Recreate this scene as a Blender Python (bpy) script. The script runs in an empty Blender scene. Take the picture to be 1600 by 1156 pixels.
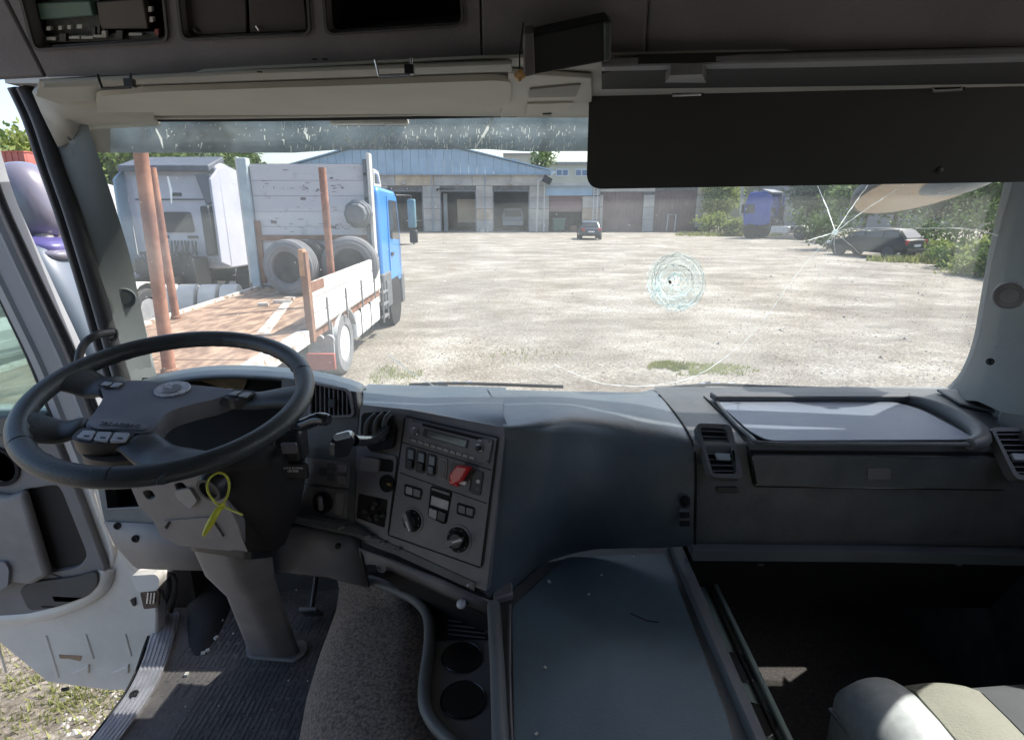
import bpy, bmesh, math, random
from math import sin, cos, pi, radians
from mathutils import Vector, Matrix, noise
from mathutils.geometry import tessellate_polygon
random.seed(7)
V = Vector
scene = bpy.context.scene
COL = scene.collection
# ------------------------------------------------------------------ camera
TH = radians(16.0); CT, ST = cos(TH), sin(TH); F = 894.0
EYE = V((0, 0, 2.6))
cam_d = bpy.data.cameras.new('camera'); cam = bpy.data.objects.new('camera', cam_d); COL.objects.link(cam)
cam.location = EYE; cam.rotation_euler = (radians(90) - TH, 0, 0)
cam_d.sensor_width = 36; cam_d.lens = 36 * F / 1600; cam_d.clip_start = 0.02; cam_d.clip_end = 900
scene.camera = cam
# ------------------------------------------------------------------ sky, sun, exposure
SUN_EL, SUN_AZ = radians(52), radians(58)          # azimuth from +Y towards +X
w = bpy.data.worlds.new('World'); scene.world = w; w.use_nodes = True
nt = w.node_tree; nt.nodes.clear()
sk = nt.nodes.new('ShaderNodeTexSky'); sk.sky_type = 'NISHITA'; sk.sun_disc = False
sk.sun_elevation = SUN_EL; sk.sun_rotation = SUN_AZ; sk.dust_density = 2.5; sk.air_density = 1.0; sk.ozone_density = 1.0
bg = nt.nodes.new('ShaderNodeBackground'); bg.inputs[1].default_value = 0.15
ow = nt.nodes.new('ShaderNodeOutputWorld')
nt.links.new(sk.outputs[0], bg.inputs[0]); nt.links.new(bg.outputs[0], ow.inputs[0])
sd = bpy.data.lights.new('sun', 'SUN'); sd.energy = 3.4; sd.angle = radians(0.5); sd.color = (1, .955, .89)
so = bpy.data.objects.new('sun', sd); COL.objects.link(so)
SUNV = V((sin(SUN_AZ) * cos(SUN_EL), cos(SUN_AZ) * cos(SUN_EL), sin(SUN_EL)))
so.rotation_euler = SUNV.to_track_quat('Z', 'Y').to_euler(); so.location = (20, 20, 40)
scene.view_settings.view_transform = 'Standard'; scene.view_settings.look = 'None'
scene.view_settings.exposure = 1.2; scene.view_settings.gamma = 1
scene.render.engine = 'CYCLES'
scene.cycles.max_bounces = 10; scene.cycles.diffuse_bounces = 6; scene.cycles.transparent_max_bounces = 16
scene.cycles.sample_clamp_indirect = 6.0
# ------------------------------------------------------------------ measuring helpers
def ray(px, py):
    v = (py - 578) / F
    return V(((px - 800) / F, CT - v * ST, -(ST + v * CT)))
def U(px, py, t): return EYE + ray(px, py) * t
def UY(px, py, y): r = ray(px, py); return EYE + r * (y / r.y)
def UX(px, py, x): r = ray(px, py); return EYE + r * (x / r.x)
def UZ(px, py, z): r = ray(px, py); return EYE + r * ((z - EYE.z) / r.z)
class Pl:
    def __init__(s, a, b, c):
        s.o = a; s.u = (b - a).normalized(); n = (b - a).cross(c - a).normalized()
        if n.dot(EYE - a) < 0: n = -n
        s.n = n; s.w = n.cross(s.u)
    def p(s, px, py, h=0.0):
        r = ray(px, py); o = s.o + s.n * h
        return EYE + r * ((o - EYE).dot(s.n) / r.dot(s.n))
    def P(s, pts, h=0.0): return [s.p(x, y, h) for x, y in pts]
    def circ(s, px, py, r, n=24, h=0.0, k=1.0):
        c = s.p(px, py, h)
        return [c + s.u * r * cos(2*pi*i/n) + s.w * r * k * sin(2*pi*i/n) for i in range(n)]
def rnd(pts, r, seg=4):
    out = []; n = len(pts)
    for i in range(n):
        a, b, c = pts[i-1], pts[i], pts[(i+1) % n]
        rr = min(r, (a-b).length * .45, (c-b).length * .45)
        p0 = b + (a-b).normalized() * rr; p1 = b + (c-b).normalized() * rr
        for k in range(seg + 1):
            t = k / seg
            out.append(p0 * (1-t)**2 + b * 2*t*(1-t) + p1 * t*t)
    return out
def spline(pts, seg=6, closed=False):
    P = [V(p) for p in pts]; n = len(P); out = []
    rng = range(n if closed else n - 1)
    for i in rng:
        p0 = P[i-1] if (closed or i > 0) else P[i]; p1 = P[i]; p2 = P[(i+1) % n]
        p3 = P[(i+2) % n] if (closed or i + 2 < n) else p2
        for k in range(seg):
            t = k / seg
            out.append(.5 * ((2*p1) + (p2-p0)*t + (2*p0-5*p1+4*p2-p3)*t*t + (3*p1-p0-3*p2+p3)*t**3))
    if not closed: out.append(P[-1])
    return out
# ------------------------------------------------------------------ materials
MATS = {}
def mat(name, col, rough=.6, var=.12, scale=6, bump=0.0, bscale=200, metal=0.0, spec=.5, col2=None, coat=0, sub=None, detail=6, stretch=None, cut=(.4, .65), dust=0, dcol=(.34, .32, .29)):
    if name in MATS: return MATS[name]
    m = bpy.data.materials.new(name); m.use_nodes = True; MATS[name] = m
    t = m.node_tree; N = t.nodes; L = t.links; b = N['Principled BSDF']
    tc = N.new('ShaderNodeTexCoord'); src = tc.outputs['Object']
    if stretch:
        mp = N.new('ShaderNodeMapping'); mp.inputs['Scale'].default_value = stretch
        L.new(src, mp.inputs[0]); src = mp.outputs[0]
    n1 = N.new('ShaderNodeTexNoise'); n1.inputs['Scale'].default_value = scale; n1.inputs['Detail'].default_value = detail
    L.new(src, n1.inputs['Vector'])
    rp = N.new('ShaderNodeValToRGB')
    c = V(col)
    a = col2 if col2 else tuple(c * (1 - var))
    rp.color_ramp.elements[0].position = cut[0]; rp.color_ramp.elements[1].position = cut[1]
    rp.color_ramp.elements[0].color = (*a, 1); rp.color_ramp.elements[1].color = (*((c * (1 + (0 if col2 else var)))), 1)
    L.new(n1.outputs[0], rp.inputs[0]); L.new(rp.outputs[0], b.inputs['Base Color'])
    if dust:
        n3 = N.new('ShaderNodeTexNoise'); n3.inputs['Scale'].default_value = 7; n3.inputs['Detail'].default_value = 12; n3.inputs['Roughness'].default_value = .72; L.new(tc.outputs['Object'], n3.inputs['Vector'])
        r3 = N.new('ShaderNodeMapRange'); r3.inputs[1].default_value = .42; r3.inputs[2].default_value = .78; r3.inputs[3].default_value = 0; r3.inputs[4].default_value = dust; L.new(n3.outputs[0], r3.inputs[0])
        n4 = N.new('ShaderNodeTexNoise'); n4.inputs['Scale'].default_value = 420; n4.inputs['Detail'].default_value = 2; L.new(tc.outputs['Object'], n4.inputs['Vector'])
        r4 = N.new('ShaderNodeMapRange'); r4.inputs[1].default_value = .62; r4.inputs[2].default_value = .74; r4.inputs[3].default_value = 0; r4.inputs[4].default_value = dust * .9; L.new(n4.outputs[0], r4.inputs[0])
        ad = N.new('ShaderNodeMath'); ad.operation = 'ADD'; ad.use_clamp = True; L.new(r3.outputs[0], ad.inputs[0]); L.new(r4.outputs[0], ad.inputs[1])
        mxx = N.new('ShaderNodeMix'); mxx.data_type = 'RGBA'; L.new(ad.outputs[0], mxx.inputs[0]); L.new(rp.outputs[0], mxx.inputs[6]); mxx.inputs[7].default_value = (*dcol, 1)
        L.new(mxx.outputs[2], b.inputs['Base Color'])
    b.inputs['Metallic'].default_value = metal; b.inputs['Specular IOR Level'].default_value = spec
    b.inputs['Coat Weight'].default_value = coat
    mr = N.new('ShaderNodeMapRange'); mr.inputs[3].default_value = max(0, rough - .08); mr.inputs[4].default_value = min(1, rough + .08)
    L.new(n1.outputs[0], mr.inputs[0]); L.new(mr.outputs[0], b.inputs['Roughness'])
    if bump:
        n2 = N.new('ShaderNodeTexNoise'); n2.inputs['Scale'].default_value = bscale; n2.inputs['Detail'].default_value = 3
        L.new(tc.outputs['Object'], n2.inputs['Vector'])
        bp = N.new('ShaderNodeBump'); bp.inputs['Strength'].default_value = bump; bp.inputs['Distance'].default_value = .5 / bscale
        L.new(n2.outputs[0], bp.inputs['Height']); L.new(bp.outputs[0], b.inputs['Normal'])
    return m
def glass_mat(name, tint=(1, 1, 1), refl=.5, haze=.0, hazecol=(.8, .85, .85), rough=.02, grime=None):
    if name in MATS: return MATS[name]
    m = bpy.data.materials.new(name); m.use_nodes = True; MATS[name] = m
    t = m.node_tree; N = t.nodes; L = t.links; N.clear()
    out = N.new('ShaderNodeOutputMaterial'); tr = N.new('ShaderNodeBsdfTransparent'); tr.inputs[0].default_value = (*tint, 1)
    gl = N.new('ShaderNodeBsdfGlossy'); gl.inputs['Roughness'].default_value = rough
    fr = N.new('ShaderNodeFresnel'); fr.inputs[0].default_value = 1.5
    mm = N.new('ShaderNodeMath'); mm.operation = 'MULTIPLY'; mm.inputs[1].default_value = refl
    L.new(fr.outputs[0], mm.inputs[0])
    mx = N.new('ShaderNodeMixShader'); L.new(mm.outputs[0], mx.inputs[0]); L.new(tr.outputs[0], mx.inputs[1]); L.new(gl.outputs[0], mx.inputs[2])
    last = mx.outputs[0]
    if haze > 0:
        tl = N.new('ShaderNodeBsdfTranslucent'); tl.inputs[0].default_value = (*hazecol, 1)
        df = N.new('ShaderNodeBsdfDiffuse'); df.inputs[0].default_value = (*hazecol, 1)
        m1 = N.new('ShaderNodeMixShader'); m1.inputs[0].default_value = .4; L.new(tl.outputs[0], m1.inputs[1]); L.new(df.outputs[0], m1.inputs[2])
        tc = N.new('ShaderNodeTexCoord'); nz = N.new('ShaderNodeTexNoise'); nz.inputs['Scale'].default_value = grime or 3; nz.inputs['Detail'].default_value = 8
        L.new(tc.outputs['Object'], nz.inputs[0])
        mr = N.new('ShaderNodeMapRange'); mr.inputs[1].default_value = .3; mr.inputs[2].default_value = .75; mr.inputs[3].default_value = haze * .35; mr.inputs[4].default_value = haze * 2.0
        L.new(nz.outputs[0], mr.inputs[0])
        m2 = N.new('ShaderNodeMixShader'); L.new(mr.outputs[0], m2.inputs[0]); L.new(last, m2.inputs[1]); L.new(m1.outputs[0], m2.inputs[2]); last = m2.outputs[0]
    L.new(last, out.inputs[0])
    return m
def leaf_mat(name, c1, c2, tr=.35):
    m = mat(name, c2, .6, 0, 1.3, col2=c1, spec=.3)
    t = m.node_tree; N = t.nodes; L = t.links; b = N['Principled BSDF']; out = [n for n in N if n.type == 'OUTPUT_MATERIAL'][0]
    tl = N.new('ShaderNodeBsdfTranslucent'); rp = [n for n in N if n.type == 'VALTORGB'][0]
    L.new(rp.outputs[0], tl.inputs[0]); mx = N.new('ShaderNodeMixShader'); mx.inputs[0].default_value = tr
    L.new(b.outputs[0], mx.inputs[1]); L.new(tl.outputs[0], mx.inputs[2]); L.new(mx.outputs[0], out.inputs[0])
    return m
# ------------------------------------------------------------------ mesh builder
def worldorg(o):
    p = V((0, 0, 0))
    while o is not None: p += o.location; o = o.parent
    return p
class M:
    def __init__(s): s.v = []; s.f = []
    def add(s, vs, fs):
        k = len(s.v); s.v += [V(q) for q in vs]; s.f += [tuple(i + k for i in f) for f in fs]; return s
    def box(s, c, d, R=None):
        c = V(c); x, y, z = d[0]/2, d[1]/2, d[2]/2
        vs = [V((i, j, k)) for i in (-x, x) for j in (-y, y) for k in (-z, z)]
        if R is not None: vs = [R @ q for q in vs]
        return s.add([c + q for q in vs], [(0,1,3,2),(4,6,7,5),(0,4,5,1),(2,3,7,6),(0,2,6,4),(1,5,7,3)])
    def bb(s, a, b): a, b = V(a), V(b); return s.box((a+b)/2, b-a)
    def prism(s, pts, n, h0, h1, holes=()):
        loops = [pts] + list(holes); flat = [q for l in loops for q in l]; N = len(flat)
        vs = [q + n*h1 for q in flat] + [q + n*h0 for q in flat]; fs = []
        if holes or len(pts) > 4:
            tris = tessellate_polygon([[q for q in l] for l in loops])
            fs += [tuple(t) for t in tris] + [tuple(i + N for i in reversed(t)) for t in tris]
        else:
            fs += [tuple(range(N)), tuple(range(2*N-1, N-1, -1))]
        k = 0
        for l in loops:
            m = len(l)
            for i in range(m):
                a, b = k + i, k + (i+1) % m
                fs.append((a, a+N, b+N, b))
            k += m
        return s.add(vs, fs)
    def grid(s, rows, closed=False):
        n = len(rows[0]); vs = [q for r in rows for q in r]; fs = []
        for i in range(len(rows)-1):
            for j in range(n if closed else n-1):
                a, b = i*n+j, i*n+(j+1) % n
                fs.append((a, b, b+n, a+n))
        return s.add(vs, fs)
    def tube(s, path, r, n=8, cap=True):
        path = [V(p) for p in path]; rr = r if isinstance(r, (list, tuple)) else [r]*len(path); rows = []
        up = V((0, 0, 1)); prev = None
        for i, p in enumerate(path):
            d = (path[min(i+1, len(path)-1)] - path[max(i-1, 0)]).normalized()
            if prev is None:
                a = d.cross(up if abs(d.z) < .9 else V((1, 0, 0))).normalized()
            else:
                a = (prev - d * prev.dot(d)).normalized()
            prev = a; b = d.cross(a)
            rows.append([p + (a*cos(2*pi*k/n) + b*sin(2*pi*k/n)) * rr[i] for k in range(n)])
        s.grid(rows, True)
        if cap:
            s.add(rows[0], [tuple(range(n))]); s.add(rows[-1], [tuple(range(n-1, -1, -1))])
        return s
    def lathe(s, o, ax, prof, n=24):
        o, ax = V(o), V(ax).normalized(); a = ax.cross(V((0, 0, 1)) if abs(ax.z) < .9 else V((1, 0, 0))).normalized(); b = ax.cross(a)
        s.grid([[o + ax*h + (a*cos(2*pi*k/n) + b*sin(2*pi*k/n))*r for k in range(n)] for h, r in prof], True)
        if prof[0][1] > 1e-4: s.add(s.v[-n*len(prof):][:n], [tuple(range(n))])
        k = s.v[-n*len(prof) - (n if prof[0][1] > 1e-4 else 0):][: n*len(prof)]
        if prof[-1][1] > 1e-4: s.add(k[-n:], [tuple(range(n-1, -1, -1))])
        return s
    def build(s, name, m, parent=None, smooth=False, bevel=0, seg=2, local=False, sub=0, solid=0):
        me = bpy.data.meshes.new(name)
        vs = s.v
        if parent is not None and not local:
            o = worldorg(parent); vs = [q - o for q in vs]
        loc = V((0, 0, 0))
        if parent is None and not local:
            xs = [q.x for q in vs]; ys = [q.y for q in vs]; zs = [q.z for q in vs]
            loc = V(((min(xs)+max(xs))/2, (min(ys)+max(ys))/2, min(zs))); vs = [q - loc for q in vs]
        me.from_pydata([tuple(q) for q in vs], [], s.f)
        bm = bmesh.new(); bm.from_mesh(me)
        bmesh.ops.remove_doubles(bm, verts=bm.verts, dist=1e-5)
        bmesh.ops.recalc_face_normals(bm, faces=bm.faces); bm.to_mesh(me); bm.free()
        me.materials.append(m)
        ob = bpy.data.objects.new(name, me); COL.objects.link(ob); ob.location = loc
        if parent is not None: ob.parent = parent
        if smooth:
            me.polygons.foreach_set('use_smooth', [True]*len(me.polygons))
            try: me.set_sharp_from_angle(angle=radians(smooth if smooth > 1 else 40))
            except Exception: pass
        if solid:
            md = ob.modifiers.new('thick', 'SOLIDIFY'); md.thickness = solid; md.offset = -1
        if bevel:
            md = ob.modifiers.new('edge', 'BEVEL'); md.width = bevel; md.segments = seg; md.limit_method = 'ANGLE'; md.angle_limit = radians(35); md.harden_normals = False
            me.polygons.foreach_set('use_smooth', [True]*len(me.polygons))
            try: me.set_sharp_from_angle(angle=radians(40))
            except Exception: pass
        return ob
def tag(o, label, cat, group=None):
    o['label'] = label; o['category'] = cat
    if group: o['group'] = group
    return o
def thing(name, label, cat, loc=(0, 0, 0), rz=0, group=None):
    o = bpy.data.objects.new(name, None); COL.objects.link(o); o.location = loc; o.rotation_euler = (0, 0, rz); o.empty_display_size = .1
    return tag(o, label, cat, group)
def struct(o): o['kind'] = 'structure'; return o
def stuff(o): o['kind'] = 'stuff'; return o
def kids(o): return [c for c in bpy.data.objects if c.parent == o]
def copy_tree(o, parent=None):
    c = o.copy(); COL.objects.link(c); c.parent = parent
    for k in kids(o): copy_tree(k, c)
    return c
def shared(ob, name, parent, loc):
    c = ob.copy(); c.name = name; COL.objects.link(c); c.parent = parent; c.location = loc; return c
def text_mesh(txt, size, depth=.0006):
    cu = bpy.data.curves.new('txt', 'FONT'); cu.body = txt; cu.size = size; cu.extrude = depth; cu.align_x = 'CENTER'; cu.align_y = 'CENTER'; cu.resolution_u = 2
    o = bpy.data.objects.new('txt', cu); COL.objects.link(o); dg = bpy.context.evaluated_depsgraph_get(); dg.update()
    me = o.evaluated_get(dg).to_mesh(); vs = [v.co.copy() for v in me.vertices]; fs = [tuple(p.vertices) for p in me.polygons]
    bpy.data.objects.remove(o); bpy.data.curves.remove(cu)
    return vs, fs
def text_on(m, txt, size, c, u, wv, n, h=.001):
    vs, fs = text_mesh(txt, size)
    return m.add([c + u*q.x + wv*q.y + n*(q.z + h) for q in vs], fs)
# ------------------------------------------------------------------ palette
GREYDK = mat('dash_plastic_dark', (.075, .082, .086), .5, .15, 9, .5, 420, dust=.22)
DASHTOP = mat('dash_soft_skin', (.062, .088, .108), .42, .12, 5, .6, 500, spec=1.0, dust=.2)
PANEL = mat('panel_plastic_grey', (.16, .155, .165), .5, .14, 12, .35, 420, dust=.22)
TRIM = mat('trim_plastic_warm_grey', (.22, .205, .20), .6, .12, 7, .4, 420, dust=.25)
OVER = mat('overhead_plastic', (.19, .172, .176), .65, .14, 6, .5, 400, dust=.2)
BLACK = mat('black_plastic', (.018, .018, .02), .42, .2, 15)
MATTBLACK = mat('cavity_black', (.01, .009, .009), .9, .2, 15)
RUBBER = mat('black_rubber', (.025, .025, .026), .7, .25, 12, .3, 120)
CREAM = mat('cream_headliner', (.50, .48, .42), .75, .06, 5, .3, 600)
PILLAR = mat('pillar_plastic_grey', (.145, .165, .165), .6, .1, 3, .4, 500, dust=.12)
WHITEP = mat('white_painted_steel', (.64, .61, .57), .35, .06, 4, coat=.3, dust=.35, dcol=(.36, .31, .25))
ALU = mat('ribbed_aluminium', (.62, .62, .66), .35, .1, 30, metal=.7)
CHROME = mat('satin_metal', (.6, .6, .62), .25, .1, 30, metal=.9)
LEATHER = mat('steering_leather', (.035, .042, .046), .40, .2, 12, .4, 300, dust=.05)
# ================================================================== GROUND AND YARD
def ground_mat():
    m = bpy.data.materials.new('gravel_yard'); m.use_nodes = True; t = m.node_tree; N = t.nodes; L = t.links; b = N['Principled BSDF']
    tc = N.new('ShaderNodeTexCoord'); src = tc.outputs['Object']
    def nz(s, d=8, r=.6, st=None):
        n = N.new('ShaderNodeTexNoise'); n.inputs['Scale'].default_value = s; n.inputs['Detail'].default_value = d; n.inputs['Roughness'].default_value = r
        if st:
            mp = N.new('ShaderNodeMapping'); mp.inputs['Scale'].default_value = st; L.new(src, mp.inputs[0]); L.new(mp.outputs[0], n.inputs[0])
        else: L.new(src, n.inputs[0])
        return n.outputs[0]
    def ramp(i, stops):
        r = N.new('ShaderNodeValToRGB'); e = r.color_ramp.elements
        while len(e) < len(stops): e.new(.5)
        for k, (p, c) in enumerate(stops): e[k].position = p; e[k].color = (*c, 1)
        L.new(i, r.inputs[0]); return r.outputs[0]
    def mix(f, a, c, mode='MIX'):
        x = N.new('ShaderNodeMix'); x.data_type = 'RGBA'; x.blend_type = mode
        if isinstance(f, float): x.inputs[0].default_value = f
        else: L.new(f, x.inputs[0])
        L.new(a, x.inputs[6]); L.new(c, x.inputs[7]); return x.outputs[2]
    base = ramp(nz(.45, 9, .7, (1, 1.35, 1)), [(.34, (.20, .175, .14)), (.5, (.31, .28, .235)), (.66, (.46, .435, .385))])
    peb = ramp(nz(22, 4, .75), [(.34, (.35, .33, .30)), (.5, (.85, .84, .82)), (.66, (1.6, 1.6, 1.62))])
    c = mix(.8, base, peb, 'MULTIPLY')
    fine = ramp(nz(90, 3, .8), [(.3, (.6, .58, .55)), (.7, (1.25, 1.25, 1.25))])
    c = mix(.7, c, fine, 'MULTIPLY')
    trk = ramp(nz(.17, 7, .62, (.8, 1.7, 1)), [(.54, (0, 0, 0)), (.62, (1, 1, 1))])
    bw = N.new('ShaderNodeMath'); bw.operation = 'MULTIPLY'; bw.inputs[1].default_value = .55; L.new(trk, bw.inputs[0])
    dark = ramp(nz(5), [(.3, (.12, .10, .08)), (.7, (.19, .165, .135))])
    c = mix(bw.outputs[0], c, dark)
    grn = ramp(nz(.45, 9, .72), [(.60, (0, 0, 0)), (.70, (.5, .5, .5))])
    gc = ramp(nz(30), [(.3, (.10, .115, .04)), (.7, (.24, .24, .11))])
    c = mix(grn, c, gc)
    L.new(c, b.inputs['Base Color']); b.inputs['Roughness'].default_value = .92; b.inputs['Specular IOR Level'].default_value = .3
    bp = N.new('ShaderNodeBump'); bp.inputs['Strength'].default_value = .8; bp.inputs['Distance'].default_value = .03
    L.new(nz(30, 6, .8), bp.inputs['Height']); L.new(bp.outputs[0], b.inputs['Normal'])
    return m
GM = ground_mat()
def gz(x, y):
    k = max(0, min(1, (y - 2) / 6)) * max(0, min(1, (56 - y) / 6))
    return (noise.noise(V((x*.11, y*.11, 3))) * .10 + noise.noise(V((x*.5, y*.5, 9))) * .025) * k * (0 if (x < -1.9 and y < 20) else 1)
xs = [-300, -120, -60] + [x * .8 for x in range(-45, 60)] + [60, 120, 300]
ys = [-60, -20, -5] + [y * .8 for y in range(0, 84)] + [80, 120, 200, 400]
g = M(); g.grid([[V((x, y, gz(x, y))) for x in xs] for y in ys])
ground = struct(g.build('ground', GM, smooth=60)); 
def onground(px, py): return UZ(px, py, 0)
# loose stones
st = M(); R = random.Random(3)
for i in range(15000):
    d = 2.3 + 42 * R.random() ** 1.8
    x = (R.random() * 2 - 1) * d * 1.0; y = d
    if x < -2.3 and 3 < y < 14: continue
    r = R.uniform(.008, .022) * (1 + d * .045) * (2.0 if R.random() < .03 else 1)
    z = gz(x, y); a = R.random() * 6.28; vs = []
    for k in range(5):
        q = a + k * 1.257; rr = r * R.uniform(.7, 1.2); vs.append(V((x + cos(q)*rr, y + sin(q)*rr, z - r*.2)))
    vs.append(V((x + R.uniform(-.3, .3)*r, y + R.uniform(-.3, .3)*r, z + r * R.uniform(.45, .8))))
    st.add(vs, [(0,1,5),(1,2,5),(2,3,5),(3,4,5),(4,0,5)])
stuff(st.build('gravel_stones', mat('pale_stone', (.52, .49, .45), .9, 0, 1.2, col2=(.26, .235, .21))))
tag(bpy.data.objects['gravel_stones'], 'loose pale stones scattered over the gravel yard', 'gravel')
# grass
def grass(name, label, patches, n, m, seed=1, hmul=1):
    G = M(); R = random.Random(seed)
    for (cx, cy, rx, ry, wgt) in patches:
        for i in range(int(n * wgt)):
            a = R.random() * 6.283; q = R.random() ** .7
            x = cx + cos(a) * rx * q; y = cy + sin(a) * ry * q
            if noise.noise(V((x*2.2, y*2.2, seed))) * 1.3 + noise.noise(V((x*7, y*7, seed))) * .7 < -.45 + R.random() * .9: continue
            h = R.uniform(.025, .075) * hmul; wd = .006 * hmul + .002; b = R.random() * 6.28; z = gz(x, y) - .005
            dx, dy = cos(b)*wd, sin(b)*wd; lx, ly = R.uniform(-.6, .6)*h, R.uniform(-.6, .6)*h
            G.add([V((x-dx, y-dy, z)), V((x+dx, y+dy, z)), V((x+lx, y+ly, z+h))], [(0, 1, 2)])
    return tag(stuff(G.build(name, m)), label, 'grass')
GL = leaf_mat('grass_blades', (.20, .22, .07), (.36, .37, .15), .4)
g1 = onground(1060, 578); g2 = onground(790, 556); g3 = onground(620, 585); g4 = onground(900, 592); g5 = onground(700, 572)
grass('grass', 'thin green grass growing through the gravel near the windscreen', [(g1.x, g1.y, .5, .42, .24), (g1.x+.7, g1.y-.05, .6, .35, .06), (g2.x, g2.y, 1.2, .6, .015), (g3.x, g3.y, .4, .8, .05)], 30000, GL, 2)
g6 = onground(120, 1090)
grass('grass', 'sparse grass on the ground below the open cab door', [(g6.x, g6.y, 1.0, .6, 1), (g6.x+.2, g6.y+.4, .7, .2, .4)], 3500, GL, 5, .8)
# ================================================================== TREES AND BUSHES
BARK = mat('bark', (.11, .085, .065), .9, .3, 8)
LG = [leaf_mat('leaves_dark', (.055, .09, .03), (.11, .17, .055)), leaf_mat('leaves_mid', (.09, .14, .04), (.18, .26, .08)), leaf_mat('leaves_yellow', (.18, .23, .06), (.34, .38, .12))]
def crown(c, rad, nclump, per, size, seed, m, low=-1.0):
    R = random.Random(seed); c = V(c)
    for k in range(nclump):
        while True:
            d = V((R.uniform(-1, 1), R.uniform(-1, 1), R.uniform(low, 1)))
            if d.length < 1: break
        d *= .55 + .45 * R.random() / max(d.length, .3) * .8
        cc = c + V((d.x*rad[0], d.y*rad[1], d.z*rad[2])); cr = R.uniform(.14, .30) * min(rad)* 1.15
        for j in range(per):
            p = cc + V((R.gauss(0, cr), R.gauss(0, cr), R.gauss(0, cr*.75)))
            if p.z < .03: p.z = R.uniform(.03, .3)
            u = V((R.gauss(0, 1), R.gauss(0, 1), R.gauss(0, 1))).normalized(); v = u.cross(V((R.gauss(0, 1), R.gauss(0, 1), R.gauss(0, 1)))).normalized()
            s = size * R.uniform(.6, 1.3)
            m.add([p - u*s, p + v*s*.5, p + u*s, p - v*s*.5], [(0, 1, 2, 3)])
    return m
def tree(label, x, y, h, r, lm, seed, group='trees around the yard', nc=46, per=60, size=.17, low=-.9):
    t = thing('tree', label, 'tree', (x, y, 0), 0, group); R = random.Random(seed)
    m = M(); top = V((x + R.uniform(-.2, .2), y, h * .75)); m.tube([V((x, y, -.1)), V((x+.1, y, h*.35)), top], [h*.03, h*.022, .04], 8)
    for k in range(6):
        a = R.random() * 6.28; z0 = h * R.uniform(.3, .6)
        m.tube([V((x+.05, y, z0)), V((x + cos(a)*r*.7, y + sin(a)*r*.7, z0 + h*.22))], [h*.012, .02], 5)
    m.build('trunk', BARK, t)
    crown((x, y, h*.62), (r, r, h*.40), nc, per, size, seed, M(), low).build('crown', lm, t)
    return t
def bush(label, x, y, h, rx, lm, seed, group='bushes along the yard edge', nc=26, per=60, size=.10, ry=None, cat='bush'):
    t = thing('bush', label, cat, (x, y, 0), 0, group); m = M(); R = random.Random(seed)
    for k in range(5): m.tube([V((x, y, 0)), V((x + R.uniform(-.5, .5)*rx, y + R.uniform(-.3, .3), h*.6))], [.03, .012], 5)
    m.build('stem', BARK, t)
    crown((x, y, h*.45), (rx, ry or rx*.8, h*.55), nc, per, size, seed, M(), -.85).build('foliage', lm, t)
    return t
# ================================================================== DEPOT AND GARAGES
FY = 61.7; FP = Pl(UY(600, 362, FY), UY(1100, 362, FY), UY(600, 280, FY))
CONC = [mat('concrete_panel', (.50, .46, .41), .85, .14, .8, .3, 20), mat('concrete_panel_tan', (.54, .44, .33), .85, .16, .8, .3, 20), mat('concrete_panel_grey', (.44, .42, .39), .85, .14, .8, .3, 20)]
JOINT = mat('mortar_joint', (.16, .15, .14), .95, .2, 3)
BLUEM = mat('light_blue_cladding', (.36, .48, .60), .5, .1, .5, dust=.2, dcol=(.3, .3, .28))
BROWND = mat('brown_sheet_door', (.20, .12, .105), .6, .15, 1, dust=.25)
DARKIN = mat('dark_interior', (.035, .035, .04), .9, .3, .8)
def fz(y): return FP.p(800, y).z
def fx(x, y=320): return FP.p(x, y).x
GRZ = 0.0
def facade(root, x0, x1, ytop, openings, hook=3, seed=1, course=16.5, wid=75, tan=.25):
    """wall pieces round the openings, laid in courses of separate concrete panels"""
    R = random.Random(seed); X0, X1 = fx(x0), fx(x1); Z1 = fz(ytop); ops = [(fx(a), fx(b), fz(c)) for a, b, c in openings]
    core = M()
    xs_ = [X0] + [v for a, b, c in ops for v in (a, b)] + [X1]
    for i in range(0, len(xs_), 2):
        if xs_[i+1] - xs_[i] > .02: core.bb((xs_[i], FY + .09, -.2), (xs_[i+1], FY + .5, Z1))
    for a, b, c in ops: core.bb((a, FY + .09, c), (b, FY + .5, Z1))
    core.build('wall', JOINT, root)
    nz_ = max(3, round((Z1) / 1.12)); ch = Z1 / nz_
    for k in range(nz_):
        z0, z1 = k*ch, (k+1)*ch
        segs = []
        cur = X0
        for a, b, c in ops:
            if c > z0 + .3:
                segs.append((cur, a)); cur = b
        segs.append((cur, X1))
        zt = [c for a, b, c in ops]
        for (a, b) in segs:
            L_ = b - a
            if L_ < .1: continue
            n = max(1, round(L_ / 4.2)); 
            for j in range(n):
                p, q = a + L_*j/n + .02, a + L_*(j+1)/n - .02
                zz0 = z0 + .02
                for (oa, ob, oc) in ops:
                    if oc <= z0 + .3 and oc > z0 and oa < q and ob > p: zz0 = max(zz0, oc + .02)
                m = M().bb((p, FY + R.uniform(-.012, .012), zz0), (q, FY + .0898, z1 - .02))
                m.build('concrete_panel', CONC[1] if R.random() < tan else CONC[R.choice((0, 2, 0))], root)
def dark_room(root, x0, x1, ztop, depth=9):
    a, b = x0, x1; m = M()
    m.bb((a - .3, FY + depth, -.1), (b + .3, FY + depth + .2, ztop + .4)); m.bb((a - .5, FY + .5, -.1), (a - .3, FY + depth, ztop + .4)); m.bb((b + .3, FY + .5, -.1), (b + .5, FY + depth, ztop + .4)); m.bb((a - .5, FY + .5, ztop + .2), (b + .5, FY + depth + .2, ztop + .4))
    m.build('inner_wall', DARKIN, root)
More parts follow.
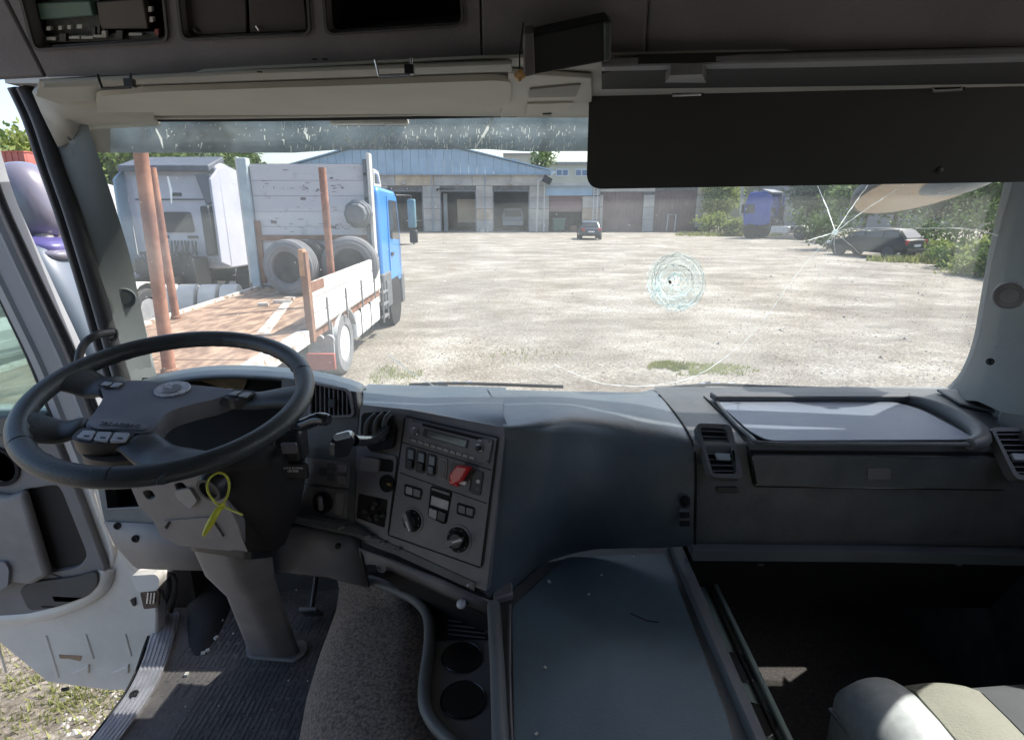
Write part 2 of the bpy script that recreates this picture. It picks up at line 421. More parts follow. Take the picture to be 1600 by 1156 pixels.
depot = thing('depot_building', 'long concrete depot with a light blue gable and three open dark bays', 'building', (fx(650), FY, 0))
D_OPS = [(607, 661, 298), (688, 744, 298), (770, 827, 298)]
facade(depot, 440, 858, 272, D_OPS, seed=4)
for k, (a, b, c) in enumerate(D_OPS):
    A, B, C = fx(a), fx(b), fz(c); dark_room(depot, A, B, C)
    f = M(); f.bb((A, FY - .03, 0), (A + .1, FY + .06, C)); f.bb((B - .1, FY - .03, 0), (B, FY + .06, C)); f.bb((A + .1, FY - .03, C - .1), (B - .1, FY + .06, C))
    f.build('bay_frame', mat('dull_steel', (.2, .2, .21), .5, .2, 2), depot)
# gable of separate blue sheets
gx0, gx1, zr0 = fx(430), fx(860), fz(272); ax_ = fx(632); zA = fz(212)
n = 34
for i in range(n):
    a, b = gx0 + (gx1-gx0)*i/n, gx0 + (gx1-gx0)*(i+1)/n
    def zt(x): return zr0 + .25 + (zA - zr0 - .25) * (1 - abs(x - ax_) / ((ax_ - gx0) if x < ax_ else (gx1 - ax_)))
    pts = [V((a+.015, FY - .1, zr0)), V((b-.015, FY - .1, zr0)), V((b-.015, FY - .1, zt(b))), V((a+.015, FY - .1, zt(a)))]
    M().prism(pts, V((0, -1, 0)), -.15, .02 + .004*(i % 2)).build('cladding_sheet', BLUEM, depot)
rm = M()
for s in (0, 1):
    e = gx0 - .5 if s == 0 else gx1 + .5; z1 = zr0 + .2
    a, b = V((e, FY - .4, z1)), V((ax_, FY - .4, zA + .12))
    rm.prism([a, b, b + V((0, 30, 0)), a + V((0, 30, 0))], V((0, 0, 1)), 0, .12)
rm.build('roof', mat('blue_roof_sheet', (.27, .40, .55), .5, .06, .5), depot)
# things in the bays
def van_front(): pass
def simple(name, label, cat, m, mt, group=None, bevel=.0):
    o = m.build(name, mt, None, bevel=bevel); return tag(o, label, cat, group)
bt = thing('box_truck', 'tan box truck parked inside the middle depot bay', 'truck', (fx(726), FY + 3, 0))
M().bb((fx(711), FY + 2.2, fz(349)), (fx(741), FY + 7, fz(311))).build('cargo_box', mat('tan_box', (.42, .32, .22), .6, .1, 1), bt, bevel=.03)
M().bb((fx(712), FY + 2.4, .5), (fx(740), FY + 6.8, .78)).build('chassis', BLACK, bt)
M().bb((fx(713), FY + 2.3, .85), (fx(741), FY + 2.45, 1.05)).build('bumper', mat('pale_bumper', (.3, .32, .34), .5), bt)
for s in (fx(714.5), fx(737.5)):
    M().lathe((s - .15, FY + 4, .48), (1, 0, 0), [(0, .2), (0, .48), (.3, .48), (.3, .2)], 16).build('wheel', RUBBER, bt)
vn = thing('van', 'pale van with a white bumper parked in the right depot bay', 'van', (fx(802), FY + 3, 0))
M().prism([V((fx(784), FY + 3, .55)), V((fx(819), FY + 3, .55)), V((fx(819), FY + 3, 1.5)), V((fx(816), FY + 3, 2.3)), V((fx(787), FY + 3, 2.3)), V((fx(784), FY + 3, 1.5))], V((0, -1, 0)), -4.5, 0).build('body', mat('pale_van_paint', (.3, .32, .36), .4, .05, 1), vn, bevel=.05)
M().bb((fx(788), FY + 2.93, 1.45), (fx(815), FY + 3.0, 2.15)).build('windscreen', BLACK, vn)
M().bb((fx(785), FY + 2.85, .55), (fx(818), FY + 3.0, .95)).build('bumper', mat('pale_bumper2', (.5, .5, .5), .5), vn)
for s in (fx(785.5), fx(815.5)): M().lathe((s - .1, FY + 3.7, .35), (1, 0, 0), [(0, .15), (0, .35), (.22, .35), (.22, .15)], 16).build('wheel', RUBBER, vn)
simple('cabinet', 'tall grey locker at the left of the middle depot bay', 'locker', M().bb((fx(691), FY + 1, 0), (fx(697), FY + 1.6, fz(302))), mat('grey_locker', (.35, .37, .38), .5, .1, 1))
bn = thing('work_bench', 'low grey bench inside the left depot bay', 'bench', (fx(640), FY + 4, 0))
M().bb((fx(624), FY + 3.6, .95), (fx(657), FY + 4.4, 1.1)).build('bench_top', CONC[2], bn)
for s in (fx(626), fx(655)): M().bb((s - .06, FY + 3.7, 0), (s + .06, FY + 4.3, .95)).build('leg', BLACK, bn)
pp = M(); R = random.Random(9)
for i in range(22): 
    x = fx(R.uniform(748, 768)); r = R.uniform(.1, .3); pp.box((x, FY - R.uniform(.5, 1.3), r*.5), (r*1.6, r, r), Matrix.Rotation(R.random()*3, 3, 'Z'))
tag(stuff(pp.build('rubble', CONC[2])), 'small rubble heap between the middle and right depot bays', 'rubble')
# wall lamps
for px in (631, 715, 798):
    l = thing('wall_lamp', {631: 'small white lamp above the left depot bay', 715: 'small white lamp above the middle depot bay', 798: 'small white lamp above the right depot bay'}[px], 'lamp', FP.p(px, 287), 0, 'lamps above the depot bays')
    c = FP.p(px, 287, .15); M().lathe(c + V((0, 0, .12)), (0, -.3, -1), [(0, .03), (.05, .12), (.2, .2)], 10).build('shade', WHITEP, l); M().tube([c + V((0, .3, .15)), c + V((0, 0, .12))], .03, 6).build('bracket', BLACK, l)
# stained bands, door rails and gutter on the depot front
gt = thing('gutter', 'grey rain gutter along the foot of the blue gable', 'gutter', (fx(650), FY - .2, fz(273)))
M().prism([V((fx(440), FY - .12, fz(272))), V((fx(440), FY - .30, fz(272))), V((fx(440), FY - .30, fz(274))), V((fx(440), FY - .12, fz(274)))], V((1, 0, 0)), 0, fx(860) - fx(440)).build('channel', mat('gutter_grey', (.33, .38, .43), .5), gt)
for px in (470, 676, 758): M().tube([V((fx(px), FY - .15, fz(274))), V((fx(px), FY - .12, 0))], .06, 6).build('down_pipe', mat('gutter_grey', (.33, .38, .43)), gt)
for i, (a, b) in enumerate(((683, 712), (604, 612))):
    r_ = thing('door_rail', ('dark sliding door rail over the middle depot bay', 'short dark rail over the left depot bay')[i], 'rail', FP.p(a, 296)); M().bb((fx(a), FY - .16, fz(296.5)), (fx(b), FY - .05, fz(295))).build('rail_bar', BLACK, r_); M().bb((fx(a), FY - .1, fz(299)), (fx(a) + .12, FY - .04, fz(296.5))).build('end_stop', BLACK, r_)
# white floodlight mast and pipe
mast = thing('floodlight_mast', 'thin white mast with a floodlight at the depot corner', 'lamp post', (fx(838), FY - .5, 0))
p0, p1, p2 = FP.p(838, 364, .6), FP.p(841, 282, .6), FP.p(853, 277, .7)
p0.z = 0; M().tube([p0, p1, p2], .09, 8).build('pole', WHITEP, mast)
M().box(FP.p(855, 281, .8), (.9, .4, .7), Matrix.Rotation(.5, 3, 'Y')).build('lamp_head', BLACK, mast, bevel=.04)
dp = thing('drain_pipe', 'thin white drain pipe on the wall beside the mast', 'pipe', (fx(850), FY - .3, 0))
q0, q1 = FP.p(849.5, 363, .3), FP.p(851, 286, .3); q0.z = 0; M().tube([q0, q1], .07, 8).build('pipe', WHITEP, dp); M().box(q1, (.25, .3, .12)).build('bracket', WHITEP, dp)
# low annex with the roller door
sh = thing('annex_building', 'low annex with a half raised brown roller door and pale blue lintel', 'building', (fx(892), FY, 0))
facade(sh, 857, 937, 288, [(858.5, 910, 305)], seed=8, tan=.5); dark_room(sh, fx(858.5), fx(910), fz(305), 7)
M().bb((fx(852), FY - .14, fz(306)), (fx(925), FY - .03, fz(291))).build('lintel_board', BLUEM, sh)
M().bb((fx(850), FY - .6, fz(291)), (fx(938), FY + 8, fz(286.5))).build('roof', mat('grey_roof_edge', (.42, .43, .44), .7, .1, 1), sh)
for i in range(9):
    z1 = fz(305 + i*2.9); z0 = fz(305 + (i+1)*2.9) + .01
    M().bb((fx(858.8), FY + .15, z0), (fx(909.7), FY + .22 + .02*(i % 2), z1)).build('door_slat', mat('roller_brown', (.25, .16, .15), .6, .08, 1), sh)
cb = thing('dumpster', 'dark green wheeled bin in the annex doorway', 'bin', (fx(874), FY - .3, 0))
M().prism([V((fx(865), FY - .8, .15)), V((fx(881), FY - .8, .15)), V((fx(883), FY - .8, fz(343))), V((fx(864), FY - .8, fz(343)))], V((0, 1, 0)), 0, 1.0).build('body', mat('bin_green', (.05, .12, .08), .6, .1, 2), cb, bevel=.04)
M().bb((fx(863.5), FY - .88, fz(343)), (fx(884), FY + .25, fz(341))).build('lid', mat('bin_lid', (.1, .18, .13), .6), cb, bevel=.03)
for s in (fx(867), fx(879)): M().lathe((s, FY - .7, .1), (1, 0, 0), [(0, .03), (0, .1), (.08, .1), (.08, .03)], 10).build('wheel', RUBBER, cb)
simple('wooden_crate', 'small brown crate beside the green bin', 'crate', M().bb((fx(892), FY - .3, 0), (fx(903), FY + .3, fz(353))), mat('crate_wood', (.2, .13, .09), .8, .2, 4))
# ladder
ld = thing('ladder', 'pale metal ladder fixed to the wall between annex and garages', 'ladder', (fx(930), FY - .3, 0))
lm_ = mat('ladder_metal', (.6, .62, .62), .4)
for s in (926.5, 932.5): M().bb((fx(s) - .04, FY - .35, .4), (fx(s) + .04, FY - .28, fz(287))).build('rail', lm_, ld)
rg = M()
k = .7
first = None
while k < fz(290):
    if first is None: first = M().bb((fx(926.5), FY - .33, k - .025), (fx(932.5), FY - .30, k + .025)).build('rung', lm_, ld)
    else: shared(first, 'rung', ld, (0, 0, k - .7))
    k += .33
# garages on the right
ga = thing('garage_building', 'concrete garage block with two large brown sheet doors', 'building', (fx(1020), FY, 0))
facade(ga, 937, 1114, 285, [(942.5, 1005, 300), (1022.5, 1088, 299)], seed=12, tan=.1)
M().bb((fx(935), FY - .4, fz(285)), (fx(1116), FY + 12, fz(281))).build('roof', mat('grey_roof_edge'  , (.42, .43, .44)), ga)
for (a, b, c) in ((942.5, 1005, 300), (1022.5, 1088, 299)):
    d = M().bb((fx(a), FY + .3, 0), (fx(b), FY + .4, fz(c))).build('garage_door', BROWND, ga)
    nn = 10; A, B = fx(a), fx(b)
    for i in range(nn):
        M().bb((A + (B-A)*i/nn + .02, FY + .25 - .02*(i % 2), .05), (A + (B-A)*(i+1)/nn - .02, FY + .298, fz(c) - .04)).build('door_panel', BROWND, d)
    if a > 1000:
        w_ = M(); P_ = [(1045, 361), (1046, 335.5), (1058.5, 335.5), (1057.5, 361)]
        q = [V((fx(x), FY + .2, max(.05, fz(y)))) for x, y in P_]
        w_.tube(q, .06, 6); w_.build('wicket_frame', mat('pale_line', (.6, .6, .6), .6), d)
simple('steel_trough', 'low dark trough at the right foot of the garages', 'trough', M().bb((fx(1085), FY - .9, 0), (fx(1104), FY - .2, .45)), BLACK, bevel=.03)
# far blocks behind
def block(name, label, px0, px1, ytop, ybot, Y, col, wins, wy, parapet=True):
    P = lambda x, y: UY(x, y, Y); a, b = P(px0, ytop), P(px1, ytop)
    t = thing(name, label, 'building', ((a.x+b.x)/2, Y, 0)); wm = mat(label[:18], col, .85, .06, .3)
    M().bb((a.x, Y, 0), (b.x, Y + 14, a.z)).build('wall', wm, t)
    M().bb((a.x - .3, Y - .3, a.z), (b.x + .3, Y + 14, a.z + .5)).build('roof', mat('flat_roof', (.3, .3, .3), .9), t)
    for (x0, x1, y0, y1) in wins:
        p, q = P(x0, y1), P(x1, y0); f = M().bb((p.x, Y - .12, p.z), (q.x, Y - .003, q.z)).build('window', mat('window_frame_white', (.6, .62, .65), .5), t)
        M().bb((p.x + .2, Y - .16, p.z + .2), ((p.x+q.x)/2 - .1, Y - .122, q.z - .2)).build('pane', mat('far_pane', (.12, .2, .32), .15), f)
        M().bb(((p.x+q.x)/2 + .1, Y - .16, p.z + .2), (q.x - .2, Y - .122, q.z - .2)).build('pane', MATS['far_pane'], f)
    return t
block('apartment_block', 'pale yellow block with blue paned windows behind the annex', 858, 960, 258, 0, 105, (.5, .5, .42), [(868, 889, 264, 276), (898, 919, 264, 276), (928, 949, 264, 276)], 0)
block('apartment_block', 'small beige block showing above the depot roof', 788, 838, 243, 0, 150, (.45, .44, .38), [(800, 808, 248, 253)], 0)
block('yellow_building', 'yellowish building with narrow windows beyond the concrete pole', 1128, 1205, 283, 0, 78, (.42, .38, .25), [(1150, 1155, 297, 310), (1162, 1167, 297, 310), (1176, 1184, 297, 310)], 0)
block('grey_building', 'long grey building behind the trees on the right', 1235, 1560, 262, 0, 70, (.26, .25, .25), [(1322, 1346, 304, 330), (1400, 1424, 302, 328)], 0)
# concrete pole
cp = thing('concrete_pole', 'leaning pale concrete pole left of the blue tractor', 'pole', UZ(1157, 365, 0))
b0 = UZ(1157, 366, 0); M().tube([b0, UY(1161, 262, b0.y)], [.2, .13], 8).build('shaft', CONC[0], cp); M().box(UY(1161, 264, b0.y), (1.6, .1, .1)).build('cross_arm', BARK, cp)
# trees
tree('small conifer showing above the depot roof', UY(847, 250, 95).x, 95, 13.5, 2.0, LG[1], 3, nc=30, per=50, size=.3)
for i, (px, Y, h, r, k) in enumerate([(228, 46, 8.2, 3.6, 1), (290, 50, 8.4, 3.8, 0), (340, 55, 8.2, 3.4, 1), (383, 58, 8.6, 2.0, 0), (170, 48, 8.4, 3.2, 0)]):
    tree(['rounded tree behind the rusty stakes', 'broad dark tree behind the white tractor cab', 'third tree in the row behind the white tractor', 'narrow tree beside the white trailer post', 'tree hard against the left windscreen pillar'][i], UY(px, 240, Y).x, Y, h, r, LG[k], 20 + i, size=.28)
for i, (px, Y, h, r, k) in enumerate([(-30, 40, 7.6, 3.4, 1), (25, 44, 8.0, 3.2, 1), (62, 40, 7.5, 2.6, 2)]):
    tree(['leftmost tree in the door window', 'middle tree in the door window', 'paler tree next to the door seal'][i], UY(px, 230, Y).x, Y, h, r, LG[k], 30 + i, size=.26)
RT = [(1128, 60, 5.8, 2.0, 2), (1262, 52, 7.5, 2.4, 0), (1300, 56, 8.6, 3.0, 0), (1352, 44, 5.8, 2.6, 1), (1400, 47, 7.4, 3.0, 0), (1455, 42, 6.0, 2.8, 0), (1500, 40, 5.6, 2.6, 0), (1560, 38, 5.2, 2.8, 1), (1640, 40, 7.5, 3.4, 0)]
RL = ['light green tree at the garage corner', 'dark tree directly behind the blue tractor', 'tall dark tree right of the blue tractor', 'mid green tree left of the grey wall window', 'large dark tree behind the estate car', 'dark tree above the estate car tail', 'dense dark tree right of the estate car', 'mid green tree at the right screen pillar', 'large tree behind the right screen pillar']
for i, (px, Y, h, r, k) in enumerate(RT): tree(RL[i], UY(px, 330, Y).x, Y, h, r, LG[k], 50 + i, nc=50, per=60, size=.2)
BS = [(1125, 56, 2.0, 2.6, 2), (1150, 53, 1.5, 1.6, 2), (1262, 60, 3.2, 1.8, 1), (1484, 28, 1.0, 1.0, 2), (1508, 26, 1.1, 1.1, 2), (1525, 24.5, 1.3, 1.5, 1), (1560, 22.5, 1.4, 1.7, 2), (1610, 21.5, 1.6, 1.6, 1), (1300, 36, 2.4, 1.9, 0), (1450, 33, 2.8, 2.4, 0), (1530, 31, 3.0, 2.6, 0)]
BL = ['yellow green bush at the garage corner', 'low yellow weeds at the foot of the concrete pole', 'green bush under the blue tractor chassis', 'small yellow bush right behind the estate car', 'yellow green bush second from the estate car', 'mid green bush in the middle of the verge', 'yellow bush near the right screen pillar', 'bush half hidden by the right pillar', 'dark bush above the estate car bonnet', 'dark bush behind the yellow bushes', 'rearmost dark bush near the right pillar']
for i, (px, Y, h, r, k) in enumerate(BS): bush(BL[i], UY(px, 340, Y).x, Y, h, r, LG[k], 80 + i, size=.11 if Y < 40 else .16)
gp = onground(1500, 408); gq = onground(1440, 410)
grass('grass', 'long grass verge in front of the bushes on the right', [(gp.x, gp.y, 4.5, 1.6, 1), (gq.x + 2, gq.y, 2.2, .8, .3), (gp.x + 3, gp.y + 1.5, 4, 1.5, .5)], 6000, GL, 8, 5)
gp = onground(1140, 368); grass('grass', 'rough grass at the foot of the concrete pole', [(gp.x, gp.y, 5, 2, 1)], 3500, GL, 9, 6)
# ================================================================== VEHICLE BUILDERS
TYRE = mat('tyre_rubber', (.05, .05, .052), .85, .25, 6, .4, 60); TYREG = mat('dusty_tyre', (.19, .19, .195), .9, .12, 5, .4, 40)
RIM = mat('rim_grey', (.45, .45, .46), .45, .1, 6, metal=.4); DGLASS = mat('dark_glass', (.03, .035, .04), .08, .1, 2, coat=.3)
REDL = mat('red_lens', (.45, .03, .03), .2); WL = mat('clear_lens', (.7, .7, .7), .15)
def wheel(parent, c, r, w_, ax=(1, 0, 0), tm=None, rm=None, local=True, dish=.5):
    c = V(c); ax = V(ax)
    t = M().lathe(c - ax*w_/2, ax, [(0, r*.62), (0, r*.9), (w_*.12, r*.985), (w_*.3, r), (w_*.34, r*.975), (w_*.38, r), (w_*.62, r), (w_*.66, r*.975), (w_*.7, r), (w_*.88, r*.985), (w_, r*.9), (w_, r*.62), (w_*.9, r*.56)], 28).build('wheel', tm or TYRE, parent, smooth=30, local=local)
    rm_ = M().lathe(c - ax*w_*.46, ax, [(0, r*.56), (w_*.06, r*.60), (w_*.12, r*.52), (w_*.30, r*.46), (w_*.34, r*.22), (w_*.14, r*.18), (w_*.10, .02)], 24)
    rm_.build('rim', rm or RIM, t, smooth=30, local=local)
    rm2 = M().lathe(c + ax*w_*.46, -ax, [(0, r*.56), (w_*.06, r*.60), (w_*.12, r*.52), (w_*.30, r*.46), (w_*.34, r*.22), (w_*.14, r*.18), (w_*.10, .02)], 24)
    rm2.build('rim', rm or RIM, t, smooth=30, local=local)
    return t
def car(name, label, loc, rz, paint, L, W, H, kind):
    t = thing(name, label, 'car', loc, rz); hw = W/2
    # length stations: y, belt height, underside, half width
    if kind == 'estate': tops = [(-.5, .62, .82), (-.47, .66, .95), (-.3, .66, 1), (0, .64, 1), (.18, .62, 1), (.3, .60, .97), (.42, .54, .93), (.5, .42, .78)]
    else: tops = [(-.5, .58, .84), (-.46, .68, .95), (-.3, .68, 1), (0, .66, 1), (.2, .64, 1), (.3, .62, .97), (.42, .55, .93), (.5, .42, .8)]
    rows = []
    for (y, zt_, ww) in tops:
        z1 = zt_ * H; Y = y * L; q = hw * ww; zb = .17 * H if abs(y) < .45 else .24 * H
        rows.append([V((-q*.9, Y, zb)), V((-q, Y, zb + .1)), V((-q*1.0, Y, z1*.72)), V((-q*.93, Y, z1*.96)), V((-q*.75, Y, z1)), V((0, Y, z1*1.02)), V((q*.75, Y, z1)), V((q*.93, Y, z1*.96)), V((q*1.0, Y, z1*.72)), V((q, Y, zb + .1)), V((q*.9, Y, zb))])
    b = M().grid(rows); b.add(rows[0], [tuple(range(11))]); b.add(rows[-1], [tuple(range(10, -1, -1))])
    b.build('body', paint, t, smooth=50, local=True, bevel=.02)
    G = [(-.47, .66, .80), (-.36, .98, .70), (-.1, 1.0, .72), (.08, .975, .70), (.27, .63, .80)] if kind == 'estate' else [(-.47, .67, .80), (-.36, .97, .70), (-.1, 1.0, .72), (.05, .975, .70), (.25, .63, .80)]
    gr = []
    for (y, z_, ww) in G:
        base = .6*H; gr.append([V((-hw*.9, y*L, base)), V((-hw*ww*.98, y*L, max(base + .02, z_*H - .06))), V((-hw*ww*.8, y*L, z_*H)), V((hw*ww*.8, y*L, z_*H)), V((hw*ww*.98, y*L, max(base + .02, z_*H - .06))), V((hw*.9, y*L, base))])
    c = M().grid(gr); c.add(gr[0], [tuple(range(6))]); c.add(gr[-1], [tuple(range(5, -1, -1))])
    c.build('cabin', paint, t, smooth=50, local=True, bevel=.02)
    for s in (-1, 1):
        for (y0, y1) in ((-.40, -.22), (-.20, .0), (.02, .19)):
            z0, z1 = .69*H, .925*H; ta, tb = (.03 if y1 > .1 else 0), (.11 if y1 > .1 else 0); tc_ = .035 if y0 < -.3 else 0
            f = lambda z: s * (hw * (.9 + (.705-.9) * ((z - .6*H) / (.37*H))) + .022)
            pts = [V((f(z0), y0*L, z0)), V((f(z0), (y1)*L, z0)), V((f(z1), (y1 - tb)*L, z1)), V((f(z1), (y0 + tc_)*L, z1))]
            M().prism(pts, V((s, 0, 0)), -.03, .004).build('side_window', DGLASS, t, local=True)
    def pane(a, b_, nm):
        (ya, za, wa), (yb, zb_, wb) = a, b_
        d = V((0, yb*L - ya*L, (zb_ - za)*H)); nn = V((0, -d.z, d.y)).normalized(); nn = nn if nn.z > 0 else -nn
        p0 = V((0, ya*L, za*H)) + d*.1; p1 = V((0, ya*L, za*H)) + d*.88
        M().prism([p0 + V((-hw*wa*.88, 0, 0)), p0 + V((hw*wa*.88, 0, 0)), p1 + V((hw*wb*.86, 0, 0)), p1 + V((-hw*wb*.86, 0, 0))], nn, -.02, .02).build(nm, DGLASS, t, local=True)
    pane(G[0], G[1], 'rear_window'); pane(G[-1], G[-2], 'windscreen')
    for s in (-1, 1):
        M().box((s*hw*.74, -.485*L, .56*H), (hw*.3, .12, .15*H)).build('tail_light', REDL, t, local=True, bevel=.02)
        M().box((s*hw*.66, .478*L, .42*H), (hw*.4, .16, .1*H)).build('headlight', WL, t, local=True, bevel=.03)
        M().box((s*(hw+.08), .14*L, .68*H), (.18, .1, .12)).build('wing_mirror', BLACK, t, local=True, bevel=.02)
        for y in (-.31, .31):
            M().lathe((s*(hw - .2), y*L, .31), (s, 0, 0), [(0, .36), (.205, .36)], 20).build('wheel_arch', MATTBLACK, t, local=True)
            wheel(t, (s*(hw - .09), y*L, .31), .31, .21)
    M().box((0, -.502*L, .28*H), (W*.86, .1, .14*H)).build('bumper', BLACK, t, local=True, bevel=.03)
    M().box((0, -.505*L, .45*H), (.5, .04, .11)).build('number_plate', WL, t, local=True)
    return t
car('parked_car', 'dark blue hatchback parked in front of the annex, seen from behind', onground(920, 373), radians(-2), mat('navy_paint', (.03, .045, .075), .3, .1, 2, coat=.5), 3.9, 1.72, 1.42, 'hatch')
car('parked_car', 'dark green estate car parked in the shade before the right bushes', UZ(1362, 400, 0), radians(24), mat('dark_green_paint', (.006, .009, .009), .45, .1, 2, coat=.1, spec=.3), 4.5, 1.75, 1.5, 'estate')
def tractor(name, label, loc, rz, paint, hh=3.6, axles=(-1.2,), cabl=2.2, backmat=None, hoses=True, tank=None, ldef=None, boxy=False):
    t = thing(name, label, 'truck', loc, rz); y0, y1 = 2.0, 2.0 + cabl
    sh_ = [V((0, y0, 1.05)), V((0, y1 - .1, 1.0)), V((0, y1 + .05, 1.9)), V((0, y1 - .12, 2.75)), V((0, y1 - .7, hh - .25)), V((0, y0 + .3, hh)), V((0, y0, hh - .1))]
    if boxy: sh_[4] = V((0, y1 - .35, hh - .12)); sh_[3] = V((0, y1 - .05, 2.9))
    M().prism(sh_, V((1, 0, 0)), -1.22, 1.22).build('cab', paint, t, local=True, bevel=.09, seg=3)
    bm_ = backmat or paint
    M().prism([V((-1.0, y0, 1.25)), V((1.0, y0, 1.25)), V((1.0, y0, hh - .3)), V((-1.0, y0, hh - .3))], V((0, -1, 0)), -.02, .03).build('rear_panel', bm_, t, local=True, bevel=.01)
    M().box((0, y0 - .045, 2.75), (1.9, .035, .03)).build('seam', BLACK, t, local=True)
    M().prism(rnd([V((-.45, y0 - .03, 1.95)), V((.45, y0 - .03, 1.95)), V((.42, y0 - .03, 2.45)), V((-.42, y0 - .03, 2.45))], .08), V((0, -1, 0)), 0, .03).build('rear_window', DGLASS, t, local=True)
    for x in (-.38, .38): M().box((x, y0 - .045, 1.84), (.26, .03, .07)).build('vent', BLACK, t, local=True)
    M().box((.1, y0 - .045, hh - .75), (.28, .03, .08)).build('badge', BLACK, t, local=True)
    M().prism([V((-1.15, y0 - .25, hh - .18)), V((1.15, y0 - .25, hh - .18)), V((1.1, y0 + .6, hh + .08)), V((-1.1, y0 + .6, hh + .08))], V((0, 0, 1)), -.05, .10).build('roof_spoiler', mat('spoiler_dark', (.10, .11, .13), .5), t, local=True, bevel=.03)
    for s in (-1, 1):
        M().prism([V((s*1.22, y0 + .02, 1.1)), V((s*1.22, y0 - .42, 1.25)), V((s*1.2, y0 - .36, hh - .4)), V((s*1.2, y0 + .02, hh - .15))], V((s, 0, 0)), -.03, .03).build('side_deflector', (ldef if (ldef and s < 0) else paint), t, local=True, bevel=.015)
        M().prism([V((s*1.225, y1 - .95, 2.0)), V((s*1.225, y1 - .15, 1.95)), V((s*1.225, y1 - .25, 2.7)), V((s*1.225, y1 - .9, 2.72))], V((s, 0, 0)), -.02, .015).build('side_window', DGLASS, t, local=True)
        m_ = M().box((s*1.5, y1 - .05, 2.35), (.22, .14, .75)); m_.tube([V((s*1.2, y1 - .1, 2.6)), V((s*1.5, y1 - .05, 2.6))], .03, 6); m_.build('mirror', BLACK, t, local=True, bevel=.02)
        M().bb((s*.42 - .05, -2.1, .72), (s*.42 + .05, y0 + 1.6, .95)).build('chassis_rail', BLACK, t, local=True)
        if not (ldef and s > 0): M().bb((min(s*.62, s*1.12), .05, .42), (max(s*.62, s*1.12), 1.5, 1.0)).build('fuel_tank', tank or RIM, t, local=True, bevel=.09, seg=3)
        wheel(t, (s*1.05, y1 - .75, .5), .5, .3)
        M().lathe((s*.86, y1 - .75, .55), (s, 0, 0), [(0, .62), (.365, .62)], 20).build('wheel_arch', MATTBLACK, t, local=True)
        for ya in axles:
            wheel(t, (s*.93, ya, .5), .5, .52)
            arc = [(V((0, ya + cos(a)*.6, .52 + sin(a)*.6))) for a in [radians(q) for q in range(10, 171, 20)]]
            g_ = M().grid([[p + V((s*.66, 0, 0)) for p in arc], [p + V((s*1.2, 0, 0)) for p in arc]]); g_.build('mudguard', mat('mudguard_beige', (.50, .48, .44), .6, .1, 4), t, local=True, solid=.03, smooth=40)
        M().box((s*.8, -2.12, .8), (.4, .08, .16)).build('tail_light', REDL, t, local=True)
    M().lathe((0, axles[0] + .15, 1.02), (0, 0, 1), [(-.06, .2), (-.06, .46), (0, .46), (.02, .1)], 20).build('fifth_wheel', BLACK, t, local=True, smooth=30)
    M().bb((-1.0, -2.2, .5), (1.0, -2.06, .66)).build('rear_bar', BLACK, t, local=True)
    M().box((0, y0 - .45, 1.0), (1.5, .7, .75)).build('engine_cover', BLACK, t, local=True, bevel=.05)
    if hoses:
        R = random.Random(4)
        for k in range(13):
            x = -.6 + k*.09; M().tube(spline([V((x, y0 - .12, 1.75)), V((x + R.uniform(-.1, .1), y0 - .3, 1.35 + R.random()*.15)), V((x + R.uniform(-.3, .3), y0 - .6, 1.5)), V((x*.4, y0 - 1.0, 1.1))], 5), .022, 6).build('hose', RUBBER, t, local=True, smooth=60)
        M().prism([V((.78, y0 - .05, hh - .3)), V((1.16, y0 - .05, hh - .3)), V((1.12, y0 - .05, hh - .95)), V((.95, y0 - .05, hh - 1.0))], V((0, -1, 0)), 0, .2).build('corner_spoiler', mat('spoiler_dark', (.10, .11, .13)), t, local=True, bevel=.02)
        M().box((1.03, y0 - .3, 2.0), (.22, .4, 1.2)).build('air_intake', BLACK, t, local=True, bevel=.05)
    return t
LIL = mat('white_paint_shade_lilac', (.44, .44, .50), .45, .08, 1, coat=.2, dust=.4); WPT = mat('white_cab_paint', (.62, .62, .62), .4, .06, 1, coat=.3, dust=.4)  # LIL: white cab with the lilac of its shaded back painted in
BLP = mat('deep_blue_paint', (.015, .05, .30), .4, .1, 1, coat=.3)
tractor('tractor_unit', 'white tractor unit seen from behind, nearest the rusty stakes', (-8.55, 12.9, 0), radians(-3), LIL, 3.62, ldef=mat('deflector_blue_grey', (.22, .32, .40), .4, .1, 2))
tractor('tractor_unit', 'second white tractor unit, parked beyond the first beside the trailer board', (-8.2, 18.9, 0), radians(-4), WPT, 3.5, hoses=False)
tractor('tractor_unit', 'white tractor unit mostly hidden by the left screen pillar', (-13.6, 15.3, 0), radians(-2), WPT, 3.4, hoses=False)
p_ = onground(1232, 374); tractor('tractor_unit', 'dark blue tractor unit parked side on before the trees', (p_.x + .7, p_.y + .6, 0), radians(42), BLP, 3.75, axles=(-.9,), cabl=1.9, boxy=True)
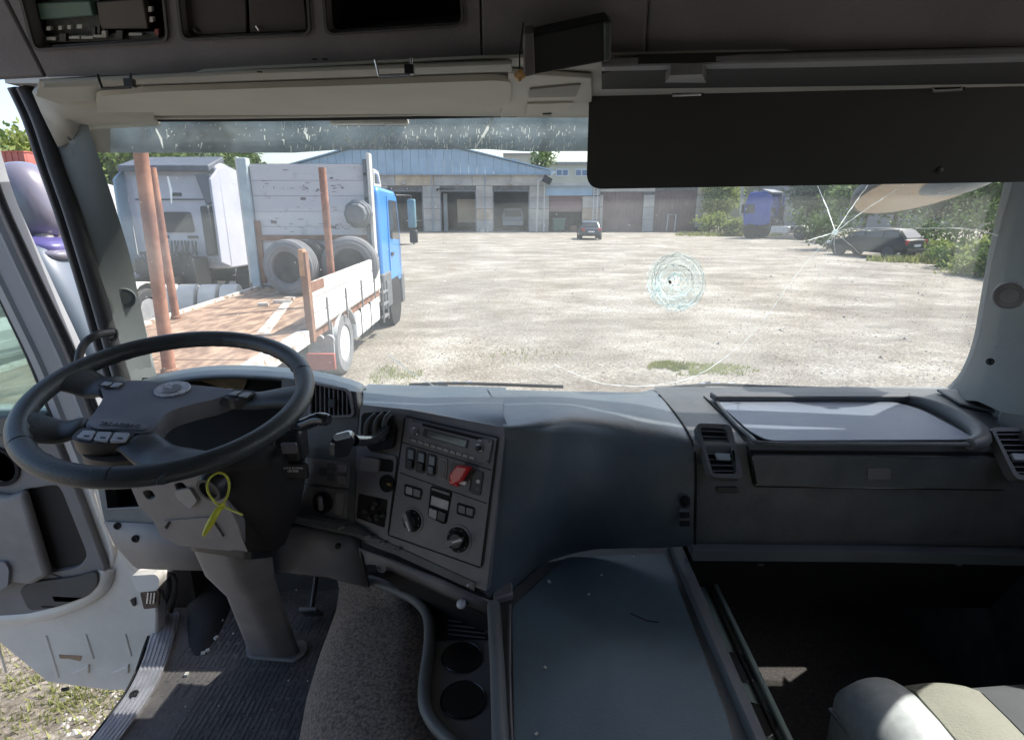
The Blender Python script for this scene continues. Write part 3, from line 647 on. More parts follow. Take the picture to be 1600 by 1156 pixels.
# ================================================================== FLATBED TRUCK
X1, X0 = -2.62, -5.1; DZ = 1.02
fb = thing('flatbed_truck', 'flatbed truck with blue cab and white dropside, parked facing away', 'truck', (-3.9, 9, 0))
DECK = mat('worn_deck_plywood', (.40, .27, .18), .8, .2, 3.2, .3, 40, col2=(.19, .115, .075), detail=11, stretch=(3, 1, 3)); WWORN = mat('worn_white_paint', (.60, .57, .52), .6, 0, 7, .2, 60, col2=(.30, .22, .16), cut=(.36, .5), detail=10)
RUST = mat('rusty_steel', (.27, .15, .10), .85, .25, 5, .4, 60, col2=(.20, .10, .065)); STAKE = mat('red_oxide_pipe', (.40, .20, .13), .7, .15, 5, .2, 60, col2=(.22, .10, .07), detail=10)
YB = 4.3
ys_ = [YB, 5.9, 7.5, 9.1, 10.3, 11.45]
for i in range(5):
    for (a, b) in ((X0 + .07, -3.87), (-3.86, X1 - .17)):
        M().bb((a, ys_[i] + .006, DZ - .05), (b, ys_[i+1] - .006, DZ + (0.003 if (i % 2) else 0))).build('deck_board', DECK, fb)
M().bb((X0 + .02, YB, DZ - .17), (X1 - .19, 11.5, DZ - .052)).build('deck_frame', mat('frame_grey', (.2, .2, .2), .7), fb)
M().bb((X1 - .168, YB, DZ - .16), (X1 - .02, 7.3, DZ + .02)).build('side_rail', WWORN, fb, bevel=.008)
M().bb((X1 - .168, 7.3, DZ - .16), (X1 - .05, 11.5, DZ + .0)).build('side_rail', RUST, fb, bevel=.008)
M().bb((X0, YB, DZ - .14), (X0 + .065, 11.5, DZ + .05)).build('side_rail', WWORN, fb, bevel=.008)
# worn white band across the deck
q = [UZ(x, y, DZ + .004) for x, y in ((452, 463), (462, 464), (420, 522), (398, 524))]
M().prism(q, V((0, 0, 1)), -.0, .008).build('worn_strip', WWORN, fb)
# dropside: separate panels
sy0, sy1 = UX(490, 500, X1).y, 11.4
sp = M().bb((X1 - .045, sy0, DZ - .02), (X1 - .005, sy1, DZ + .62)).build('dropside', WWORN, fb, bevel=.006)
for k in range(3):
    z0 = DZ + .0 + k*.205
    M().bb((X1 - .0048, sy0 + .02, z0 + .01), (X1 + .012, sy1 - .02, z0 + .2)).build('side_panel', mat('dropside_white', (.74, .73, .71), .5, .07, 3, dust=.5, dcol=(.34, .29, .24)), sp, bevel=.006)
for y in [sy0 + (sy1 - sy0) * f for f in (.14, .38, .62, .86)]:
    M().bb((X1 + .013, y - .02, DZ - .12), (X1 + .03, y + .02, DZ + .35)).build('hinge_strap', mat('frame_grey', (.2, .2, .2)), sp)
M().bb((X1 - .006, sy0, DZ + .50), (X1 + .02, sy0 + .5, DZ + .62)).build('rust_patch', RUST, sp)
M().bb((X1 - .07, sy0 - .12, DZ - .15), (X1 + .02, sy0 - .005, DZ + 1.02)).build('stake_post', RUST, fb, bevel=.01)
M().bb((X1 - .075, sy0 - .125, DZ + .72), (X1 - .01, sy0 - .01, DZ + 1.05)).build('post_cap', mat('orange_rust', (.5, .26, .13), .8, .2, 9), fb)
# headboard
HY = 11.5; HZ = UY(575, 247, HY).z
hb = M().bb((X0 + .1, HY + .06, DZ), (X1 - .12, HY + .11, HZ - .1)).build('headboard', mat('board_backing_grey', (.3, .29, .3), .7), fb)  # plain grey backing that shows in the joints between the boards
HBW = mat('scuffed_white_boards', (.56, .54, .55), .65, 0, 3.5, .3, 50, col2=(.42, .39, .39), cut=(.28, .42))
nb = 8; dzb = (HZ - .12 - DZ - .05) / nb
R = random.Random(2)
for k in range(nb):
    z0 = DZ + .05 + k*dzb
    M().bb((X0 + .11, HY + R.uniform(0, .008), z0 + .0025), (X1 - .13, HY + .058, z0 + dzb - .0025)).build('board', HBW, hb, bevel=.004)
M().bb((X0 + .11, HY - .05, DZ + .93), (X1 - .12, HY - .002, DZ + 1.03)).build('cross_rail', RUST, hb)
M().bb((X0 + .11, HY - .05, DZ + .1), (X0 + .2, HY - .003, DZ + 1.3)).build('rust_post', RUST, hb)
POSTG = mat('galvanised_post', (.42, .48, .50), .5, .12, 3)
M().bb((X0 - .08, HY - .08, DZ - .2), (X0 + .095, HY + .1, HZ)).build('post', POSTG, hb, bevel=.02)
M().bb((X0 - .14, HY - .02, DZ + .1), (X0 - .09, HY + .08, HZ + .02)).build('edge_strip', WHITEP, hb, bevel=.01)
M().bb((X1 - .21, HY - .06, DZ), (X1 - .125, HY + .1, HZ - .02)).build('post', mat('dark_post', (.16, .17, .19), .6), hb, bevel=.02)
M().bb((X1 - .118, HY - .1, DZ - .3), (X1 - .055, HY + .1, HZ + .08)).build('edge_strip', WHITEP, hb, bevel=.012)
R = random.Random(6)
sc_ = M()
for k in range(90):
    x = R.uniform(X0 + .3, X1 - .35); z = R.choice((R.uniform(DZ + 1.15, HZ - .2), HZ - .55 + R.gauss(0, .04), DZ + 1.2 + R.gauss(0, .05))); l = R.uniform(.01, .11)
    sc_.bb((x, HY - .004, z), (x + (l if R.random() < .6 else .012), HY - .0005, z + (.009 if R.random() < .75 else l*.5)))
sc_.build('scuff_marks', mat('scuff_dark', (.18, .16, .16), .9), hb)
for f_ in (.12, .3, .5, .7, .88): M().lathe((X1 - .168, HY - .061, DZ + (HZ-DZ)*f_), (0, -1, 0), [(0, .03), (.02, .03), (.02, .01)], 8).build('bolt', BLACK, hb)
# blue cab beyond the headboard
BC = mat('bright_blue_paint', (.03, .25, .66), .35, .06, 1, coat=.4)
cy0, cy1 = 11.85, 13.95; cx0, cx1 = -5.02, -2.66
prof = [V((0, cy0, .98)), V((0, cy1, .9)), V((0, cy1 + .1, 1.6)), V((0, cy1 - .05, 2.35)), V((0, cy1 - .35, 2.92)), V((0, cy0 + .1, 2.98)), V((0, cy0, 2.85))]
cabm = M().prism([p + V((cx0, 0, 0)) for p in prof], V((1, 0, 0)), 0, cx1 - cx0).build('cab', BC, fb, bevel=.08, seg=3)
dr = M().prism(rnd([V((cx1, cy0 + .75, 1.05)), V((cx1, cy1 - .1, 1.05)), V((cx1, cy1 - .12, 2.0)), V((cx1, cy1 - .35, 2.8)), V((cx1, cy0 + .75, 2.82))], .06), V((1, 0, 0)), 0, .02).build('door', BC, fb, bevel=.01)
M().prism(rnd([V((cx1, cy0 + .85, 1.92)), V((cx1, cy1 - .22, 1.85)), V((cx1, cy1 - .42, 2.7)), V((cx1, cy0 + .85, 2.72))], .05), V((1, 0, 0)), .021, .03).build('window', DGLASS, dr)
M().bb((cx1 + .02, cy0 + .85, 1.55), (cx1 + .05, cy0 + 1.05, 1.62)).build('handle', BLACK, dr)
M().bb((cx1 - .1, cy0 - .02, .5), (cx1 + .03, cy0 + .75, 1.25)).build('side_fairing', mat('grey_fairing', (.12, .125, .13), .6), fb, bevel=.04)
M().bb((cx1 - .3, cy1 - .15, .35), (cx1 + .02, cy1 + .2, 1.05)).build('bumper', mat('grey_fairing', (.12, .125, .13)), fb, bevel=.04)
M().lathe((cx1 - .32, 13.0, .55), (1, 0, 0), [(0, .62), (.335, .62)], 24).build('wheel_arch', MATTBLACK, fb)
wheel(fb, (cx1 - .16, 13.0, .49), .49, .3, local=False, rm=mat('rim_white', (.6, .6, .6), .5))
wheel(fb, (X0 + .2, 13.0, .49), .49, .3, local=False)
wheel(fb, (X1 - .2, 8.9, .49), .49, .34, local=False, tm=TYREG, rm=mat('rim_white', (.6, .6, .6)))
wheel(fb, (X0 + .2, 8.9, .49), .49, .34, local=False)
mm_ = M().bb((cx1 + .22, cy1 - .1, 2.1), (cx1 + .40, cy1 + .05, 2.75)); mm_.build('mirror', mat('mirror_teal', (.12, .25, .30), .3), fb, bevel=.03)
mm_ = M().bb((cx1 + .24, cy1 - .1, 1.75), (cx1 + .42, cy1 + .05, 2.05)); mm_.build('mirror', BLACK, fb, bevel=.03)
M().tube([V((cx1, cy1 - .3, 2.83)), V((cx1 + .3, cy1 - .02, 2.83)), V((cx1 + .32, cy1, 1.72)), V((cx1, cy1 - .15, 1.72))], .02, 6).build('mirror_arm', BLACK, fb)
M().prism(rnd([V((cx1 - .15, cy0 + .2, 2.98)), V((cx1 - .15, cy0 + .9, 2.98)), V((cx1 - .15, cy0 + .7, 3.28)), V((cx1 - .15, cy0 + .25, 3.32))], .05), V((1, 0, 0)), 0, .04, [rnd([V((cx1 - .15, cy0 + .27, 3.03)), V((cx1 - .15, cy0 + .78, 3.03)), V((cx1 - .15, cy0 + .64, 3.22)), V((cx1 - .15, cy0 + .31, 3.25))], .04)]).build('roof_bracket', WHITEP, fb)
# between the axles
SK = mat('side_box_white', (.74, .74, .74), .4, .05, 2)
for (a, b) in ((9.62, 10.25), (10.27, 10.9), (10.92, 11.4)):
    M().bb((X1 - .45, a, .38), (X1 - .03, b, .86)).build('side_box', SK, fb, bevel=.06, seg=3)
for (a, b) in ((9.9, 9.95), (10.6, 10.65)): M().bb((X1 - .46, a, .37), (X1 - .022, b, .875)).build('strap', BLACK, fb, bevel=.01)
lm2 = M()
for z in (.4, .66, .9): lm2.bb((X1 - .05, 11.55, z - .02), (X1 + .02, 12.0, z + .02))
lm2.tube([V((X1, 11.55, .3)), V((X1, 11.55, 1.1))], .02, 6); lm2.tube([V((X1, 12.0, .3)), V((X1, 12.0, 1.1))], .02, 6); lm2.build('step', mat('frame_grey', (.2, .2, .2)), fb)
M().bb((-4.35, YB + .3, .62), (-4.23, 13.5, .85)).build('chassis_rail', BLACK, fb); M().bb((-3.5, YB + .3, .62), (-3.38, 13.5, .85)).build('chassis_rail', BLACK, fb)
M().bb((X1 - .42, 8.28, .35), (X1 - .03, 8.31, .95)).build('mudflap', mat('pale_mudflap', (.42, .43, .44), .7), fb)
arc = [V((0, 8.9 + cos(radians(a))*.6, .5 + sin(radians(a))*.56)) for a in range(20, 161, 20)]
M().grid([[p + V((X1 - .42, 0, 0)) for p in arc], [p + V((X1 - .0, 0, 0)) for p in arc]]).build('mudguard', mat('pale_mudflap', (.42, .43, .44)), fb, solid=.02, smooth=40)
a_, b_ = UY(480, 578, 7.6), UY(522, 553, 7.6)
rb_ = M().bb((a_.x, 7.6, a_.z), (b_.x, 7.66, b_.z)).build('marker_board', mat('faded_red', (.40, .10, .08), .5, .1, 5), fb, bevel=.01)
M().bb((a_.x - 1.8, 7.62, a_.z + .02), (a_.x - .01, 7.70, b_.z - .02)).build('rear_beam', mat('frame_grey', (.2, .2, .2)), fb)
for (x, r) in ((a_.x + .15, .07), (b_.x - .1, .07)): M().lathe((x, 7.8, b_.z + .16), (0, -1, 0), [(0, r), (.06, r), (.06, .02)], 12).build('tail_light', RIM, fb)
# air filter canister beside the headboard
m_ = M().lathe((X1 - .30, HY - .12, 2.45), (0, -1, 0), [(0, .24), (.03, .27), (.16, .27), (.18, .24), (.22, .24), (.24, .20), (.33, .18)], 10); m_.build('round_canister', mat('canister_grey', (.10, .11, .125), .6), fb, bevel=.01)
# pipe stakes standing in the deck
def stake(label, top, Y, r, zb=DZ, bot=None, grp='upright stake pipes on the flatbed'):
    p1 = UY(top[0], top[1], Y); p0 = V((UY(bot[0], bot[1], Y).x, Y, zb)); t = thing('stake_pipe', label, 'stake', p0, 0, grp)
    M().tube([p0, p0.lerp(p1, .3), p0.lerp(p1, .7), p1], [r, r*1.0, r, r], 14).build('pipe', STAKE, t, smooth=50)
    M().lathe(p0, (0, 0, 1), [(0, r*1.25), (.04, r*1.25), (.05, r*1.02)], 14).build('socket', RUST, t); return t
stake('thick orange rusty stake nearest the windscreen', (208, 150), 5.4, .060, bot=(268, 600))
stake('thinner rusty stake standing just behind the thick one', (237, 262), 8.2, .055, bot=(274, 490))
stake('rusty stake standing in front of the headboard tyres', (503, 262), 9.4, .058, bot=(518, 430))
# tyres
def ltyre(label, c, r, w_, ax, tm=TYREG):
    t = thing('tyre', label, 'tyre', (c[0], c[1], c[2] - r), 0, 'used truck tyres on the flatbed'); ax = V(ax).normalized()
    prof = [(w_*.14, r*.56), (0, r*.60), (0, r*.70), (-.012, r*.72), (-.012, r*.80), (.005, r*.83), (.008, r*.9), (w_*.12, r*.985)]
    for k in range(4): a = w_*(.18 + k*.17); prof += [(a, r), (a + w_*.11, r), (a + w_*.12, r*.97), (a + w_*.15, r*.97)]
    prof += [(w_*.88, r*.985), (w_, r*.9), (w_, r*.6), (w_*.86, r*.56), (w_*.8, r*.60), (w_*.2, r*.6), (w_*.14, r*.56)]
    M().lathe(V(c) - ax*w_/2, ax, prof, 48).build('tread_casing', tm, t, smooth=28)
    M().lathe(V(c) - ax*(w_/2 - w_*.12), ax, [(0, r*.55), (0, r*.60), (.02, r*.60), (.02, r*.55)], 40).build('bead', TYRE, t, smooth=28)
    return t
c1 = UY(454, 406, 10.6); ltyre('grey used tyre standing nearest on the deck, left', (c1.x, 10.6, DZ + .50), .50, .32, (.22, 1, 0))
c2 = UY(547, 400, 10.9); ltyre('grey used tyre standing behind the white dropside', (c2.x, 10.9, DZ + .52), .52, .32, (-.10, 1, 0))
ltyre('used tyre stacked behind the left one', (c1.x + .17, 10.98, DZ + .49), .49, .3, (.22, 1, 0), TYRE)
ltyre('used tyre stacked behind the right one', (c2.x - .06, 11.26, DZ + .5), .5, .28, (-.08, 1, 0), TYRE)
# scraps on the deck
R = random.Random(5)
SL_ = ['pale board scrap leaning on the left tyre', 'longest pale scrap on the deck before the tyres', 'grey scrap between the worn strip and the left tyre', 'small scrap nearest the left deck edge']
for k in range(4):
    x = UY(R.uniform(408, 470), 440, 9.9).x; y = R.uniform(9.2, 9.95); l = R.uniform(.1, .32)
    M().box((x, y, DZ + .035), (l, .09, .05), Matrix.Rotation(R.uniform(-.6, .6), 3, 'Z')).build('wood_scrap', R.choice([WWORN, CONC[0], DECK]))
    o = bpy.context.scene.objects[-1] if False else None
for o in [o for o in bpy.data.objects if o.name.startswith('wood_scrap')]: tag(o, SL_.pop(), 'scrap', 'scraps at the foot of the tyres')
# junk between flatbed and white tractor
hp = thing('scrap_tank', 'pale ribbed tank lying beside the flatbed near the stakes', 'tank', (-6.2, 10.9, 0))
for k in range(4):
    M().lathe((-6.75 + k*.40, 10.9, .74), (1, .25, 0), [(0, .3), (.03, .42), (.32, .42), (.36, .3)], 18).build('ribbed_section', mat('mudguard_beige', (.5, .48, .44)), hp, smooth=30)
M().bb((-6.9, 10.6, .05), (-5.2, 11.2, .36)).build('cradle', BLACK, hp)
# red container and low wall seen through the door window
M_ = thing('red_container', 'faded red corrugated container beyond the door window', 'container', (-27, 30, 0))
for k in range(30):
    a = UY(-110 + k*5.0, 250, 30); b = UY(-110 + (k+1)*5.0, 250, 30)
    M().bb((a.x + .01, 30 - .03*(k % 2), .1), (b.x - .01, 30.1, UY(0, 238, 30).z)).build('side_sheet', mat('faded_red_sheet', (.38, .12, .10), .6, .12, 1), M_)
M().bb((UY(-110, 250, 30).x, 30.1, 0), (UY(40, 250, 30).x, 32.5, UY(0, 238.5, 30).z)).build('body', MATS['faded_red_sheet'], M_)
M().bb((UY(-110, 250, 30).x, 29.95, UY(0, 238, 30).z), (UY(41, 250, 30).x, 32.6, UY(0, 236, 30).z)).build('top_rail', MATS['faded_red'], M_)
car('parked_car', 'white car beyond the open door, seen through its window', (-9.5, 8.6, 0), radians(80), WPT, 4.3, 1.75, 1.45, 'hatch')
# ================================================================== CAB SHELL
def Z(px, py, dz): return UZ(px, py, 2.6 + dz)
FLZ = 1.35
def flr(px, py): return UZ(px, py, FLZ)
# floor
MATF = mat('rubber_floor_mat', (.11, .10, .10), .75, .25, 4, .6, 90, col2=(.05, .047, .048), dust=.4, detail=10)
fl_pts = [(262, 960), (238, 1010), (205, 1075), (172, 1130), (140, 1180), (60, 1300), (900, 1400)]
L_ = [flr(x, y) for x, y in fl_pts[:6]]
outl = [V((-.98, .3, FLZ))] + L_[::-1][0:] + [V((-1.02, 1.62, FLZ)), V((-.05, 1.62, FLZ)), V((-.05, .3, FLZ))]
outl = [V((L_[-1].x, .3, FLZ))] + L_[::-1] + [V((L_[0].x, 1.68, FLZ)), V((1.25, 1.68, FLZ)), V((1.25, .3, FLZ))]
floor = struct(M().prism(outl, V((0, 0, 1)), -.22, 0).build('floor', MATF, None, bevel=.01))
# ribs of the rubber mat
rb = M(); 
for k in range(60):
    x = -.96 + k*.014
    for j in range(9):
        y = .62 + j*.1 + (.05 if k % 2 else 0)
        if x < -.9 + (1.5 - y)*.1 + .02 - (y - 1.1)*.0 and y < 1.2: continue
        rb.bb((x, y, FLZ), (x + .007, y + .085, FLZ + .0012))
struct(rb.build('floor', MATF)); bpy.data.objects['floor.001']['label'] = 'raised ribs of the rubber floor mat'
# carpeted tunnel flank
CARP = mat('brown_carpet', (.27, .22, .19), .95, .3, 160, .9, 300, col2=(.10, .08, .07), cut=(.35, .62))
e1 = [Z(588, 915, -.90), Z(640, 940, -.90), Z(668, 975, -.90), Z(664, 1060, -.90), Z(662, 1110, -.90), Z(690, 1180, -.90), Z(760, 1290, -.9)]
e2 = [flr(575, 935), flr(560, 975), flr(545, 1010), flr(520, 1080), flr(500, 1156), flr(480, 1220), flr(440, 1400)]
rows = []
for k in range(9):
    t = k/8; rows.append([a.lerp(b, t) + V((-.10*sin(pi*t)*1, 0, .10*sin(pi*t))) for a, b in zip(e1, e2)])
tun = M().grid(rows).build('engine_tunnel', CARP, None, smooth=60, solid=.02); tag(tun, 'brown carpet covering the flank of the engine tunnel', 'carpet')
R = random.Random(12); cr = M()
for k in range(16):
    px, py = R.uniform(280, 640), R.uniform(900, 1150); q = flr(px, py)
    if px > 500: 
        q = Z(px, py, -.9) if px > 560 else None
    if q is None or px > 560: continue
    cr.box(q + V((0, 0, .004)), (R.uniform(.002, .005), R.uniform(.002, .005), .003), Matrix.Rotation(R.random()*3, 3, 'Z'))
for (px, py) in ((346, 972), (338, 998), (325, 1018), (318, 1022), (292, 1055), (620, 1070)): 
    q = flr(px, py) if px < 500 else Z(px, py, -.93)
    cr.box(q + V((0, 0, .005)), (.011, .009, .006), Matrix.Rotation(R.random()*3, 3, 'Z'))
tag(stuff(cr.build('crumbs', mat('pale_crumb', (.6, .58, .52), .8))), 'white crumbs and grit strewn on the driver floor', 'crumbs')
# ribbed aluminium sill strip
s_l = [(248, 962), (235, 1000), (222, 1040), (200, 1085), (168, 1130), (140, 1165), (110, 1200)]
s_r = [(280, 960), (272, 1000), (258, 1045), (238, 1085), (208, 1130), (186, 1160), (160, 1200)]
sl = [flr(*p) for p in s_l]; sr = [flr(*p) for p in s_r]
sill = thing('sill_strip', 'ribbed aluminium strip along the edge of the driver floor', 'sill strip', sl[3])
SL, SR = spline(sl, 5), spline(sr, 5)
rows = [[a + V((0, 0, -.05)) for a in SL], [a + V((0, 0, .010)) for a in SL], [b + V((0, 0, .010)) for b in SR], [b + V((0, 0, .0)) for b in SR]]
M().grid(rows).build('base_plate', ALU, sill, smooth=30)
for k in range(6):
    f0 = (k + .12)/6; f1 = (k + .72)/6
    M().grid([[a.lerp(b, f0) + V((0, 0, .0105)) for a, b in zip(SL, SR)], [a.lerp(b, f0 + .02) + V((0, 0, .0135)) for a, b in zip(SL, SR)], [a.lerp(b, f1 - .02) + V((0, 0, .0135)) for a, b in zip(SL, SR)], [a.lerp(b, f1) + V((0, 0, .0105)) for a, b in zip(SL, SR)]]).build('rib', ALU, sill, smooth=30)
M().lathe(flr(211, 1090) + V((0, 0, .012)), (0, 0, 1), [(0, .011), (.004, .011), (.004, .004), (.001, .003)], 16).build('screw', BLACK, sill)
# black edge below strip
M().grid([[a + V((-.012, 0, .004)) for a in SL], [a + V((-.03, 0, -.03)) for a in SL], [a + V((-.02, 0, -.2)) for a in SL]]).build('edge_rubber', RUBBER, sill, smooth=50, solid=.004)
# rubber wheel-arch hump on the floor by the door
hp_ = [(325, 880), (330, 915), (326, 960), (314, 1010), (298, 1060), (280, 1130)]
rad = [.11, .10, .085, .065, .04, .01]
hm = M().tube(spline([flr(x, y) + V((0, 0, -.01 - .075*i/5)) for i, (x, y) in enumerate(hp_)], 5), [.095 - .055*i/25 for i in range(26)], 20).build('arch_cover', RUBBER, None, smooth=60); tag(hm, 'black rubber hump on the floor beside the sill strip', 'floor cover')
# footwell front wall, plus an unseen cowl slab added to block the sun
fw = M(); fw.bb((-1.05, 1.66, FLZ), (1.262, 1.70, 2.02)); fw.bb((-1.125, 1.57, 1.2), (-1.02, 1.655, 2.0)); fw.bb((1.22, -.9, FLZ), (1.25, 1.55, 2.1)); fw.bb((-1.1, 1.58, 2.005), (1.34, 1.74, 2.02))
struct(fw.build('wall', mat('firewall_felt', (.045, .043, .045), .95, .2, 20)))
# ------------------------------------------------------------------ windscreen surface
XC = .12
def wy(x, z): return 1.405 + .10*(2.8 - z)/.7 + .09*(1 - ((x - XC)/1.15)**2)
def WS(px, py, off=0.0):
    r = ray(px, py); t = 1.5
    for _ in range(12):
        p = EYE + r*t; t *= (wy(p.x, p.z) + off) / p.y
    return EYE + r*t
GLASS = glass_mat('windscreen_glass', (.97, .985, .98), .30, .06, (.84, .88, .86), .02, 4)
gr = []
for j in range(13):
    z = 2.02 + (2.86 - 2.02)*j/12
    gr.append([V((x, wy(x, z), z)) for x in [XC - 1.14 + 2.34*i/36 for i in range(37)]])
wsc = thing('windscreen', 'large cracked windscreen across the whole front of the cab', 'windscreen', (XC, 1.55, 2.02))
M().grid(gr).build('glass', GLASS, wsc, smooth=60, solid=.005)
CRK = mat('crack_white', (.85, .9, .9), .25, .1, 60)
_n = CRK.node_tree; _b = _n.nodes['Principled BSDF']; _t = _n.nodes.new('ShaderNodeBsdfTranslucent'); _t.inputs[0].default_value = (.95, 1, .99, 1)
_m = _n.nodes.new('ShaderNodeMixShader'); _m.inputs[0].default_value = .8; _n.links.new(_b.outputs[0], _m.inputs[1]); _n.links.new(_t.outputs[0], _m.inputs[2]); _n.links.new(_m.outputs[0], [x for x in _n.nodes if x.type == 'OUTPUT_MATERIAL'][0].inputs[0])
def crack(pts, wpx=.9, seg=5, jit=.0, seed=1, m=CRK):
    R = random.Random(seed); P = spline([V((x, y, 0)) for x, y in pts], seg)
    path = [WS(p.x + R.uniform(-jit, jit), p.y + R.uniform(-jit, jit), -.003) for p in P]; n = len(path)
    r0 = wpx * 1.5 / F * .5
    rw = []
    for i, p in enumerate(path):
        d = (path[min(i+1, n-1)] - path[max(i-1, 0)]).normalized(); s = d.cross(V((0, -1, 0))).normalized()
        r = .75 * r0 * (.5 + .5*sin(pi*min(1, (i+1)/n))) * R.uniform(.5, 1.3); rw.append([p - s*r, p + s*r + V((0, -.0012, 0))])
    return M().grid(rw).build('crack', m, wsc)
star = (1305, 363)
for i, (pts, wd) in enumerate([([star, (1330, 325), (1356, 289)], 1.5), ([star, (1352, 328), (1402, 296)], 1.2), ([star, (1292, 325), (1277, 290)], 1.2), ([star, (1285, 369), (1264, 375)], 2.2),
    ([star, (1265, 405), (1231, 446), (1190, 505), (1150, 545), (1095, 583), (1045, 599), (990, 603), (930, 596), (866, 569)], 1.6), ([star, (1296, 385), (1276, 440), (1256, 490), (1237, 533)], 1.0),
    ([star, (1303, 380), (1306, 398)], 1.3), ([star, (1325, 380), (1345, 398)], .9), ([star, (1330, 357), (1360, 361)], 1.1), ([star, (1360, 360), (1430, 357)], .7), ([(1430, 357), (1500, 357), (1540, 363), (1586, 378)], 2.4), ([(590, 521), (602, 530)], 1.3), ([(606, 552), (640, 580), (684, 606)], 2.0), ([(868, 570), (850, 578), (835, 574)], .8), ([(538, 503), (560, 510), (573, 514)], 1.1)]):
    crack(pts, wd, 8, .5, i)
# loose star centre
M().lathe(WS(1305, 363, -.004), (0, -1, 0), [(0, .008), (.002, .005), (.003, .001)], 9).build('crack', CRK, wsc)
# bullseye: chipped rings of crushed glass
R = random.Random(21); cx_, cy_ = 1057, 440
GCR = glass_mat('crushed_glass', (.90, .96, .95), .25, .2, (.85, .95, .94), .15, 90)
dk = mat('glass_dark_edge', (.12, .16, .15), .3)
for k in range(46):
    rr = 9 + 40 * (k/46)**.9; a0 = R.random()*6.28; ln = R.uniform(.4, 2.0); n = 9
    pts = []
    for j in range(n):
        a = a0 + ln*j/(n-1); q = rr * (1 + R.uniform(-.05, .05)); pts.append((cx_ + cos(a)*q*1.0, cy_ + sin(a)*q*.98))
    am = (a0 + ln/2) % 6.283; crack(pts, R.choice((.5, .7, .9, 1.4)) * (3.2 if (.35*pi < am < .95*pi and 20 < rr < 46) else 1), 2, .35, 100 + k, dk if (k % 3 == 0 and not (.3*pi < am < pi)) else CRK)
sh2 = M()
for k in range(170):
    a = R.random()*6.28; q = R.uniform(9, 46); 
    if R.random() < .5: a = R.uniform(.35*pi, .95*pi); q = R.uniform(26, 48)
    c = WS(cx_ + cos(a)*q, cy_ + sin(a)*q, -.004); s = R.uniform(.0015, .006)
    d1 = V((R.uniform(-1, 1), R.uniform(-.2, .2), R.uniform(-1, 1))).normalized()*s; d2 = V((-d1.z, R.uniform(-.3, .3)*s, d1.x))*R.uniform(.2, .6)
    sh2.add([c - d1, c + d2, c + d1, c - d2, c + V((0, -.002, 0))], [(0, 1, 4), (1, 2, 4), (2, 3, 4), (3, 0, 4)])
stuff(sh2.build('glass_chips', CRK, wsc))
dsk = M(); dsk.grid([[WS(cx_ + cos(a)*q, cy_ + sin(a)*q, -.002 - .0015*sin(q*1.3)) for a in [2*pi*i/40 for i in range(40)]] for q in range(10, 49, 3)], True)
dsk.build('crushed_ring', GCR, wsc)
hole = M(); hc0 = WS(1055, 437, -.006)
for k in range(26):
    a = R.random()*6.28; q = R.uniform(0, .012); c = hc0 + V((cos(a)*q, -.002*R.random(), sin(a)*q)); s = R.uniform(.002, .005); b2 = R.random()*3
    hole.add([c + V((cos(b2)*s, 0, sin(b2)*s)), c + V((-sin(b2)*s, .001, cos(b2)*s)), c - V((cos(b2)*s*.7, -.001, sin(b2)*s))], [(0, 1, 2)])
hole.build('impact_point', CRK, wsc)
for k in range(7):
    a = k*.9; c = WS(1055 + cos(a)*9, 437 + sin(a)*9, -.008); M().box(c, (.006, .003, .009), Matrix.Rotation(a, 3, 'Y')).build('glass_splinter', dk if k == 3 else CRK, wsc)
# black ceramic seal round the glass
def strip(pts, r, m, name, parent, n=6, off=-.004): return M().tube(spline([WS(x, y, off) for x, y in pts], 6), r, n).build(name, m, parent, smooth=50)
strip([(136, 186), (250, 186), (460, 185), (700, 181), (925, 176), (1200, 170), (1650, 160)], .007, RUBBER, 'top_seal', wsc)
# wipers outside
for (lab, pts, arm) in (('wiper arm resting along the bottom of the screen, nearer the steering wheel', [(640, 601), (700, 599), (760, 600), (880, 604)], [(700, 604), (560, 620)]), ('wiper arm resting below the bullseye crack', [(1030, 607), (1110, 601), (1200, 604), (1345, 609)], [(1110, 599), (1040, 612)]), ('wiper at the right end of the screen with a thick grey arm', [(1310, 607), (1400, 610), (1500, 614)], [(1315, 607), (1395, 613)])):
    wp = thing('wiper', lab, 'wiper', WS(*pts[1], .03)); M().tube(spline([WS(x, y, .02) for x, y in pts], 5), .005, 6).build('blade', RUBBER, wp)
    M().tube([WS(x, y, .035) for x, y in arm], .007, 6).build('arm', BLACK, wp)
    for k in range(3):
        q = V((0, 0, 0)) + WS(pts[1][0] + (k-.5)*22, pts[1][1] - .3, .028); M().box(q, (.016, .012, .008)).build('clip', CHROME, wp)
# external sun visor (smoked) with its bracket and a roof lamp
EV = glass_mat('smoked_visor', (.24, .27, .28), .6, .42, (.55, .62, .66), .08, 9)
ev = thing('exterior_visor', 'smoked dusty sun visor board outside along the top of the screen', 'sun visor', (XC, 1.72, 2.8))
rows = []
for (y, off, dz) in ((239, .065, 0), (214, .06, 0), (180, .05, 0), (160, .045, 0)):
    rows.append([WS(px, y - (4 if 500 < px < 800 else 0) * (1 if y == 239 else .5) + (0 if px < 500 else -(px-500)*.006), off) for px in [140, 172] + list(range(220, 1700, 60))])
M().grid([r[1:] for r in rows]).build('smoked_board', EV, ev, smooth=60, solid=.006)
M().grid([[q + V((0, .002, 0)) for q in r[:2]] for r in rows]).build('end_piece', mat('pale_end_piece', (.55, .48, .40), .5, .08, 4), ev, solid=.012)
M().tube([WS(330+0, 160, .09), WS(372, 210, .10)], .03, 10).build('bracket', mat('pale_bracket', (.35, .38, .36), .6), ev)
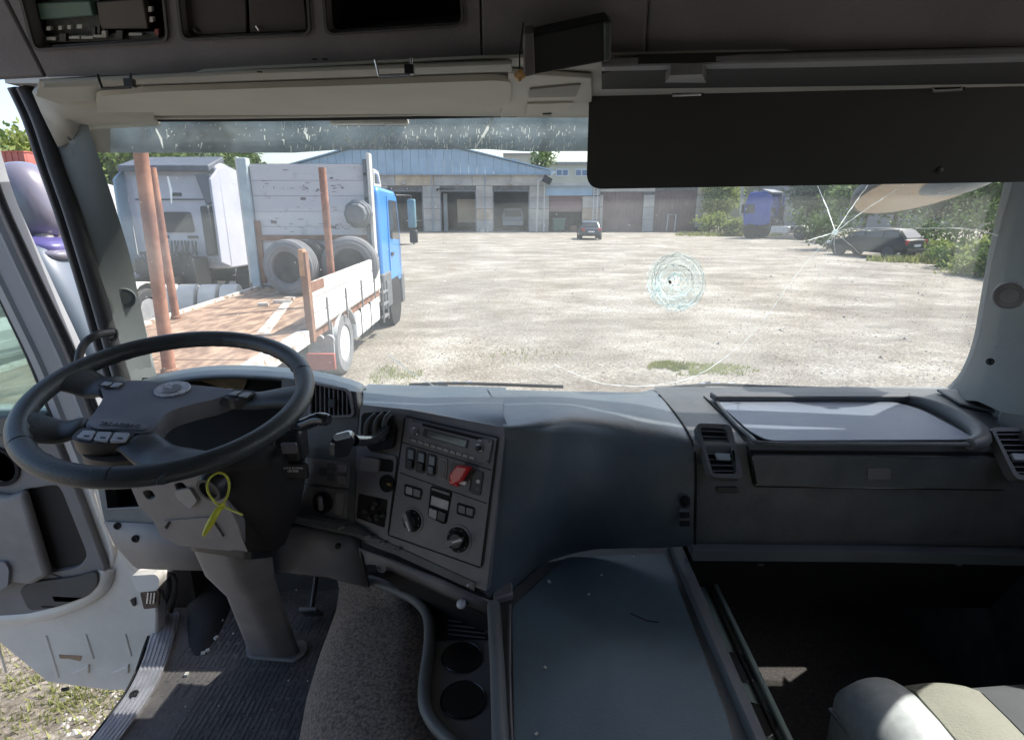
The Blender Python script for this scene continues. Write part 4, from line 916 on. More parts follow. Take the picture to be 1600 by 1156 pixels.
for (x0, y0, x1, y1) in ((243, 200, 255, 232), (262, 275, 268, 318), (770, 182, 742, 232), (475, 205, 480, 218), (540, 212, 545, 224)):
    M().grid([[WS(x0 - w2, y0, -.003) , WS(x0 + w2, y0 + 1, -.0035)] for x0, y0, w2 in ((x0, y0, 1.5), ((x0+x1)/2 + 2, (y0+y1)/2, 2.2), (x1, y1, .8))]).build('scratch', CRK, ev)
R = random.Random(77); drt = M()
for k in range(420):
    px = R.choice((R.uniform(440, 900), R.uniform(440, 900), R.uniform(200, 900))); py = R.uniform(190, 232); l = R.uniform(1, 9) if R.random() < .6 else 1
    a = WS(px, py, -.003); b_ = WS(px + R.uniform(-2, 1), py + l, -.003)
    w3 = V((R.uniform(.0005, .0013), 0, 0)); drt.add([a - w3, a + w3, b_ + w3, b_ - w3 - V((0, 0, .001))], [(0, 1, 2, 3)])
for k in range(150):
    a = WS(R.uniform(180, 1580), R.uniform(240, 600), -.003); s3 = R.uniform(.0006, .0014); drt.add([a + V((-s3, 0, 0)), a + V((0, 0, s3)), a + V((s3, 0, 0)), a + V((0, 0, -s3))], [(0, 1, 2, 3)])
tag(stuff(drt.build('glass_specks', CRK)), 'pale dirt specks and streaks on the windscreen glass', 'dirt')
lp = thing('marker_lamp', 'white strip lamp at the top of the visor board', 'lamp', WS(580, 192, .03)); a, b_ = WS(518, 196, .03), WS(640, 188, .03)
M().bb((a.x, a.y - .02, a.z), (b_.x, b_.y, b_.z)).build('lens', mat('lamp_lens_white', (.85, .82, .78), .3), lp, bevel=.004); M().bb((a.x + .01, a.y + .001, a.z + .002), (b_.x - .01, a.y + .03, b_.z - .002)).build('housing', BLACK, lp)
# front mirror outside, hanging over the top right of the screen
fm = thing('front_mirror', 'tan and dark front mirror hanging outside over the right of the screen', 'mirror', WS(1450, 290, .3))
mc = WS(1446, 289, .28); ax = V((.10, -.42, -1)).normalized()
M().lathe(mc, ax, [(-.02, .18), (0, .188), (.008, .188), (.010, .178)], 40).build('rim', BLACK, fm, smooth=30)
M().lathe(mc + ax*.011, ax, [(0, .177), (.003, .11), (.005, .001)], 40).build('mirror_glass', mat('mirror_reflected_tan', (.50, .40, .27), .25, .08, 4, metal=.5), fm, smooth=60)  # tan of the reflected ground is put into the glass colour
hc = WS(1494, 292, .25)
M().lathe(hc - V((0, 0, .00)), (.05, -.3, -1), [(-.10, .04), (-.08, .09), (-.03, .10), (.0, .085), (.012, .05), (.014, .01)], 28).build('housing', mat('mirror_housing_blue', (.16, .22, .27), .25, .1, 6), fm, smooth=60)
M().tube([hc, hc + V((.1, -.02, .35))], .018, 8).build('arm', BLACK, fm)
# ------------------------------------------------------------------ pillars
def pillar(name, inner, outer, tI, tO, m, label):
    rows = []
    I, O = spline([V((x, y, 0)) for x, y in inner], 5), spline([V((x, y, 0)) for x, y in outer], 5)
    A = [WS(p.x, p.y, -.01) for p in I]; Ab = [q + (V((-.02, .008, 0)) if q.x < 0 else V((0, .06, 0))) for q in A]
    n = len(I)
    B = [U(p.x, p.y, tO[0] + (tO[1]-tO[0])*i/(n-1)) for i, p in enumerate(O)]
    Mi = [a.lerp(b_, .5) + V((0, -.006, 0)) for a, b_ in zip(A, B)]; M1 = [a.lerp(b_, .15) + V((0, -.005, 0)) for a, b_ in zip(A, B)]
    C = [b_ + V((-.01 if b_.x < 0 else .01, .14, 0)) for b_ in B]
    o = M().grid([Ab, A, M1, Mi, B, C, Ab]).build(name, m, None, smooth=50); o['label'] = label
    return struct(o)
pillar('pillar', [(128, 160), (139, 200), (160, 262), (182, 330), (203, 400), (218, 470), (232, 540), (246, 640)], [(50, 135), (75, 185), (98, 262), (122, 330), (145, 400), (163, 470), (182, 540), (210, 660)], None, (1.30, 1.44), PILLAR, 'left front pillar')
pillar('pillar', [(1640, 140), (1618, 230), (1600, 290), (1588, 340), (1574, 400), (1561, 470), (1546, 545), (1520, 600), (1476, 634)], [(1700, 140), (1690, 230), (1680, 290), (1668, 340), (1655, 400), (1645, 470), (1636, 545), (1620, 600), (1600, 660)], None, (1.16, 1.22), PILLAR, 'right front pillar')
# door seal rails along the left pillar
ds = thing('door_seal', 'black ribbed rubber seal down the left pillar', 'seal', U(120, 400, 1.4))
sp0 = [(28, 138), (52, 190), (76, 262), (100, 330), (122, 400), (143, 470), (163, 540), (196, 650)]
for k, (dx, r, m) in enumerate(((16, .018, RUBBER), (6, .006, PANEL), (-2, .010, RUBBER), (-9, .005, PANEL), (20, .010, BLACK))):
    M().tube(spline([U(x + dx - 4, y, 1.30 + .13*i/7 + (.02 if k == 4 else -.01*(k % 2))) for i, (x, y) in enumerate(sp0)], 5), r, 8).build('seal_lip', m, ds, smooth=60)
def button(name, lab, px, py, t, r, n_, m, cat):
    c = U(px, py, t); th_ = thing(name, lab, cat, c); ax = (EYE - c).normalized() if n_ is None else n_
    M().lathe(c, ax, [(-.02, r*1.0), (.004, r), (.006, r*.92), (.003, r*.86), (.003, r*.6), (.006, r*.55), (.006, .001)], 28).build('cap', m, th_, smooth=35); return th_
button('vent_cap', 'round grey plug on the left pillar', 194, 466, 1.44, .026, V((.55, -.8, 0)).normalized(), PILLAR, 'plug')
button('vent_cap', 'round grey plug on the right pillar', 1577, 462, 1.20, .028, V((-.6, -.8, 0)).normalized(), TRIM, 'plug')
for (px, py, t, lab) in ((112, 215, 1.32, 'dark screw hole high on the left pillar'), (1547, 565, 1.27, 'small dark screw hole low on the right pillar')):
    c = U(px, py, t); o = M().lathe(c, (EYE - c).normalized(), [(-.012, .008), (.003, .008), (.004, .005), (.001, .001)], 12).build('screw', BLACK); tag(o, lab, 'screw')
# grab handle by left pillar
gh = thing('grab_handle', 'black curved grab handle low on the left pillar', 'handle', U(150, 540, 1.38))
M().tube(spline([U(127, 605, 1.30), U(122, 570, 1.30), U(130, 540, 1.31), U(150, 524, 1.33), U(176, 519, 1.37)], 6), .009, 10).build('grip', BLACK, gh, smooth=60)
M().tube(spline([U(170, 515, 1.37), U(180, 516, 1.38), U(181, 527, 1.38), U(172, 534, 1.37)], 5), .005, 8).build('end_loop', BLACK, gh, smooth=60)
# ------------------------------------------------------------------ header, ceiling
HD = .205
hdr_pts = [Z(56, 150, HD), Z(62, 128, HD), Z(400, 108, HD), Z(750, 92, HD), Z(1100, 84, HD), Z(1700, 74, HD)]
back = [WS(1700, 162), WS(1200, 172), WS(925, 178), WS(700, 183), WS(460, 187), WS(250, 188), WS(128, 186)]
back = [V((q.x, q.y + .01, 2.6 + HD)) for q in back]
hd = struct(M().prism(hdr_pts + back, V((0, 0, 1)), 0, .004).build('ceiling', CREAM)); hd['label'] = 'cream header above the windscreen'
hl = M().tube(spline([WS(128, 176, -.03), WS(250, 181, -.03), WS(460, 179, -.03), WS(700, 175, -.03), WS(925, 170, -.03)], 5), .008, 8).build('header_lip', CREAM, None, smooth=60); tag(hl, 'rolled cream lip over the top edge of the screen', 'trim')
# corner piece where header meets left pillar
cpz = M().grid([[U(56, 135, 1.2), U(100, 148, 1.18), U(150, 150, 1.17), U(240, 142, 1.15)], [U(70, 170, 1.28), U(105, 175, 1.27), U(140, 178, 1.27), U(240, 180, 1.27)], [U(96, 225, 1.33), U(118, 215, 1.33), U(139, 192, 1.33), U(250, 187, 1.36)]])
cpo = cpz.build('corner_trim', CREAM, None, smooth=80, solid=.015); tag(cpo, 'beige corner trim joining left pillar and header', 'trim')
# --- overhead shelf
lip = [Z(-120, 148, .2), Z(60, 134, .2), Z(400, 114, .2), Z(750, 100, .2), Z(1000, 96, .2), Z(1600, 82, .2), Z(1750, 80, .2)]
oc = thing('overhead_shelf', 'dark overhead storage shelf running across the top of the cab', 'shelf', Z(750, 100, .2))
OP = Pl(Z(60, 122, .205), Z(1000, 90, .205), U(500, -60, .80))
def ohole(pts, r=.012): return rnd(OP.P(pts), r)
h1 = [(22, -60), (58, 76), (262, 62), (250, -60)]
h2 = [(275, -60), (288, 60), (484, 52), (476, -60)]
h3 = [(505, -60), (513, 52), (722, 38), (716, -60)]
out = [(-200, 138), (-200, -120), (745, -120), (752, 97), (400, 113), (76, 123)]
seam_x = [(-200, 138), (-200, -120), (-40, -120), (10, 0), (74, 122)]
M().prism(OP.P([(-200, 136), (-200, -120), (-50, -120), (8, 0), (70, 122)]), OP.n, -.02, 0).build('side_panel', OVER, oc, bevel=.004)
M().prism(OP.P([(74, 121), (13, 0), (-44, -120), (746, -120), (751, 97), (400, 112)]), OP.n, -.02, 0, [ohole(h1), ohole(h2), ohole(h3)]).build('face_panel', OVER, oc)
M().prism(OP.P([(754, 97), (749, -120), (1022, -120), (1005, 90)]), OP.n, -.02, 0).build('face_panel', OVER, oc, bevel=.003)
M().prism(OP.P([(1008, 90), (1025, -120), (1800, -120), (1800, 68), (1600, 74)]), OP.n, -.02, 0).build('face_panel', OVER, oc, bevel=.003)
for pts in (h1, h2, h3):
    q = OP.P(pts); m = M(); n = OP.n
    m.grid([[p + n*(-.021) for p in q + q[:1]], [p + n*(-.13) for p in q + q[:1]]]); m.add([p + n*(-.13) for p in q], [(0, 1, 2, 3)]); m.build('compartment', MATTBLACK, oc, solid=.003)
    rr = rnd(OP.P([(x + (4 if x > (pts[0][0]+pts[2][0])/2 else -4), y + (4 if y > 0 else 0)) for x, y in pts]), .014)
    M().prism(rr, n, .0, .005, [rnd(OP.P(pts, 0), .012)]).build('bezel', mat('bezel_dark', (.07, .065, .065), .6), oc)
LIPM = mat('lip_strip_light', (.30, .29, .25), .65, .06, 6)
M().prism([Z(66, 132, .200), Z(66, 125, .2), Z(400, 108, .2), Z(757, 95, .2), Z(800, 93, .2), Z(800, 106, .2), Z(757, 107, .2), Z(400, 120, .2)], V((0, 0, 1)), -.006, .0).build('lip_strip', LIPM, oc, bevel=.002)
M().prism([Z(940, 98, .2), Z(940, 90, .2), Z(1300, 80, .2), Z(1700, 70, .2), Z(1700, 80, .2), Z(1300, 91, .2)], V((0, 0, 1)), -.012, .0).build('lip_strip', PANEL, oc, bevel=.003)
for (px, py) in ((708, 104), (406, 113), (492, 93), (508, 93), (770, 100), (788, 100)):
    c = U(px, py, .86); M().box(c, (.007, .003, .002)).build('clip_hole', BLACK, oc)
# control unit inside the first compartment
cu_ = thing('fuse_unit', 'exposed control unit with white connectors in the left overhead opening', 'control unit', OP.p(150, 30, -.03))
M().prism(OP.P([(64, 68), (50, -20), (150, -20), (166, 60)], -.03), OP.n, -.02, .0).build('circuit_frame', mat('unit_grey', (.10, .105, .09), .6, .2, 60), cu_)
M().prism(OP.P([(72, 30), (66, 4), (148, 0), (154, 24)], -.028), OP.n, 0, .012).build('relay_cover', mat('unit_green', (.13, .22, .17), .5), cu_, bevel=.002)
M().prism(OP.P([(166, 44), (160, 2), (232, -4), (240, 44)], -.028), OP.n, 0, .014).build('relay_cover', mat('unit_brown', (.09, .075, .06), .5), cu_, bevel=.002)
M().prism(OP.P([(68, 67), (66, 56), (250, 48), (254, 60)], -.028), OP.n, 0, .008).build('lower_rail', mat('unit_grey', (.1, .1, .09)), cu_, bevel=.001)
R = random.Random(31)
for (px, py, w_, h_, mm) in ((80, 44, 6, 6, 0), (98, 43, 5, 6, 0), (112, 42, 5, 6, 0), (128, 41, 8, 6, 0), (150, 48, 5, 12, 1), (158, 46, 4, 12, 1), (166, 52, 6, 8, 0), (84, 60, 14, 5, 0), (102, 58, 10, 12, 1), (120, 58, 16, 4, 0), (140, 58, 18, 4, 0), (160, 56, 20, 4, 0), (190, 54, 10, 14, 1), (215, 53, 20, 4, 0), (240, 30, 5, 8, 0), (238, 14, 5, 8, 0), (248, 50, 6, 10, 2)):
    M().prism(OP.P([(px - w_/2, py - h_/2), (px + w_/2, py - h_/2), (px + w_/2, py + h_/2), (px - w_/2, py + h_/2)], -.018), OP.n, 0, .006).build('connector', (mat('connector_white', (.55, .52, .45), .5), BLACK, mat('connector_red', (.3, .06, .05), .5))[mm], cu_)
# flap doors in the second compartment
for (pts, lab) in (([(292, 57), (281, -40), (382, -40), (386, 53)], 0), ([(390, 53), (386, -40), (472, -40), (480, 49)], 1)):
    f_ = M().prism(OP.P(pts, -.012), OP.n, -.004, .0).build('flap_door', mat('flap_dark', (.045, .035, .032), .5, .1, 8), oc, bevel=.002)
    c = OP.p(pts[0][0] + 10, pts[0][1] - 12, -.008); M().tube([c, c + V((.004, 0, -.006))], .0015, 5).build('latch', CHROME, f_)
# cream centre console panels
cc = thing('header_console', 'cream centre panel with a small storage flap above the screen', 'panel', Z(860, 150, HD))
def zs(pts, h0, h1, m, nm, par, r=.0, bev=.002): 
    q = [Z(x, y, HD) for x, y in pts]; q = rnd(q, r) if r else q
    return M().prism(q, V((0, 0, 1)), h0, h1).build(nm, m, par, bevel=bev)
zs([(795, 104), (925, 112), (925, 172), (782, 176)], -.010, -.002, CREAM, 'panel', cc, 0)
zs([(824, 151), (896, 149), (890, 168), (821, 170)], -.014, -.0105, CREAM, 'flap', cc, .004)
zs([(826, 141), (828, 127), (908, 119), (900, 139)], -.0135, -.0105, mat('grey_insert', (.22, .21, .19), .7), 'insert', cc, .004)
zs([(848, 166), (862, 165), (862, 168), (848, 168)], -.017, -.0142, BLACK, 'finger_slot', cc, 0, 0)
# left visor, folded up
lv = thing('sun_visor', 'cream sun visor folded flat above the steering wheel side', 'sun visor', Z(450, 140, HD - .02))
vp = rnd([Z(132, 146, HD), Z(60, 142, HD), Z(150, 138, HD), Z(240, 130, HD), Z(560, 119, HD), Z(775, 111, HD), Z(798, 114, HD), Z(796, 152, HD), Z(780, 161, HD), Z(560, 168, HD), Z(150, 171, HD)][2:], .03, 5)
M().prism(vp, V((0, 0, 1)), -.014, -.004).build('visor_board', CREAM, lv, bevel=.006)
dk_ = M().prism(rnd([Z(230, 126, HD), Z(560, 114, HD), Z(802, 106, HD), Z(808, 165, HD), Z(560, 175, HD), Z(140, 176, HD)], .03), V((0, 0, 1)), -.0035, -.001).build('visor_recess', mat('recess_grey', (.16, .15, .135), .8), lv)
for (x0, x1, y) in ((592, 640, 119), (160, 204, 139)):
    a, b_ = Z(x0, y, HD - .03), Z(x1, y - 2, HD - .03); M().tube([a + V((-.004, 0, .02)), a, b_, b_ + V((.004, 0, .02))], .0022, 8).build('hinge_clip', CHROME if x0 > 500 else BLACK, lv)
    M().box(b_ + V((0, 0, .006)), (.012, .012, .012)).build('clip_end', BLACK, lv)
# right visor, hanging down: board with soft rounded corners
rv = thing('sun_visor', 'large black sun visor folded down over the passenger side of the screen', 'sun visor', U(1260, 130, 1.12))
VP = Pl(U(925, 290, 1.20), U(1600, 287, 1.10), U(925, 125, 1.10))
M().prism(rnd(VP.P([(921, 131)] + [(1700, 103), (1630, 284), (916, 296)]), .035, 8), VP.n, -.028, .0).build('visor_board', mat('visor_black', (.03, .029, .028), .75, .1, 8, .3, 500), rv, bevel=.009, seg=3)
PIPE = mat('pale_piping', (.30, .29, .25), .7, .2, 60)
pth = spline([VP.p(948, 133, .004), VP.p(1050, 129, .004), VP.p(1200, 124, .004), VP.p(1458, 118, .004)], 8)
M().tube(pth, .0035, 8).build('edge_piping', PIPE, rv)
for k in range(34):
    p = VP.p(950 + k*7.2, 131.5 - k*.27, -.003); M().box(p, (.004, .004, .0045), Matrix.Rotation(.6, 3, 'Y')).build('stitch', PIPE, rv)
for (x, y) in ((1075, 138), (1482, 131)):
    M().prism(VP.P([(x - 26, y - 22), (x + 28, y - 23), (x + 24, y + 12), (x - 24, y + 14)], .0), VP.n, -.0, .006).build('hinge_plate', MATTBLACK, rv, bevel=.002)
    M().tube([VP.p(x - 24, y + 3, .006), VP.p(x - 24, y + 12, .014), VP.p(x + 20, y + 10, .014), VP.p(x + 20, y + 1, .006)], .0028, 8).build('hinge_clip', CHROME, rv)
M().lathe(VP.p(1468, 266, 0), VP.n, [(0, .007), (.003, .006), (.004, .001)], 12).build('stud', BLACK, rv)
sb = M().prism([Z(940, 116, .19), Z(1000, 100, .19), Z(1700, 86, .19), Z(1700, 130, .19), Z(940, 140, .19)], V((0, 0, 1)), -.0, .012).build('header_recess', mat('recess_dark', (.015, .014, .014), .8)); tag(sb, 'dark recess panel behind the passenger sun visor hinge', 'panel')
hp2 = M().prism([Z(1040, 118, .185), Z(1048, 106, .185), Z(1098, 104, .185), Z(1104, 118, .185)], V((0, 0, 1)), -.01, .004).build('visor_mount', PANEL); tag(hp2, 'grey mount where the passenger visor meets the header', 'mount')
# hanging black unit in the centre
bx = thing('hanging_unit', 'black box hanging in a bracket at the middle of the header', 'box', U(885, 80, .95))
BP_ = Pl(U(830, 120, .80), U(950, 90, .78), U(830, 40, .76))
M().prism(BP_.P([(832, 118), (832, 56), (952, 30), (950, 96)]), BP_.n, -.06, 0).build('casing', mat('unit_black', (.012, .011, .011), .6), bx, bevel=.003)
M().prism(BP_.P([(818, 122), (817, 52), (834, 50), (836, 118)], .004), BP_.n, -.05, .0).build('side_bracket', mat('bracket_brown_grey', (.12, .11, .105), .45), bx, bevel=.003)
M().prism(BP_.P([(944, 98), (943, 36), (956, 32), (955, 94)], .004), BP_.n, -.05, .0).build('side_bracket', mat('bracket_green_grey', (.06, .075, .07), .45), bx, bevel=.003)
# ornament
orn = thing('charm', 'small amber charm hanging on a dark cord beside the black box', 'charm', U(812, 118, .78))
M().tube(spline([U(818, 36, .78), U(815, 60, .78), U(812, 85, .78), U(812, 112, .78)], 5), .0012, 6).build('cord', BLACK, orn)
AMB = mat('amber_bead', (.55, .33, .13), .3, .2, 90)
for (dx, dy, r) in ((0, 0, .006), (-5, 2, .004), (5, 2, .004), (0, 7, .0035), (2, -6, .003)):
    c = U(812 + dx, 117 + dy, .78); M().lathe(c, (0, 0, 1), [(-r, .0003), (-r*.7, r*.7), (0, r), (r*.7, r*.7), (r, .0003)], 12).build('bead', AMB, orn, smooth=80)
# roof over the front part of the cab
rf = struct(M().bb((-1.14, -.95, 3.05), (1.35, 1.45, 3.08)).build('ceiling', mat('roof_lining', (.20, .19, .17), .8))); rf['label'] = 'roof skin above the shelf'
WL_ = mat('cab_wall_lining', (.12, .12, .115), .8, .1, 5)
for (a, b_, lab) in (((1.262, -.95, 1.14), (1.30, 1.50, 2.30), 'right side wall below the passenger window'), ((1.262, -.95, 2.84), (1.30, 1.40, 3.05), 'right side wall above the passenger window'), ((1.262, -.95, 2.302), (1.30, -.05, 2.838), 'right side wall behind the passenger window'), ((-1.14, -.99, 1.14), (1.30, -.952, 3.05), 'rear wall of the cab'), ((-1.14, -.95, 1.14), (-1.10, .15, 3.05), 'left side wall behind the driver door'), ((1.262, 1.502, 1.14), (1.30, 1.74, 2.03), 'right side wall beside the passenger footwell'), ((1.262, 1.18, 2.302), (1.30, 1.50, 2.838), 'unseen sun blocker added ahead of the passenger window')):  # last box is an unseen post added to block sun; sill raised likewise
    o = struct(M().bb(a, b_).build('wall', WL_)); o['label'] = lab
rf2 = M().bb((-1.12, 1.39, 2.86), (1.35, 1.46, 3.05)); rf2 = struct(rf2.build('wall', WHITEP)); rf2['label'] = 'outer front panel above the screen'
# ================================================================== DASHBOARD
db = thing('dashboard', 'dark grey wraparound dashboard under the windscreen', 'dashboard', U(900, 720, 1.3))
def loft(cols, m, name, parent=db, sub=4, smooth=60, solid=0):
    """cols: list of columns, each a list of 3D points; splined both ways"""
    C = [spline(c, sub) for c in cols]; n = len(C[0])
    R_ = [spline([c[i] for c in C], sub) for i in range(n)]
    return M().grid(R_).build(name, m, parent, smooth=smooth, solid=solid)
def PT(px, py, t): return U(px, py, t)
BASE = -.475
def base(px, py=618): return Z(px, py, BASE)
# passenger side body
def colp(xb, xf, xm, xl, lower=850, tf=1.205, tm=1.20, tl=1.275):
    return [base(xb, 606) + V((0, .05, -.02)), Z(xb, 617, BASE), Z((xb*1.5+xf)/2.5, 650, BASE + .0), Z(xf, 686, -.478), PT(xf, 700, tf - .003), PT(xm, 740, tm + .006), PT(xl, 800, (tm+tl)/2 + .0), PT(xl, lower, tl), PT(xl, lower + 6, tl + .03)]
# plane for front face
FPp = Pl(PT(1170, 705, 1.20), PT(1560, 708, 1.20), PT(1180, 850, 1.278))
def fp(x, y, h=0): return FPp.p(x, y, h)
def colq(xb, xf, xl):
    xm = (xf*2 + xl)/3
    return [base(xb, 604) + V((0, .06, -.02)), Z(xb, 617, BASE), Z(xb*.6+xf*.4, 640, BASE), Z(xb*.25+xf*.75, 668, BASE), Z(xf, 690, -.478), fp(xf, 704), fp(xm, 740), fp(xl, 800), fp(xl, 850), fp(xl, 852, -.03)]
cols = [colq(1030, 1083, 1086), colq(1120, 1150, 1148), colq(1240, 1260, 1255), colq(1340, 1400, 1395), colq(1420, 1500, 1495), colq(1480, 1575, 1572), colq(1600, 1690, 1690)]
def loftl(cols, m, name, parent=db, solid=0, smooth=35):
    return M().grid([[c[i] for c in cols] for i in range(len(cols[0]))]).build(name, m, parent, smooth=smooth, solid=solid)
def densify(cols, k=3):
    n = len(cols[0]); R_ = [spline([c[i] for c in cols], k) for i in range(n)]
    return [[R_[i][j] for i in range(n)] for j in range(len(R_[0]))]
def roundcol(c, sub=4): return spline(c, sub)
ps = M().grid([list(q) for q in [roundcol(c) for c in densify(cols, 3)]]).build('passenger_side', GREYDK, db, smooth=80)
# middle section: convex pod flank running from the instrument panel round to the passenger side
def midcol(pts): return [PT(*p) for p in pts]
def mc_(xb, yb, x1, y1, t1, x2, y2, t2, x3, y3, t3, x4, y4, t4):
    a = Z(xb, yb, BASE); return [a + V((0, .07, -.03)), a, a.lerp(PT(x1, y1, t1), .5) + V((0, 0, .008)), PT(x1, y1, t1), PT(x2, y2, t2), PT(x3, y3, t3), PT(x4, y4, t4)]
mid = [mc_(762, 608, 786, 664, 1.150, 786, 690, 1.145, 774, 800, 1.15, 756, 925, 1.155),
       mc_(790, 609, 806, 663, 1.150, 806, 690, 1.145, 790, 800, 1.155, 772, 938, 1.17),
       mc_(832, 610, 855, 655, 1.175, 852, 695, 1.16, 832, 800, 1.18, 800, 925, 1.22),
       mc_(880, 611, 893, 650, 1.215, 895, 692, 1.205, 885, 780, 1.225, 850, 880, 1.30),
       mc_(930, 612, 942, 655, 1.25, 950, 698, 1.235, 948, 780, 1.245, 930, 858, 1.33),
       mc_(985, 613, 1010, 660, 1.275, 1025, 705, 1.225, 1030, 780, 1.235, 1025, 856, 1.30),
       [Z(1032, 604, BASE) + V((0, .07, -.03)), Z(1032, 617, BASE), Z(1055, 645, BASE), Z(1078, 680, BASE), fp(1087, 712), fp(1088, 780), fp(1087, 852)]]
dm = M().grid([roundcol(c) for c in densify(mid, 4)]).build('centre_section', DASHTOP, db, smooth=80)
# dark seam and soft ridge between centre and passenger side
M().tube(spline([Z(1030, 617, BASE + .001), Z(1054, 645, BASE + .001), Z(1077, 680, BASE + .001), fp(1086, 712, .001), fp(1087, 780, .001), fp(1086, 850, .001)], 8), .0028, 6).build('seam', MATTBLACK, db)
M().tube(spline([Z(1100, 620, BASE + .002), Z(1140, 658, BASE + .002), fp(1168, 700, .001), fp(1178, 752, .001)], 8), .0022, 6).build('seam', MATTBLACK, db)
# --- driver side: instrument binnacle hood
HOODT = [(196, 606), (230, 592), (285, 580), (340, 575), (400, 576), (460, 581), (510, 589), (556, 602), (566, 612)]
hood = []
for i, (x, y) in enumerate(HOODT):
    a = PT(x, y, 1.42); hood.append([a + V((0, .10, -.10)), a + V((0, .05, -.012)), a, PT(x, y + 8, 1.36), PT(x + (2 if i > 3 else 0), y + 14, 1.345), PT(x, y + 17, 1.36)])
M().grid([roundcol(c, 3) for c in densify(hood, 4)]).build('binnacle_hood', DASHTOP, db, smooth=80, solid=.006)
# instrument cluster
IP = Pl(PT(240, 620, 1.46), PT(470, 620, 1.46), PT(350, 700, 1.36))
M().prism(IP.P([(190, 590), (480, 590), (480, 740), (190, 740)]), IP.n, -.02, 0).build('instrument_face', MATTBLACK, db)
M().prism(rnd(IP.P([(300, 590), (388, 592), (380, 612), (340, 604)], .002), .01), IP.n, 0, .003).build('cluster_reflection', mat('cluster_reflection_tan', (.34, .25, .16), .2, .3, 20), db)  # tan patch painted to look like a reflection in the gauge glass
M().prism(IP.P([(262, 598), (266, 596), (268, 612), (264, 612)], .002), IP.n, 0, .004).build('cluster_divider', PANEL, db)
# --- driver-facing panel left of pod (vent, switches, lower trim)
LPn = Pl(PT(478, 600, 1.33), PT(560, 628, 1.30), PT(474, 800, 1.30))
def panel(pl, pts, h0, h1, m, nm, par=db, r=0.0, bev=.003, holes=()):
    q = pl.P(pts); q = rnd(q, r) if r else q
    return M().prism(q, pl.n, h0, h1, [rnd(pl.P(h[0]), h[1]) for h in holes]).build(nm, m, par, bevel=bev)
vent_h = [(487, 600), (545, 612), (552, 648), (487, 650)]
panel(LPn, [(440, 590), (478, 596), (556, 612), (560, 640), (553, 815), (440, 800)], -.03, 0, GREYDK, 'driver_side_panel', holes=[(vent_h, .012)], bev=0)
q = LPn.P(vent_h); n_ = LPn.n
vt = M().grid([[p for p in q + q[:1]], [p - n_*.05 for p in q + q[:1]]]).add([p - n_*.05 for p in q], [(0, 1, 2, 3)]).build('air_vent', MATTBLACK, db)
M().prism(rnd(LPn.P([(483, 596), (549, 608), (556, 652), (483, 654)]), .014), n_, .0, .006, [rnd(LPn.P(vent_h), .012)]).build('vent_frame', PANEL, vt, bevel=.002)
for k in range(8):
    x = 492 + k*7; M().prism(LPn.P([(x, 601 + k*1.6), (x + 1.6, 601.5 + k*1.6), (x + 2.0, 649), (x + .4, 649)], -.004), n_, -.03, .0).build('slat', PANEL, vt)
M().prism(LPn.P([(515, 622), (526, 624), (526, 638), (515, 637)], -.002), n_, 0, .008).build('slider', BLACK, vt, bevel=.002)
# small buttons of the lamp switch panel
panel(LPn, [(470, 714), (548, 722), (545, 762), (466, 752)], 0, .003, PANEL, 'switch_plate', bev=.0015)
panel(LPn, [(468, 756), (546, 766), (543, 812), (462, 800)], 0, .003, PANEL, 'switch_plate', bev=.0015)
for (x, y) in ((536, 731), (535, 749), (518, 729), (517, 745), (505, 736)):
    o = M().prism(rnd(LPn.P([(x - 6, y - 6), (x + 6, y - 5), (x + 6, y + 7), (x - 6, y + 6)], .003), .004), n_, 0, .005 if x > 530 else .0015).build('push_button', TRIM if x > 530 else GREYDK, db, bevel=.001)
c = LPn.p(505, 785, .003); M().lathe(c, n_, [(0, .024), (.004, .024), (.005, .021), (.001, .020), (.001, .001)], 28).build('light_switch', MATTBLACK, db, smooth=30)
M().box(c + n_*.012, (.011, .012, .034)).build('knob_grip', PANEL, bpy.data.objects['light_switch'], bevel=.004)
panel(LPn, [(527, 768), (539, 770), (537, 804), (525, 802)], .003, .006, TRIM, 'blank_switch', r=.004)
# lower knee panel
KP = Pl(PT(440, 812, 1.27), PT(556, 820, 1.27), PT(570, 915, 1.25))
KR = Pl(PT(558, 845, 1.262), PT(765, 935, 1.16), PT(575, 910, 1.27))
M().grid([[PT(330, 812, 1.30), PT(440, 812, 1.285), PT(500, 818, 1.28), PT(560, 832, 1.27)], [PT(330, 850, 1.29), PT(440, 842, 1.275), PT(500, 846, 1.27), PT(564, 862, 1.26)], [PT(345, 896, 1.31), PT(440, 894, 1.295), PT(510, 900, 1.29), PT(574, 915, 1.28)], [PT(345, 898, 1.40), PT(440, 896, 1.40), PT(510, 902, 1.40), PT(574, 918, 1.38)]]).build('knee_panel', PANEL, db, smooth=50, solid=.006)
M().lathe(PT(528, 853, 1.263), (0, -1, 0), [(-.004, .006), (.003, .006), (.003, .001)], 12).build('screw_hole', MATTBLACK, db)
M().tube([PT(559, 832, 1.262), PT(566, 870, 1.256), PT(576, 916, 1.277)], .0028, 6).build('seam', MATTBLACK, db)
# ledge strip under the panels
M().prism([PT(440, 800, 1.275), PT(556, 822, 1.265), PT(600, 842, 1.25), PT(745, 908, 1.155), PT(742, 922, 1.158), PT(596, 855, 1.25), PT(552, 836, 1.265), PT(440, 812, 1.275)], V((0, -1, 0)), -.01, .004).build('ledge_strip', GREYDK, db, bevel=.002)
for (x, y, t) in ((533, 824, 1.26), (575, 838, 1.25), (597, 848, 1.24), (620, 858, 1.225), (735, 913, 1.145)):
    M().box(PT(x, y, t), (.014, .006, .006), Matrix.Rotation(-.4, 3, 'Y')).build('clip', CHROME if x == 735 else PANEL, db, bevel=.001)
